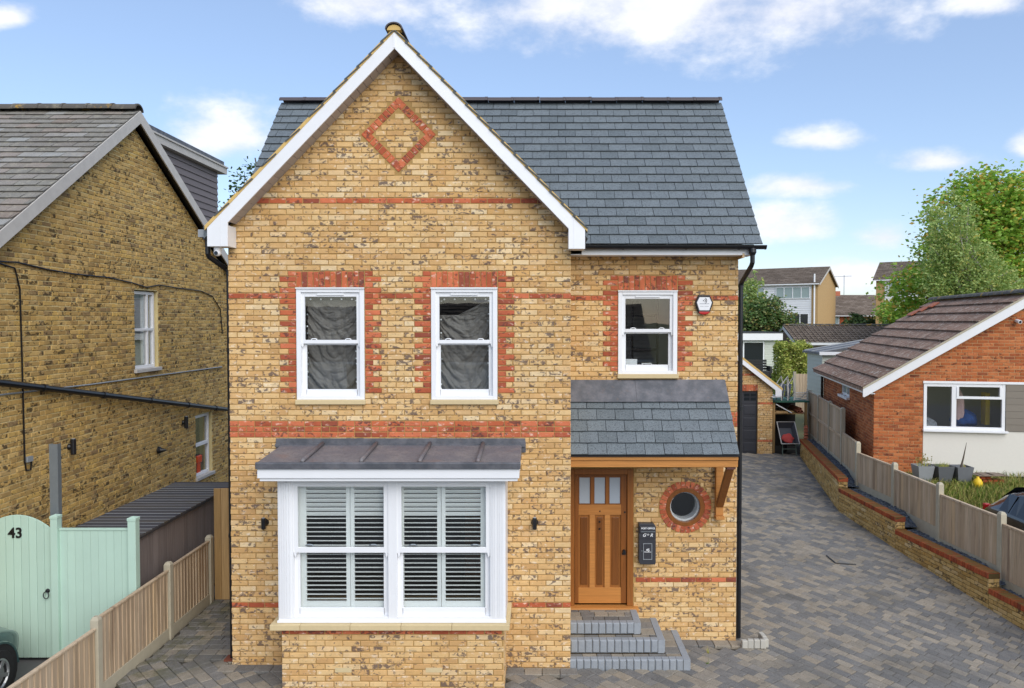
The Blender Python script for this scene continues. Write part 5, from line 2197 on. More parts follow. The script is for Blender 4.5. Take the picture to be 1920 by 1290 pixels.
# ---- cars
def make_car(name, label, loc, rotz, paint, arch_ring):
    t = thing(name, label, 'car', loc, rotz)
    st = [(1.97, .60, .50, .58, .48), (1.88, .72, .62, .68, .56), (1.6, .80, .74, .80, .62), (1.25, .84, .82, .89, .68), (.85, .85, .92, 1.00, .66), (.40, .86, .95, 1.30, .60), (.05, .86, .96, 1.43, .575),
          (-.8, .86, .97, 1.45, .565), (-1.35, .855, .985, 1.39, .55), (-1.72, .83, .99, 1.12, .60), (-1.90, .79, .92, .98, .62), (-1.97, .74, .60, .66, .6)]
    V, F_ = [], []
    for (y, hw, belt, top, rh) in st:
        pts = [(hw * .90, .20), (hw * .985, .36), (hw, .56 if belt > .6 else belt * .8), (hw * .985, belt - .05), (hw * .955, belt), (rh * 1.06, top - .06), (rh * .9, top), (0, top + .025)]
        full = pts + [(-a, b) for a, b in pts[-2::-1]]
        V += [(a, y, b) for a, b in full]
    n = 15
    for i in range(len(st) - 1):
        for k in range(n - 1):
            F_.append((i * n + k, (i + 1) * n + k, (i + 1) * n + k + 1, i * n + k + 1))
    F_.append(tuple(range(n)))
    F_.append(tuple(range((len(st) - 1) * n + n - 1, (len(st) - 1) * n - 1, -1)))
    for i in range(len(st) - 1):
        F_.append((i * n + n - 1, (i + 1) * n + n - 1, (i + 1) * n, i * n))
    m_ = MB()
    m_.add(V, F_)
    body = m_.build('body', paint, t, smooth=True, local=True)
    b_ = body.modifiers.new('s', 'SUBSURF')
    b_.levels = b_.render_levels = 1
    # glass laid over the greenhouse
    bm = MB()

    def quad(i0, i1, k, f0, f1, g0, g1, sgn):
        def P(i, kk):
            y, hw, belt, top, rh = st[i]
            A = Vector((hw * .955, y, belt))
            C = Vector((rh * 1.06, y, top - .06))
            return A.lerp(C, kk)
        a, b = P(i0, g0).lerp(P(i1, g0), f0), P(i0, g0).lerp(P(i1, g0), f1)
        c, d = P(i0, g1).lerp(P(i1, g1), f1), P(i0, g1).lerp(P(i1, g1), f0)
        q = []
        for p in (a, b, c, d):
            q.append((sgn * (p.x + .006), p.y, p.z + .003))
        return q
    for sgn in (1, -1):
        for (i0, i1, f0, f1) in ((5, 6, .05, 1.0), (6, 7, 0, .45), (6, 7, .52, 1.0), (7, 8, 0, .35), (7, 8, .45, .95)):
            g_ = MB()
            g_.add(quad(i0, i1, 4, f0, f1, .06, .90, sgn), [(0, 1, 2, 3)])
            g_.build('side_window', MT['darkglass'], t, local=True)
    for (i0, i1, nm) in ((4, 6, 'windscreen'), (8, 9, 'rear_window')):
        y0, _, _, t0_, r0 = st[i0]
        y1, _, _, t1_, r1 = st[i1]
        g_ = MB()
        e = .012
        g_.add([(-r0 * .86, y0, t0_ + e + .02), (r0 * .86, y0, t0_ + e + .02), (r1 * .86, y1, t1_ + e + .02), (-r1 * .86, y1, t1_ + e + .02)], [(0, 1, 2, 3)])
        g_.build(nm, MT['darkglass'], t, local=True)
    for sx_ in (1, -1):
        for yy in (1.22, -1.22):
            m_ = MB()
            Mx = Matrix.Translation((sx_ * .70, yy, .31)) @ Matrix.Rotation(sx_ * math.pi / 2, 4, 'Y')
            m_.lathe([(.20, -.0), (.295, .02), (.31, .06), (.31, .15), (.29, .178), (.205, .185), (.2, .12)], Mx, 28)
            wh = m_.build('wheel', MT['rubber'], t, smooth=False, local=True)
            m_ = MB()
            m_.lathe([(.2, .15), (.205, .18), (.185, .184), (.175, .16), (.06, .165), (.05, .182), (.02, .184)], Mx, 28)
            for k in range(5):
                a = 2 * math.pi * k / 5
                m_.obox(Mx @ Matrix.Rotation(a, 4, 'Z') @ Matrix.Translation((.11, 0, .172)), .15, .045, .02)
            m_.build('rim', MT['alloy'], wh, local=True)
            m_ = MB()
            m_.lathe([(.375, .142), (.375, .162)], Mx, 28)
            m_.build('wheel_arch', MT['rubber'], t, local=True)  # flat black disc stands in for the shaded hollow of the arch
            m_ = MB()
            m_.tube([tuple(Mx @ Vector((.385 * math.cos(a), .385 * math.sin(a), .150))) for a in [rad(sx_ * 0 + 90 + 12.0 * i) for i in range(16)]], .022, 6)
            m_.build('arch_trim', arch_ring, t, local=True)
    for sx_ in (1, -1):
        B('tail_light', MT['redplastic'], t, (sx_ * .70 - .06, sx_ * .70 + .06, -1.955, -1.85, .80, .98), local=True, bevel=.02)
        B('headlight', MT['frost'], t, (sx_ * .62 - .10, sx_ * .62 + .10, 1.66, 1.76, .60, .68), local=True, bevel=.03)
        B('door_mirror', paint, t, (sx_ * .97 - .08, sx_ * .97 + .08, .62, .72, .93, 1.04), local=True, bevel=.03)
        B('door_handle', paint, t, (sx_ * .862 - .012, sx_ * .862 + .012, -.52, -.36, .83, .86), local=True, bevel=.006)
    B('number_plate', MT['whiteprint'], t, (-.26, .26, 1.972, 1.982, .40, .51), local=True)
    return t


make_car('parked_car', 'dark teal car, only its front wing and wheel showing before the mint gate', (-7.56, 8.05, .02), 0, MT['tealpaint'], MT['tealpaint'])
make_car('parked_car', 'black car parked beyond the right-hand fence, rear quarter showing', (9.62, 13.05, .12), math.pi, MT['blackcar'], MT['blackcar'])

# ================================================================== retaining wall, fence and chippings on the right
rw = thing('retaining_wall', 'curving yellow brick retaining wall with stepped red brick coping', 'garden wall', (7.7, 17, -.2))
SEG = [((8.77, 25.2), (7.58, 18.96), .774), ((7.58, 18.96), (7.67, 16.13), .514), ((7.67, 16.13), (7.99, 13.3), .254), ((7.99, 13.3), (8.33, 10.3), -.006)]
wbr, cop = [], []
mbk = MB()
for si, (P, Q, top) in enumerate(SEG):
    P, Q = Vector((P[0], P[1], 0)), Vector((Q[0], Q[1], 0))
    U = (Q - P).normalized()
    L = (Q - P).length
    N_ = Vector((U.y, -U.x, 0))
    if N_.x > 0:
        N_ = -N_
    Mw = frame_M(P, U, N_)
    bt = top - .105
    i = 0
    zmin = min(tz(P.x - .1, P.y), tz(Q.x - .1, Q.y)) - .05
    nc = int((bt - zmin) / .075) + 1
    for i in range(nc):
        z0 = bt - (i + 1) * .075
        u = -(i % 2) * .1125
        while u < L:
            a, b = max(u, 0), min(u + .225, L)
            u += .225
            if b - a < .03:
                continue
            wbr.append(unit(Mw, a + .005, b - .005, z0 + .005, z0 + .07, off=(R_.random() - .5) * .004))
    k = int(L / .0765)
    wd = L / k
    for j in range(k):
        cop.append(Mw @ Matrix.Translation((j * wd + .004, -.012 + (R_.random() - .5) * .005, bt + .003)) @ Matrix.Diagonal((wd - .008, .235, .1 + (R_.random() - .5) * .004, 1)))
    wb(mbk, Mw, 0, L - .004, .010, .21, zmin - .2, bt - .001)
    wb(mbk, Mw, 0, L - .004, .004, .215, bt, top - .012)
    # end face towards the street
    U2 = Vector((-U.y, U.x, 0))
    Me = frame_M(Q, U2, U)
    if U2.x < 0:
        U2 = -U2
        Me = frame_M(Q, U2, U)
    for i in range(3):
        z0 = bt - (i + 1) * .075
        sp_ = .105 if i % 2 == 0 else .16
        wbr.append(unit(Me, .002, sp_ - .004, z0 + .005, z0 + .07, .03))
        wbr.append(unit(Me, sp_ + .004, .21, z0 + .005, z0 + .07, .03))
mbk.build('wall_core', MT['dmortar'], rw)


def wkey(m):
    c = m @ Vector((.5, 0, .5))
    if not inframe(c, 3) or c.z < tz(c.x - .1, c.y) - .01:
        return None
    return proj(c)[2]


place_pieces(wbr, 'brick', 'brick_ochre', rw, 300, 'brickwork', MT['ochre'], wkey)
place_pieces(cop, 'coping_brick', 'coping', rw, 230, 'coping_bricks', MT['red'], lambda m: proj(m @ Vector((.5, 0, 1)))[2] if inframe(m @ Vector((.5, 0, 1)), 2) else None)

FP = [(9.38, 26.2, 2.32), (9.04, 24.4, 2.32), (8.70, 22.6, 2.32), (8.36, 20.8, 2.33), (8.02, 19.0, 1.68), (8.10, 17.2, 1.49), (8.15, 15.35, 1.43), (8.28, 13.5, 1.30), (8.42, 11.65, 1.17), (8.56, 9.8, 1.05)]
FT = [2.27, 2.27, 2.27, 1.65, 1.41, 1.345, 1.205, 1.10, .98]
FB = [.70, .70, .70, .70, .52, .36, .16, -.02, -.2]
ff = thing('concrete_post_fence', 'stepped board fence with concrete posts above the retaining wall', 'fence', (8.2, 16, .3))
FP = [(x + .05, y, z) for x, y, z in FP]
for i, (x, y, z) in enumerate(FP):
    nx_ = FP[min(i + 1, len(FP) - 1)]
    pv = FP[max(i - 1, 0)]
    rz = math.atan2(nx_[0] - pv[0], -(nx_[1] - pv[1]))
    conc_post(ff, x, y, FB[min(i, 8)] - .3, z, .11, rz)
for i in range(9):
    P, Q = Vector((FP[i][0], FP[i][1], 0)), Vector((FP[i + 1][0], FP[i + 1][1], 0))
    U = (Q - P).normalized()
    L = (Q - P).length
    N_ = Vector((U.y, -U.x, 0))
    if N_.x > 0:
        N_ = -N_
    Mw = frame_M(P, U, N_)
    zb, zt = FB[i], FT[i]
    WB('gravel_board', MT['concrete'], ff, Mw, (.056, L - .056, -.025, .022, zb - .15, zb + .14), bevel=.004)
    tall = i < 3
    wd0 = .15 if tall else .1
    u = .06
    while u < L - .07:
        wd = min(wd0 + .005, L - .056 - u)
        m_ = MB()
        d0 = -.034 if not tall else -.012
        m_.addM([(u, d0, zb + .142), (u + wd, -.004, zb + .142), (u + wd, .012, zb + .142), (u, .012, zb + .142), (u, d0, zt - .045), (u + wd, -.004, zt - .045), (u + wd, .012, zt - .045), (u, .012, zt - .045)],
                [(0, 3, 2, 1), (4, 5, 6, 7), (0, 1, 5, 4), (1, 2, 6, 5), (2, 3, 7, 6), (3, 0, 4, 7)], Mw)
        m_.build('board', MT['fence'], ff)
        u += wd0
    WB('capping', MT['fence'], ff, Mw, (.056, L - .056, -.035, .03, zt - .044, zt), bevel=.005)
    if tall:
        WB('rail', MT['fence'], ff, Mw, (.056, L - .056, -.045, -.0125, (zb + zt) / 2, (zb + zt) / 2 + .07), bevel=.004)
# slate chippings between wall and fence
mb = MB()
for si, (P, Q, top) in enumerate(SEG):
    P, Q = Vector((P[0], P[1], 0)), Vector((Q[0], Q[1], 0))
    U = (Q - P).normalized()
    L = (Q - P).length
    N_ = Vector((-U.y, U.x, 0))
    if N_.x < 0:
        N_ = -N_
    a, b = P + N_ * .2, Q + N_ * .2
    c, d = Q + N_ * .75, P + N_ * .75
    ramp_ = .0
    z0, z1 = top - .025, top - .025
    nxt = SEG[si + 1][2] if si < 3 else top - .2
    mid = P.lerp(Q, .8)
    V = [(a.x, a.y, z0), ((a + (b - a) * .82).x, (a + (b - a) * .82).y, z0), (b.x, b.y, nxt - .06 + .1), (c.x, c.y, nxt - .06 + .1), ((d + (c - d) * .82).x, (d + (c - d) * .82).y, z0), (d.x, d.y, z0)]
    mb.add(V, [(0, 1, 4, 5), (1, 2, 3, 4)], .3)
    for k in range(int(L * 330)):
        f = R_.random()
        g_ = .2 + R_.random() * .5
        p = P + U * (L * f) + N_ * g_
        zz_ = z0 if f < .82 else z0 + (nxt - .06 + .1 - z0) * (f - .82) / .18
        s_ = R_.uniform(.018, .045)
        Mx = Matrix.Translation((p.x, p.y, zz_ + R_.uniform(0, .02))) @ Matrix.Rotation(R_.uniform(0, 6.28), 4, 'Z') @ Matrix.Rotation(R_.uniform(-.7, .7), 4, 'X')
        mb.obox(Mx, s_, s_ * R_.uniform(.5, .9), s_ * .25, R_.random())
o = mb.build('slate_chippings', MT['slatechip'])
tag(o, 'blue grey slate chippings between the garden wall and the fence', 'chippings', kind='stuff')

# ================================================================== bungalow
BR = rad(-10.9)
bung = thing('bungalow', 'orange brick bungalow with brown tiled roof behind the right fence', 'bungalow', (8.37, 18.81, -.213), BR)
bung.scale = (1.045, 1.045, 1.045)
bl = dict(local=True)
MBf = frame_M((0, 0, 0), (1, 0, 0), (0, -1, 0))
MBd = frame_M((0, 0, 0), (0, -1, 0), (-1, 0, 0))
obk = []
RG, BS = 3.3, .62


def btop(u):
    return 3.22 + BS * (RG - abs(u - RG))


for n in range(12, 72):
    z = n * CR
    zt = z + CR
    u0 = max(0, (zt - 3.22) / BS)
    u1 = 2 * RG - u0
    if u1 - u0 < .1:
        break
    cuts_ = [(1.095, 2 * RG)] if z < 3.29 else []
    fill_course(MBf, n, subtract((u0, u1), cuts_), obk, hh=.065)
sidebk = []
for n in range(8, 43):
    z = n * CR
    cc = [(-3.82, -2.69)] if 2.6 < z + .04 < 3.2 else []
    fill_course(MBd, n, subtract((-6.6, -.012), cc), sidebk)
mb = MB()
wall_slab(mb, MBf, .007, 1.095, .5, 3.22, [], .25)
wall_slab(mb, MBf, 1.095, 2 * RG, 3.292, 3.3, [], .25)
mb.prism([(0.01, 3.221), (2 * RG, 3.221), (RG, 3.22 + BS * RG - .01)], 'y', .007, .25)
front_b = mb.build('front_wall', MT['omortar'], bung, **bl)
mb = MB()
wall_slab(mb, MBd, -6.6, -.26, .5, 3.22, [(-3.82, -2.69, 2.6, 3.2)], .25)
mb.box(0.007, 2 * RG, 6.35, 6.6, .5, 3.22)
side_b = mb.build('side_wall', MT['omortar'], bung, **bl)
MWb = Matrix.Translation((8.37, 18.81, -.213)) @ Matrix.Rotation(BR, 4, 'Z') @ Matrix.Scale(1.045, 4)


def bkey(m):
    c = MWb @ m @ Vector((.5, 0, .5))
    px, py, d = proj(c)
    if not inframe(c, 4):
        return None
    if py > 860 and px < 1700:
        return None
    return d


place_pieces(obk, 'brick', 'brick_orange', front_b, 300, 'brickwork', MT['orange'], bkey, True)
place_pieces(sidebk, 'brick', 'brick_orange', side_b, 0, 'brickwork', MT['orange'], None, True)
# render panel, cladding, window
B('render_panel', MT['render'], front_b, (1.1, 2 * RG, .0, .25, 1.12, 2.155), **bl)
B('damp_course', MT['blackpaint'], front_b, (-.0, 2 * RG, -.012, .02, .9, 1.118), **bl)
for i in range(7):
    z = 2.165 + i * .155
    m_ = MB()
    m_.prism([(.0, z), (.0, z + .15), (.02, z + .153), (.03, z)], 'x', 2.86, 6.5)
    m_.v = [(a, .03 - b if False else b - .02, c) for a, b, c in m_.v]
    m_.build('cladding_board', MT['taupe'], front_b, **bl)
B('cladding_backing', MT['taupe'], front_b, (2.86, 6.5, .03, .25, 2.16, 3.29), **bl)
B('head_trim', MT['white'], front_b, (1.08, 6.5, -.03, .03, 3.25, 3.305), bevel=.004, **bl)
wn_ = simple_window(front_b, MBf, 1.10, 2.85, 2.17, 3.248, -.01, .07, (1.76,), (), local=True, mt=.10)
m_ = MB()
wb(m_, MBf, 1.81, 2.78, -.018, .05, 2.90, 2.955)
wb(m_, MBf, 1.81, 1.86, -.02, .052, 2.955, 3.18)
wb(m_, MBf, 2.73, 2.78, -.02, .052, 2.955, 3.18)
m_.build('transom', MT['white'], wn_, **bl)
B('sill', MT['white'], wn_, (1.08, 2.90, -.09, .0, 2.12, 2.168), bevel=.006, **bl)
B('room_lining', MT['interior'], bung, (.3, 4, 2.5, 2.55, 1.3, 3.3), (.3, .35, .26, 2.5, 1.3, 3.3), (4, 4.05, .26, 2.5, 1.3, 3.3), (.3, 4, .26, 2.5, 3.3, 3.35), (.3, 4, .26, 2.5, 1.25, 1.3), **bl)
simple_window(side_b, MBd, -3.80, -2.71, 2.62, 3.18, .03, .06, (-3.2,), (), sill=MT['white'], local=True, pane=MT['paleglass'])


def bungp(u, v, z):
    return MWb @ Vector((u, v, z))


for (nm, mt_, u, v, sz, lab, z) in (('cushion', plain('grey_bedding', '#8f939c', .9, .1), 1.35, .6, (.55, .5, .42), 'grey bedding heaped inside the bungalow window', 1.95),
                                 ('blue_bag', plain('blue_fabric', '#2a5fae', .8, .15), 2.3, .9, (.6, .5, .45), 'bright blue bag on the bed inside the bungalow window', 2.1),
                                 ('hanging_dress', plain('pink_fabric', '#c3a3a3', .9, .15), 2.05, .5, (.22, .1, .7), 'pale pink dress hanging inside the bungalow window', 2.35),
                                 ('yellow_panel', MT['yellow'], 2.72, .8, (.10, .3, .8), 'upright yellow board standing inside the bungalow window', 2.2)):
    m_ = MB()
    NN = 8
    for i in range(NN + 1):
        for j in range(NN):
            pass
    bm_ = bmesh.new()
    bmesh.ops.create_icosphere(bm_, subdivisions=3, radius=.5) if nm != 'yellow_panel' else bmesh.ops.create_cube(bm_, size=1)
    for vv in bm_.verts:
        if nm != 'yellow_panel':
            k = 1 + .12 * math.sin(vv.co.x * 9 + vv.co.z * 5) + .1 * math.sin(vv.co.y * 11 + 1)
            vv.co = Vector((vv.co.x * k, vv.co.y * k, vv.co.z * k))
    me = bpy.data.meshes.new(nm)
    bm_.to_mesh(me)
    bm_.free()
    me.materials.append(mt_)
    o = bpy.data.objects.new(nm, me)
    put(o)
    o.location = bungp(u, v, z + sz[2] / 2)
    o.rotation_euler = (0, 0, BR)
    o.scale = sz
    tag(o, lab, 'panel' if nm == 'yellow_panel' else nm.split('_')[-1])

# roof
mb = MB()
yA, yB = -.16, 6.85
e0 = -.28


def rz_(u):
    return 3.30 + BS * u


mb.prism([(e0, rz_(e0)), (RG, rz_(RG)), (2 * RG - e0, rz_(e0)), (2 * RG - e0, rz_(e0) - .08), (RG, rz_(RG) - .08), (e0, rz_(e0) - .08)], 'y', yA + .02, yB - .02)
broof = mb.build('roof', MT['tile'], bung, **bl)
variants('roof_tile', MT['tile'], .33, .035, .42, .006, .004)
bt_ = []
Sb = Vector((1, 0, BS)).normalized()
Nb = Vector((-BS, 0, 1)).normalized()
Lb = (RG - e0) * math.sqrt(1 + BS * BS)
slate_rows((e0, yB, rz_(e0) - .01), (0, -1, 0), Sb, Nb, yB - yA, 10, Lb / 10, .335, bt_, None, .05, .038, .01)
place_pieces(bt_, 'roof_tile', 'roof_tile', broof, 260, 'tiling', MT['tile'], lambda m: proj(MWb @ m @ Vector((.5, 0, .5)))[2] if inframe(MWb @ m @ Vector((.5, 0, .5)), 3) else None, True)
for k in range(3):
    c = Vector((e0, 0, rz_(e0))) + Sb * (Lb * (.80 + .055 * k)) + Nb * .06
    m_ = MB()
    Mx = Matrix((Vector((0, -1, 0)), -Nb, Sb)).transposed().to_4x4()
    Mx.translation = c + Vector((0, 6.2 - k * .3, 0))
    m_.obox(Mx, .5, .03, .26)
    m_.build('clay_tile', MT['clay'], broof, **bl)
y = yA
while y < yB:
    L = min(.42, yB - y)
    ridge_tile(broof, (RG, y, rz_(RG) + .02), L - .006, 'y', MT['lichen'], .14, .10).matrix_parent_inverse = Matrix()
    y += .42
m_ = MB()
m_.prism([(e0, rz_(e0) - .03), (RG, rz_(RG) - .03), (RG, rz_(RG) - .25), (e0 + .03, rz_(e0) - .22), (e0, rz_(e0) - .20)], 'y', yA, yA + .025)
m_.build('bargeboard', MT['white'], bung, bevel=.003, **bl)
m_ = MB()
m_.prism([(e0, rz_(e0) + .02), (RG, rz_(RG) + .02), (RG, rz_(RG) - .028), (e0, rz_(e0) - .028)], 'y', yA - .012, yA + .03)
m_.build('verge_mortar', MT['concrete'], bung, **bl)
m_ = MB()
m_.prism([(e0, rz_(e0) - .06), (RG, rz_(RG) - .06), (RG, rz_(RG) - .075), (e0, rz_(e0) - .075)], 'y', yA + .026, .02)
m_.build('verge_soffit', MT['white'], bung, **bl)
B('eaves_fascia', MT['white'], bung, (e0 + .04, e0 + .06, yA + .03, yB - .03, 2.99, 3.12), (e0 + .06, .0, yA + .03, yB - .03, 2.985, 3.0), **bl)
m_ = MB()
m_.tube([(-.06, 6.5, 3.0), (-.06, 6.5, .6)], .04, 10)
m_.build('downpipe', MT['black'], bung, **bl)
t = thing('security_camera', 'small white security camera on the orange brick bungalow gable', 'camera', bungp(3.05, -.02, 4.72))
m_ = MB()
p = bungp(3.05, -.02, 4.72)
m_.tube([p, p + Vector((-.01, -.16, -.03))], .045, 14)
m_.build('barrel', MT['white'], t)
m_ = MB()
m_.tube([p + Vector((-.01, -.161, -.03)), p + Vector((-.0105, -.168, -.031))], .03, 14)
m_.build('lens', MT['darkglass'], t)

# planters, brick stack, tub
PLB = [(9.0, 17.62, 'pale grey tapered planter with sprigs, leftmost by the bungalow'), (9.43, 17.56, 'dark tapered planter full of weeds between two other planters'), (9.84, 17.5, 'dark tapered planter with a tall bare stem')]
for i, (x, y, lab) in enumerate(PLB):
    zb = upper(x, y)
    t = thing('planter', lab, 'planter', (x, y, zb), group='tapered planters outside the bungalow')
    m_ = MB()
    a, b = .13, .19
    h = .42
    m_.add([(x - a, y - a, zb), (x + a, y - a, zb), (x + a, y + a, zb), (x - a, y + a, zb), (x - b, y - b, zb + h), (x + b, y - b, zb + h), (x + b, y + b, zb + h), (x - b, y + b, zb + h),
            (x - b + .025, y - b + .025, zb + h), (x + b - .025, y - b + .025, zb + h), (x + b - .025, y + b - .025, zb + h), (x - b + .025, y + b - .025, zb + h),
            (x - b + .035, y - b + .035, zb + h - .07), (x + b - .035, y - b + .035, zb + h - .07), (x + b - .035, y + b - .035, zb + h - .07), (x - b + .035, y + b - .035, zb + h - .07)],
           [(0, 3, 2, 1), (0, 1, 5, 4), (1, 2, 6, 5), (2, 3, 7, 6), (3, 0, 4, 7), (4, 5, 9, 8), (5, 6, 10, 9), (6, 7, 11, 10), (7, 4, 8, 11), (8, 9, 13, 12), (9, 10, 14, 13), (10, 11, 15, 14), (11, 8, 12, 15), (12, 13, 14, 15)])
    m_.build('pot', plain('planter_grey_%d' % i, ('#8d9092', '#5a5d60', '#686b6f')[i], .55, .14, 6), t)
    m_ = MB()
    for k in range((26, 90, 10)[i]):
        px_, py_ = x + R_.uniform(-.12, .12), y + R_.uniform(-.12, .12)
        hh = R_.uniform(.05, .3 if i == 0 else .12)
        dx_, dy_ = R_.uniform(-.06, .06), R_.uniform(-.06, .06)
        z0 = zb + h - .08
        m_.add([(px_ - .006, py_, z0), (px_ + .006, py_, z0), (px_ + dx_, py_ + dy_, z0 + .06 + hh)], [(0, 1, 2)], R_.random() * .5)
        if i == 0:
            for q in range(3):
                cx_, cz_ = px_ + dx_ * .8 + R_.uniform(-.03, .03), z0 + .06 + hh * R_.uniform(.5, 1)
                m_.add([(cx_ - .02, py_, cz_), (cx_, py_ - .012, cz_ + .02), (cx_ + .02, py_, cz_), (cx_, py_ + .012, cz_ - .012)], [(0, 1, 2, 3)], R_.random() * .3)
    m_.build('plant', MT['grass'], t)
    if i == 2:
        m_ = MB()
        m_.tube([(x - .02, y, zb + .36), (x + .04, y, zb + .6), (x + .1, y - .02, zb + .97)], [.025, .018, .004], 7)
        m_.build('stem', MT['bark'], t)
t = thing('brick_stack', 'small stack of loose bricks capped with dark roof tiles', 'bricks', (10.42, 17.4, .93))
zb = upper(10.4, 17.4)
for k in range(10):
    r_, c_ = divmod(k, 4)
    o = bpy.data.objects.new('brick', VARIANTS['coping'][0][0])
    put(o, t)
    o.matrix_basis = Matrix.Translation((10.18 + c_ * .125 + (.05 if r_ == 1 else 0), 17.3 + R_.uniform(-.02, .02), zb + r_ * .075)) @ Matrix.Rotation(R_.uniform(-.12, .12), 4, 'Z') @ Matrix.Diagonal((.105, .215, .065, 1))
for k in range(5):
    m_ = MB()
    m_.obox(Matrix.Translation((10.2 + k * .1, 17.35, zb + .25 + .012 * (k % 2))) @ Matrix.Rotation(R_.uniform(-.06, .06), 4, 'Z'), .26, .34, .012)
    m_.build('tile', MT['tilegrey'], t)
m_ = MB()
xy = (10.02, 17.15)
zb = upper(*xy)
m_.lathe([(.085, 0), (.10, .03), (.105, .12), (.07, .19), (.03, .22), (.03, .25)], Matrix.Translation((xy[0], xy[1], zb)), 18)
o = m_.build('plastic_bottle', MT['yellow'], None, smooth=True)
tag(o, 'bright yellow plastic container beside the planters', 'container')

# long grass on the bank
mb = MB()
for k in range(12000):
    x, y = R_.uniform(8.45, 12.9), R_.uniform(15.3, 18.4)
    if 17.6 < y and R_.random() < .5:
        continue
    z = upper(x, y)
    h = R_.uniform(.10, .34) * (1.0 if y < 16.6 else .6)
    a = R_.uniform(0, 6.28)
    w_ = R_.uniform(.005, .010)
    lx, ly = R_.gauss(0, .09), R_.gauss(-.03, .09)
    c, s_ = math.cos(a) * w_, math.sin(a) * w_
    mb.add([(x - c, y - s_, z - .02), (x + c, y + s_, z - .02), (x + c * .7 + lx * .4, y + s_ * .7 + ly * .4, z + h * .6), (x - c * .7 + lx * .4, y - s_ * .7 + ly * .4, z + h * .6), (x + lx, y + ly, z + h)], [(0, 1, 2, 3), (3, 2, 4)], R_.random())
o = mb.build('grass', MT['grass'])
tag(o, 'tufty half dry grass on the bank below the bungalow', 'grass', kind='stuff')

# ================================================================== garage and its corner
gar = thing('garage', 'yellow brick garage with dark panelled door at the end of the drive', 'garage', (6.4, 25.6, .15))
GYy, GX0, GX1 = 25.6, 4.8, 7.97
MG = frame_M((0, GYy, 0), (1, 0, 0), (0, -1, 0))
gb, grd = [], []
for n in range(0, 62):
    z = n * CR
    zt = z + CR
    a, b = GX0, GX1
    if zt > 2.5:
        hw = (3.78 - zt) / .78
        if hw < .1:
            break
        a, b = max(a, 6.385 - hw), min(b, 6.385 + hw)
    cc = [(4.98, 7.46)] if zt <= 2.56 else []
    fill_course(MG, n, subtract((a, b), cc), grd if n in (8, 25, 38) else gb)
k = 32
for i in range(k):
    grd.append(unit(MG, 4.98 + i * .0775 + .004, 4.98 + (i + 1) * .0775 - .004, 2.335, 2.55))
MGs = frame_M((GX1, 0, 0), (0, 1, 0), (1, 0, 0))
for n in range(0, 33):
    fill_course(MGs, n, [(GYy + .012, 31)], gb)
mb = MB()
wall_slab(mb, MG, GX0, GX1 - .006, .0, 2.5, [(4.98, 7.46, 0, 2.33)], .22)
mb.prism([(GX0 + .01, 2.501), (GX1 - .01, 2.501), (6.385, 3.72)], 'y', GYy + .007, GYy + .2)
mb.box(GX1 - .22, GX1 - .007, GYy + .22, 31, 0, 2.5)
mb.box(GX0, GX0 + .2, GYy + .22, 31, 0, 2.5)
gw = mb.build('wall', MT['mortar'], gar)


def gkey(m):
    c = m @ Vector((.5, 0, .5))
    return 0 if (c.x > 7.0 and inframe(c) and c.y < 25.7 and proj(c)[0] > 1392) else None


place_pieces(gb, 'brick', 'brick_buff', gw, 150, 'brickwork', MT['buff'], gkey)
place_pieces(grd, 'red_brick', 'brick_red', gw, 60, 'red_brickwork', MT['red'], gkey)
gd = B('garage_door', MT['charcoal'], gar, (4.98, 7.46, GYy + .09, GYy + .12, .1, 2.33))
for r in range(5):
    for c_ in range(5):
        z0 = .2 + r * .425
        x0 = 5.02 + c_ * .49
        if r == 4:
            B('door_light', MT['darkglass'], gd, (x0 + .04, x0 + .44, GYy + .082, GYy + .0895, z0 + .1, z0 + .34))
            B('light_bar', MT['charcoal'], gd, (x0 + .23, x0 + .25, GYy + .078, GYy + .0815, z0 + .1, z0 + .34), (x0 + .04, x0 + .44, GYy + .078, GYy + .0815, z0 + .21, z0 + .23))
        else:
            m_ = MB()
            m_.box(x0 + .04, x0 + .44, GYy + .076, GYy + .0895, z0 + .06, z0 + .36)
            m_.build('door_panel', MT['charcoal'], gd, bevel=.012)
    B('door_seam', MT['blackpaint'], gd, (4.98, 7.46, GYy + .0885, GYy + .0895, .2 + r * .425 - .008, .2 + r * .425))
mb = MB()
gz = 3.86
mb.prism([(6.385 - 1.85, gz - 1.85 * .78), (6.385, gz), (6.385 + 1.85, gz - 1.85 * .78), (6.385 + 1.85, gz - 1.85 * .78 - .07), (6.385, gz - .07), (6.385 - 1.85, gz - 1.85 * .78 - .07)], 'y', GYy - .16, 31.2)
mb.build('roof', MT['slate'], gar)
for s_ in (-1, 1):
    m_ = MB()
    m_.prism([(6.385, gz - .05), (6.385 + s_ * 1.83, gz - .05 - 1.83 * .78), (6.385 + s_ * 1.83, gz - .27 - 1.83 * .78), (6.385 + s_ * 1.62, gz - .27 - 1.83 * .78), (6.385 + s_ * 1.62, gz - .22 - 1.62 * .78), (6.385, gz - .22)], 'y', GYy - .18, GYy - .155)
    m_.build('bargeboard', MT['white'], gar)
    m_ = MB()
    m_.prism([(6.385, gz + .03), (6.385 + s_ * 1.86, gz + .03 - 1.86 * .78), (6.385 + s_ * 1.86, gz - .049 - 1.86 * .78), (6.385, gz - .049)], 'y', GYy - .185, GYy - .14)
    m_.build('verge_mortar', MT['vmortar'], gar)
B('soffit', MT['white'], gar, (7.9, 8.2, GYy - .155, 31, 2.13, 2.15))

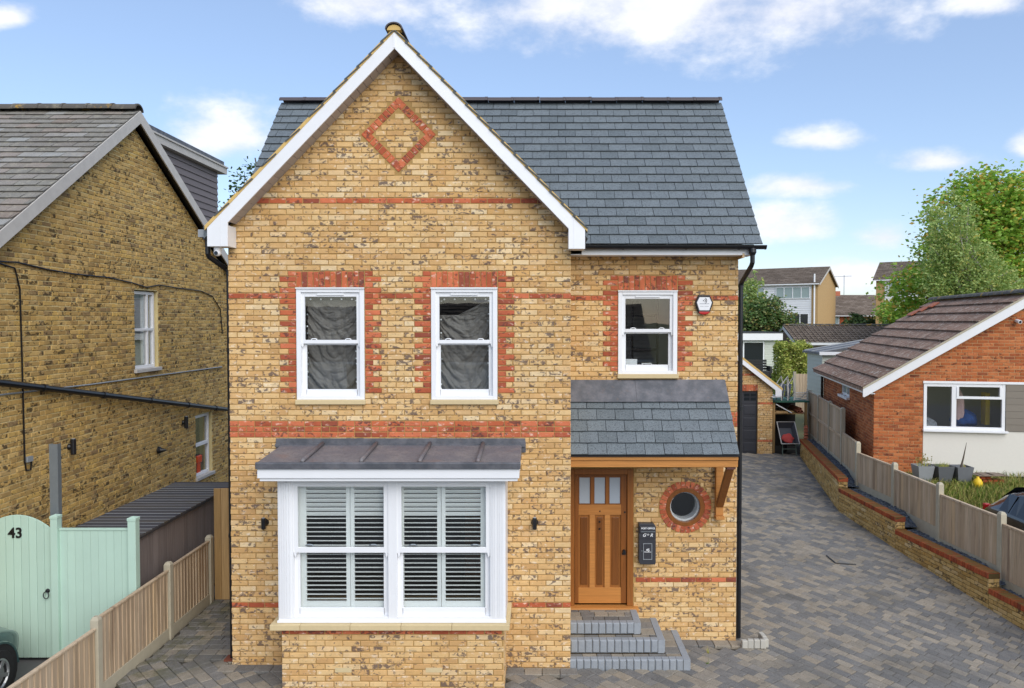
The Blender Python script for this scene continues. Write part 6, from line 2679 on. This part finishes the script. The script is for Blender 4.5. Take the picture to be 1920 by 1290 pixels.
rk = thing('storage_rack', 'timber lean-to rack of shelves beside the garage', 'rack', (8.5, 26.4, .2))
B('upright', MT['newfence'], rk, (9.12, 9.20, 25.75, 25.83, .2, 1.95))
B('upright', MT['newfence'], rk, (8.03, 8.10, 25.75, 25.82, .2, 1.95))
B('shelf_board', plain('green_edge_board', '#2f5d4c', .7, .1), rk, (8.0, 9.25, 25.7, 27.2, 1.93, 1.98))
B('shelf_board', MT['newfence'], rk, (8.02, 9.2, 25.8, 27.2, 1.52, 1.55))
B('back_panel', MT['interiordark'], rk, (8.0, 9.3, 27.25, 27.3, .15, 1.92))
o = B('plank', MT['newfence'], None, (8.1, 8.55, 25.76, 27.0, 1.553, 1.59), (8.14, 8.75, 25.78, 27.0, 1.592, 1.625))
tag(o, 'pale offcut boards lying on the lower rack shelf', 'boards')
o = MB()
o.obox(Matrix.Translation((8.4, 26.0, 1.72)) @ Matrix.Rotation(.5, 4, 'Y'), .62, .5, .03)
o = o.build('board', MT['white'])
tag(o, 'white sheet of board tilted on the lower rack shelf', 'board')
for i in range(3):
    PL3 = ('clay drain pipe at the left of three on the rack shelf', 'clay drain pipe at the right of three on the rack shelf', 'clay drain pipe lying on top of two others on the rack shelf')
    m_ = MB()
    c = Vector((8.93 + .1 * (i % 2) + (.05 if i == 2 else 0), 25.8, 1.61 + (.09 if i == 2 else 0)))
    Vv, Ff = ringmesh(m_, .038, .052, 0, 1.0, 16)
    m_.addM(Vv, Ff, Matrix.Translation(c) @ Matrix.Rotation(-math.pi / 2, 4, 'X'))
    o = m_.build('clay_pipe', MT['clay'])
    tag(o, PL3[i], 'pipe', 'clay pipes on the rack shelf')
for i in range(3):
    t = thing('folded_lounger', ('folded white lounger leaning leftmost on the rack top', 'folded white lounger leaning in the middle on the rack top', 'folded white lounger lying flat on the rack top')[i], 'lounger', (8.4 + .25 * i, 26, 1.98), group='folded loungers on the rack')
    m_ = MB()
    if i < 2:
        x = 8.33 + .22 * i
        for yy in (25.8, 26.35):
            m_.tube([(x, yy, 1.99), (x - .02, yy, 2.5), (x + .16, yy, 2.78), (x + .24, yy, 2.35), (x + .2, yy, 1.99)], .02, 8)
        for zz_ in (2.1, 2.3, 2.5):
            m_.tube([(x, 25.8, zz_), (x, 26.35, zz_)], .015, 8)
        m_.build('frame', MT['oldwhite'], t)
        m_ = MB()
        m_.obox(Matrix.Translation((x + .09, 26.07, 2.3)) @ Matrix.Rotation(.15, 4, 'Y'), .012, .5, .5)
        m_.build('sling', plain('grey_sling%d' % i, '#8d8f93', .8, .1), t)
    else:
        for k in range(5):
            m_.tube([(8.78, 25.8 + .0 * k, 2.03 + .055 * k), (9.2, 25.8, 2.03 + .055 * k)], .018, 8)
        for xx in (8.78, 9.2):
            m_.tube([(xx, 25.8, 2.0), (xx, 25.8, 2.4)], .018, 8)
            m_.tube([(xx, 26.4, 2.0), (xx, 25.8, 2.3)], .018, 8)
        m_.build('frame', MT['oldwhite'], t)
wbw = thing('wheelbarrow', 'old wheelbarrow with grey tray and red sack, below the rack', 'wheelbarrow', (8.45, 25.4, .2))
Mx = Matrix.Translation((8.42, 25.55, .80)) @ Matrix.Rotation(rad(52), 4, 'X')
m_ = MB()
a, b, c, d, h = .22, .30, .32, .42, .24
outer = [(-a, -c, 0), (a, -c, 0), (a, c, 0), (-a, c, 0), (-b, -d, h), (b, -d, h), (b, d, h), (-b, d, h)]
m_.addM(outer, [(0, 3, 2, 1), (0, 1, 5, 4), (1, 2, 6, 5), (2, 3, 7, 6), (3, 0, 4, 7)], Mx)
wt = m_.build('tray', plain('tray_grey', '#4a4c52', .7, .15), wbw)
so = wt.modifiers.new('s', 'SOLIDIFY')
so.thickness = .01
m_ = MB()
m_.tube([Mx @ Vector(p) for p in ((-b, -d, h), (b, -d, h), (b, d, h), (-b, d, h), (-b, -d, h))], .018, 8)
m_.build('rim', MT['oldwhite'], wbw)
m_ = MB()
for s_ in (-1, 1):
    m_.tube([(8.42 + s_ * .2, 25.5, .62), (8.42 + s_ * .22, 25.25, .55), (8.42 + s_ * .23, 25.2, .2)], .018, 8)
    m_.tube([(8.42 + s_ * .22, 25.25, .52), (8.42 + s_ * .30, 25.0, .62)], .018, 8)
m_.tube([(8.22, 25.25, .42), (8.62, 25.25, .42)], .018, 8)
m_.build('leg_frame', plain('frame_green', '#5e6b62', .6, .15), wbw)
m_ = MB()
Vv, Ff = ringmesh(m_, .10, .17, -.04, .04, 20)
m_.addM(Vv, Ff, Matrix.Translation((8.42, 25.75, .38)) @ Matrix.Rotation(math.pi / 2, 4, 'Y'))
m_.build('wheel', MT['rubber'], wbw)
bm_ = bmesh.new()
bmesh.ops.create_icosphere(bm_, subdivisions=3, radius=.5)
for vv in bm_.verts:
    vv.co *= 1 + .1 * math.sin(vv.co.x * 11) + .08 * math.sin(vv.co.y * 13 + 2)
me = bpy.data.meshes.new('sack')
bm_.to_mesh(me)
bm_.free()
me.materials.append(plain('red_sack', '#b8453f', .8, .3, 5))
o = bpy.data.objects.new('sack', me)
put(o)
o.matrix_basis = Mx @ Matrix.Translation((0, -.15, .12)) @ Matrix.Diagonal((.42, .34, .16, 1))
tag(o, 'red and white sack lying in the wheelbarrow', 'sack')
t = thing('clay_stack', 'stack of terracotta pieces on the far end of the wall', 'terracotta', (8.93, 25.3, .77))
for k in range(4):
    m_ = MB()
    m_.lathe([(.05, 0), (.09, .02), (.06, .05), (.055, .10)], Matrix.Translation((8.98, 25.25, .775 + k * .11)), 12)
    m_.build('terracotta_piece', MT['clay'], t)
o = MB()
o.tube([(5.94, 15.45, tz(5.94, 15.45) + .05), (5.97, 15.05, tz(5.97, 15.05) + .045), (6.37, 15.02, tz(6.37, 15.02) + .045)], .012, 6)
o = o.build('metal_strip', MT['blackpaint'])
tag(o, 'thin black bent strip lying on the block paved drive', 'strip')

# ================================================================== gardens beyond
sheet('lawn', rng(8.5, 17, 1), rng(40, 47.5, .7), lambda x, y: lin(GY, y) + .03, MT['lawn'])
gr = thing('garden_room', 'pale grey clad garden room with flat white roof and glazed doors', 'garden room', (12, 48, 1.3))
mb = MB()
mb.box(8, 15.3, 48.05, 52, 1.25, 3.5)
mb.build('carcass', MT['greycladx'], gr)
for i in range(14):
    z = 1.32 + i * .155
    m_ = MB()
    m_.prism([(48.04, z), (48.01, z), (48.03, z + .15), (48.04, z + .15)], 'x', 14.42, 15.3)
    m_.build('cladding_board', MT['greycladx'], gr)
B('roof_fascia', MT['white'], gr, (7.8, 15.45, 47.7, 47.75, 3.46, 3.90), (15.40, 15.45, 47.75, 52.2, 3.46, 3.90))
B('roof', MT['charcoal'], gr, (7.8, 15.5, 47.68, 52.3, 3.901, 3.96))
for (a, b) in ((11.6, 12.98), (13.02, 14.38)):
    d_ = simple_window(gr, frame_M((0, 48.0, 0), (1, 0, 0), (0, -1, 0)), a, b, 1.4, 3.38, -.02, .08, pane=MT['darkglass'])
sf = thing('garden_sofa', 'black slatted garden sofa on the terrace before the garden room', 'sofa', (12.4, 45, 1.3))
B('seat', MT['blackpaint'], sf, (11.2, 13.7, 44.6, 45.3, 1.3, 1.72), bevel=.02)
for i in range(4):
    B('back_slat', MT['blackpaint'], sf, (11.2, 13.7, 45.25, 45.32, 1.75 + i * .16, 1.88 + i * .16))
B('arm', MT['blackpaint'], sf, (13.7, 13.85, 44.6, 45.3, 1.3, 2.0), bevel=.02)
o = MB()
o.box(14.0, 14.3, 40, 47, 1.25, 1.55)
o = o.build('garden_kerb', MT['ochre'])
tag(o, 'low brick edging along the right side of the lawn', 'edging')


def leafs(mb, pts, size, rnd, flat=.0, droop=0.0):
    for (x, y, z) in pts:
        s_ = size * rnd.uniform(.6, 1.35)
        a, b = rnd.uniform(0, 6.28), rnd.gauss(0, .8)
        U = Vector((math.cos(a), math.sin(a), rnd.gauss(0, .4) - droop)).normalized()
        V = U.cross(Vector((rnd.gauss(0, 1), rnd.gauss(0, 1), rnd.gauss(0, 1)))).normalized()
        p = Vector((x, y, z))
        A, C = p - U * s_ * .55, p + U * s_ * .55
        Bq, D = p + V * s_ * .32, p - V * s_ * .32
        mb.add([tuple(A), tuple(Bq), tuple(C), tuple(D)], [(0, 1, 2, 3)], rnd.random() * .98 + .01)


def tree(name, label, base, lobes, mat, n, size, seed, bark='bark', trunk=.22, forks=7, group=None, droop=0.0, clump=.5, per=40, cat='tree'):
    rnd = random.Random(seed)
    t = thing(name, label, cat, base, group=group)
    b = Vector(base)
    mb = MB()
    tw = MB()
    # lobes: (cx,cy,cz,rx,ry,rz) centres of the crown's masses
    vol = [l[3] * l[4] * l[5] for l in lobes]
    tot = sum(vol)
    pts = []
    ncl = max(4, int(n / per))
    cl = []
    for l, v in zip(lobes, vol):
        for k in range(max(2, int(ncl * v / tot))):
            d = Vector((rnd.gauss(0, 1), rnd.gauss(0, 1), rnd.gauss(0, 1))).normalized()
            r = rnd.random() ** .42
            c = Vector((l[0] + d.x * l[3] * r, l[1] + d.y * l[4] * r, l[2] + d.z * l[5] * r))
            cl.append(c)
    for c in cl:
        sp = clump * rnd.uniform(.6, 1.3)
        tn = 0
        for k in range(per):
            q = Vector((rnd.gauss(0, 1), rnd.gauss(0, 1), rnd.gauss(0, .7))) * sp * .5
            if droop:
                q.z = -abs(q.z) * droop * 1.6 + rnd.gauss(0, .1)
                q.x *= .5
                q.y *= .5
            pts.append(tuple(c + q))
    leafs(mb, pts, size, rnd, droop=droop * .5)
    mb.build('crown', mat, t)
    top = max(l[2] + l[5] * .6 for l in lobes)
    cx_ = sum(l[0] * v for l, v in zip(lobes, vol)) / tot
    cy_ = sum(l[1] * v for l, v in zip(lobes, vol)) / tot
    path = [b + Vector((0, 0, -.2))]
    for i in range(1, 6):
        f = i / 5
        path.append(Vector((b.x + (cx_ - b.x) * f + rnd.gauss(0, .12), b.y + (cy_ - b.y) * f + rnd.gauss(0, .12), b.z + (top - b.z) * f)))
    tw.tube(path, [trunk * (1 - .85 * i / 5) for i in range(6)], 9)
    pick = rnd.sample(cl, min(len(cl), forks * 6))
    for c in pick:
        f = rnd.uniform(.25, .85)
        i = int(f * 5)
        s = path[i].lerp(path[min(i + 1, 5)], f * 5 - i)
        if s.z > c.z + .5 and not droop:
            s = path[1].lerp(path[2], rnd.random())
        mid = s.lerp(c, .5) + Vector((rnd.gauss(0, .2), rnd.gauss(0, .2), rnd.uniform(0, .4)))
        r0 = trunk * (1 - .8 * f) * .45
        tw.tube([s, mid, c], [r0, r0 * .6, r0 * .2], 5)
    tw.build('trunk', MT[bark], t)
    return t


# hedge
def hedge(label, x0, x1, y0, y1, z0, z1, n, size, seed):
    rnd = random.Random(seed)
    t = thing('hedge', label, 'hedge', ((x0 + x1) / 2, (y0 + y1) / 2, z0))
    mb = MB()
    pts = []
    for k in range(n):
        u, v, w_ = rnd.random(), rnd.random(), rnd.random()
        f = rnd.random()
        if f < .4:
            v = rnd.gauss(.02, .03)
        elif f < .6:
            u = rnd.gauss(.0, .04)
        elif f < .85:
            w_ = rnd.gauss(.98, .04)
        wob = .10 * math.sin(u * 9 + w_ * 7) + .08 * math.sin(v * 11)
        pts.append((x0 + (x1 - x0) * u, y0 + (y1 - y0) * v + wob, z0 + (z1 - z0) * w_ + wob * .6 - .25 * (u - .5) ** 2))
    leafs(mb, pts, size, rnd)
    mb.build('leaves', MT['leafH'], t)
    m_ = MB()
    m_.box(x0 + .15, x1 - .1, y0 + .25, y1 - .1, z0, z1 - .25)
    m_.build('twiggy_core', MT['leafC'], t)


hedge('clipped yellow green hedge behind the garage', 12.0, 13.5, 37, 38.5, .9, 3.5, 7000, .12, 5)

# fence and sheds further back
gf = thing('garden_fence', 'short weathered board fence beside the clipped hedge', 'fence', (12.8, 33, .6))
for i in range(8):
    B('board', MT['fence'], gf, (11.45 + i * .15, 11.45 + i * .15 + .14, 33.5, 33.53, .4, 2.35 - .0 * i))
B('post', MT['concrete'], gf, (11.33, 11.44, 33.45, 33.56, .4, 2.45))
B('post', MT['concrete'], gf, (12.66, 12.77, 33.45, 33.56, .4, 2.45))
sd = thing('sage_shed', 'sage grey boarded lean-to shed behind the bungalow', 'shed', (12, 30, .8))
mb = MB()
mb.box(10.93, 13.5, 29.03, 30.6, .7, 3.45)
mb.build('carcass', MT['greycladx'], sd)
for i in range(18):
    z = .75 + i * .15
    m_ = MB()
    m_.prism([(10.93, z), (10.90, z), (10.92, z + .146), (10.93, z + .146)], 'y', 29.0, 30.6)
    m_.prism([(29.03, z), (29.0, z), (29.02, z + .146), (29.03, z + .146)], 'x', 10.93, 13.5)
    m_.v = [(a, b, c) for a, b, c in m_.v]
    m_.build('cladding_board', MT['greycladx'], sd)
m_ = MB()
m_.prism([(10.78, 3.42), (13.7, 3.95), (13.7, 4.02), (10.78, 3.50)], 'y', 28.85, 30.8)
m_.build('roof', MT['lead'], sd)
for i in range(3):
    m_ = MB()
    m_.prism([(10.76, 3.50), (13.7, 4.022), (13.7, 4.06), (10.76, 3.54)], 'y', 28.9 + i * .8, 28.95 + i * .8)
    m_.build('roof_bar', MT['greyplastic'], sd)
B('fascia', MT['white'], sd, (10.74, 13.7, 28.82, 28.848, 3.40, 3.52))

tb = thing('tiled_outbuilding', 'long low outbuilding with grey interlocking tile roof', 'outbuilding', (21, 51, 1.3))
B('wall', MT['taupe'], tb, (17.3, 26.5, 50.2, 55, 1.2, 3.3))
ty0, ty1, tz0, tz1 = 49.9, 52.6, 3.22, 4.32
mb = MB()
mb.prism([(ty0, tz0), (ty1, tz1), (2 * ty1 - ty0, tz0), (2 * ty1 - ty0, tz0 - .1), (ty0, tz0 - .1)], 'x', 17.1, 26.6)
tbr = mb.build('roof', MT['tilegrey'], tb)
variants('pan_tile', MT['tilegrey'], .3, .04, .38, .01, .003)
tt_ = []
St = Vector((0, ty1 - ty0, tz1 - tz0)).normalized()
slate_rows((17.05, ty0 - .03, tz0), (1, 0, 0), St, Vector((0, -St.z, St.y)), 9.5, 9, 2.99 / 9, .32, tt_, None, .05, .05)
place_pieces(tt_, 'roof_tile', 'pan_tile', tbr, 0, 'tiling', MT['tilegrey'])
mb = MB()
for k in range(30):
    x = 17.05 + k * .32
    mb.tube([(x, ty0 - .05, tz0 + .075), (x, ty1, tz1 + .075)], .035, 6)
mb.build('tile_ribs', MT['tilegrey'], tbr)
x = 17.05
while x < 26.4:
    ridge_tile(tbr, (x, ty1, tz1 + .06), .45, 'x', MT['lichen'], .15, .09)
    x += .46
B('fascia', MT['white'], tb, (17.05, 26.6, 49.84, 49.87, 3.08, 3.24))
m_ = MB()
m_.prism([(ty0, tz0 - .02), (ty1, tz1 - .02), (ty1, tz1 - .22), (ty0, tz0 - .2)], 'x', 17.0, 17.04)
m_.prism([(2 * ty1 - ty0, tz0 - .02), (ty1, tz1 - .02), (ty1, tz1 - .22), (2 * ty1 - ty0, tz0 - .2)], 'x', 17.0, 17.04)
m_.build('bargeboard', MT['white'], tb)
m_ = MB()
m_.prism([(50.2, 3.25), (55, 3.25), (52.6, 4.22)], 'x', 17.3, 17.4)
m_.build('gable_end', MT['taupe'], tb)


MT['farbrick'] = plain('distant_brick', '#b39466', .9, .2, 6)
# three-storey houses on the skyline
def town_house(label, cx_, cy_, rot, x0, x1, dep, eave, ridge, wins, piers, vent=None, cladz=(1.3, 8.4)):
    t = thing('terraced_house', label, 'house', (cx_, cy_, 0), rot)
    L = dict(local=True)
    bd = B('wall', MT['farbrick'], t, (x0, x1, .0, dep, 1.0, eave), **L)
    m_ = MB()
    m_.prism([(.0, eave), (dep, eave), (dep / 2, ridge - .15)], 'x', x0, x1)
    m_.build('gable', MT['farbrick'], t, **L)
    cx0, cx1 = piers
    for i in range(int((cladz[1] - cladz[0]) / .22)):
        z = cladz[0] + i * .22
        m_ = MB()
        m_.prism([(-.04, z), (-.09, z), (-.06, z + .215), (-.04, z + .215)], 'x', cx0, cx1)
        m_.build('cladding_board', MT['whiteclad'], t, **L)
    MwL = frame_M((0, -.10, 0), (1, 0, 0), (0, -1, 0))
    for (a, b, z0, z1, cols, pn) in wins:
        simple_window(t, MwL, a, b, z0, z1, -.07, .07, cols, (), pane=MT[pn], local=True, depth=.08, mt=.08)
    m_ = MB()
    e = .35
    m_.prism([(-e, eave), (dep / 2, ridge), (dep + e, eave), (dep + e, eave - .12), (dep / 2, ridge - .12), (-e, eave - .12)], 'x', x0 - .25, x1 + .25)
    rf = m_.build('roof', MT['tilegrey'], t, **L)
    Sx = Vector((0, dep / 2 + e, ridge - eave)).normalized()
    tl = []
    Ls = math.hypot(dep / 2 + e, ridge - eave)
    nr = int(Ls / .34)
    slate_rows((x0 - .28, -e - .02, eave + .0), (1, 0, 0), Sx, Vector((0, -Sx.z, Sx.y)), x1 - x0 + .56, nr, Ls / nr, .6, tl, None, .05, .05)
    place_pieces(tl, 'roof_tile', 'pan_tile', rf, 0, 'tiling', MT['tilegrey'], None, True)
    B('gutter', MT['white'], t, (x0 - .2, x1 + .2, -e - .1, -e + .02, eave - .16, eave - .06), **L)
    for xx in (x1 + .24, x0 - .28):
        m_ = MB()
        m_.prism([(-e, eave - .02), (dep / 2, ridge - .02), (dep + e, eave - .02), (dep + e, eave - .25), (dep / 2, ridge - .28), (-e, eave - .25)], 'x', xx, xx + .04)
        m_.build('bargeboard', MT['oldwhite'], t, **L)
    if vent:
        m_ = MB()
        m_.tube([(vent, -.22, 1.2), (vent, -.22, eave + .9)], .08, 8)
        m_.build('soil_pipe', MT['white'], t, **L)
    return t


town_house('three-storey white clad house on the skyline, left of the gap', 28.1, 76, rad(-32), -15, 0, 9, 8.45, 10.35,
           [(-4.15, -.75, 6.9, 8.1, (-3.3, -2.45, -1.6), 'paleglass'), (-7.6, -5.3, 6.9, 8.1, (-6.5,), 'paleglass'), (-2.6, -.85, 4.2, 5.4, (-1.7,), 'darkglass'), (-6.6, -4.4, 4.2, 5.4, (-5.4,), 'paleglass')],
           (-8.5, -.62), -.3)
town_house('three-storey white clad house half hidden by the large tree', 35.7, 80, rad(-32), 0, 15, 9, 9.0, 11.1,
           [(1.15, 3.6, 7.4, 8.7, (2.2,), 'paleglass'), (4.6, 6.6, 7.4, 8.7, (5.5,), 'paleglass'), (1.15, 3.6, 4.2, 5.6, (2.3,), 'darkglass')], (.85, 14), None, (1.3, 9.0))
hm = town_house('low tiled house in the gap between the two white clad houses', 36.6, 95, 0.0, -1, 7.5, 9, 5.35, 8.0,
                [(.15, 1.15, 4.2, 5.15, (), 'paleglass')], (-1, 0), None, (1.3, 5.3))
MT['orangedoor'] = plain('orange_panel', '#b0562f', .8, .1, 3)
B('brick_panel', MT['orangedoor'], hm, (1.3, 2.9, -.06, -.01, 3.3, 5.2), local=True)
m_ = MB()
m_.box(2.1, 3.0, 4.2, 4.9, 7.6, 8.5)
m_.build('chimney', MT['clay'], hm, local=True)
m_ = MB()
m_.tube([(3.6, 4.5, 7.9), (3.6, 4.5, 10.6)], .035, 6)
m_.tube([(2.2, 4.5, 10.4), (4.6, 4.5, 10.5)], .03, 6)
for k in range(7):
    m_.tube([(2.4 + k * .34, 4.2, 10.41 + k * .012), (2.4 + k * .34, 4.8, 10.41 + k * .012)], .02, 5)
m_.build('aerial', MT['steel'], hm, local=True)

# ---- trees
tree('maple_tree', 'large yellowing green tree rising behind the bungalow', (28.5, 47, 1.3),
     [(28.6, 48, 9.8, 4.6, 3.6, 4.3), (26.6, 47, 7.2, 3.6, 3.2, 3.0), (24.0, 46.5, 6.2, 2.6, 2.2, 1.9), (31.5, 48, 8.0, 4.0, 3.4, 4.6), (28.5, 47.5, 12.2, 3.0, 2.6, 2.2)],
     MT['leafA'], 42000, .26, 21, clump=.9, per=44, trunk=.4, forks=9)
tree('birch_tree', 'slender drooping birch in front of the large yellowing tree', (24.6, 43, 1.3),
     [(24.2, 43, 7.2, 1.9, 1.6, 2.8), (23.4, 43, 9.9, 1.5, 1.2, 2.2), (25.8, 43, 6.0, 2.2, 1.6, 2.4), (22.6, 43, 8.0, .9, .9, 2.2)],
     MT['leafB'], 22000, .15, 22, bark='birchbark', clump=.75, per=40, droop=.9, trunk=.2)
tree('willow_tree', 'pale weeping tree just right of the yellow house gutter', (15.9, 56, 1.3),
     [(15.7, 56, 6.6, 1.1, 1.2, 2.0), (16.0, 56, 4.6, 1.4, 1.3, 1.8)], MT['leafB'], 5000, .2, 23, clump=.7, per=30, droop=.9, trunk=.18)
tree('cotoneaster_tree', 'dark bushy garden tree behind the garden room', (17, 54, 1.3),
     [(16.2, 54, 4.6, 1.7, 1.5, 1.7), (17.6, 54, 4.2, 1.3, 1.2, 1.2), (16.6, 54, 5.9, .9, .9, .8), (14.9, 54, 4.4, 1.1, 1.2, 1.6)], MT['leafC'], 9000, .19, 24, clump=.55, per=30, trunk=.2)
tree('shrub', 'rounded grey green shrub before the low tiled house', (35.0, 83, 1.3), [(35.0, 83, 4.2, 1.5, 1.4, 1.6), (36.4, 83, 3.6, 1.2, 1.2, 1.3)], MT['leafD'], 2600, .3, 25, clump=.6, per=26, trunk=.12, cat='shrub')
tree('small_tree', 'thin sparse tree tip showing between the two left roofs', (-9.3, 26, 0),
     [(-9.2, 26, 9.2, 1.3, 1.0, .9), (-9.9, 26, 8.2, 1.0, .9, .9), (-8.6, 26, 9.9, .7, .7, .6)], MT['leafD'], 2000, .14, 26, clump=.5, per=14, trunk=.14, forks=6)
tree('far_tree', 'round green tree low on the skyline beside the white clad house', (29.6, 62, 1.3), [(29.2, 62, 5.0, 1.4, 1.3, 1.5), (30.6, 62, 4.6, 1.4, 1.3, 1.4)], MT['leafA'], 3000, .26, 27, clump=.6, per=26, trunk=.15)

# ---- weeds in the paving
for (x, y, lab) in ((2.45, 10.75, 'small green weed growing in the paving beside the steps'), (2.36, 10.42, 'tiny weed at the foot of the bottom step')):
    m_ = MB()
    z = tz(x, y) + .01
    for k in range(14 if y > 10.6 else 7):
        a = R_.uniform(0, 6.28)
        r = R_.uniform(.02, .06)
        h = R_.uniform(.04, .13)
        m_.add([(x - .005, y, z), (x + .005, y, z), (x + r * math.cos(a), y + r * math.sin(a), z + h)], [(0, 1, 2)], R_.random() * .4)
    o = m_.build('weed', MT['grass'])
    tag(o, lab, 'weed', 'weeds in the paving')

# ---- low houses across the street, seen mirrored in the window panes
town_house('low tiled house across the street, mirrored in the window glass', 2, -19, math.pi, -4, 9, 9, 2.6, 5.7, [(0, 2, .9, 2.1, (1,), 'darkglass')], (-3, 8), None, (-.4, 2.5))
town_house('second low tiled house across the street, mirrored in the window glass', -13, -19, math.pi, -4, 9, 9, 2.6, 5.5, [(0, 2, .9, 2.1, (1,), 'darkglass')], (-3, 8), None, (-.4, 2.5))
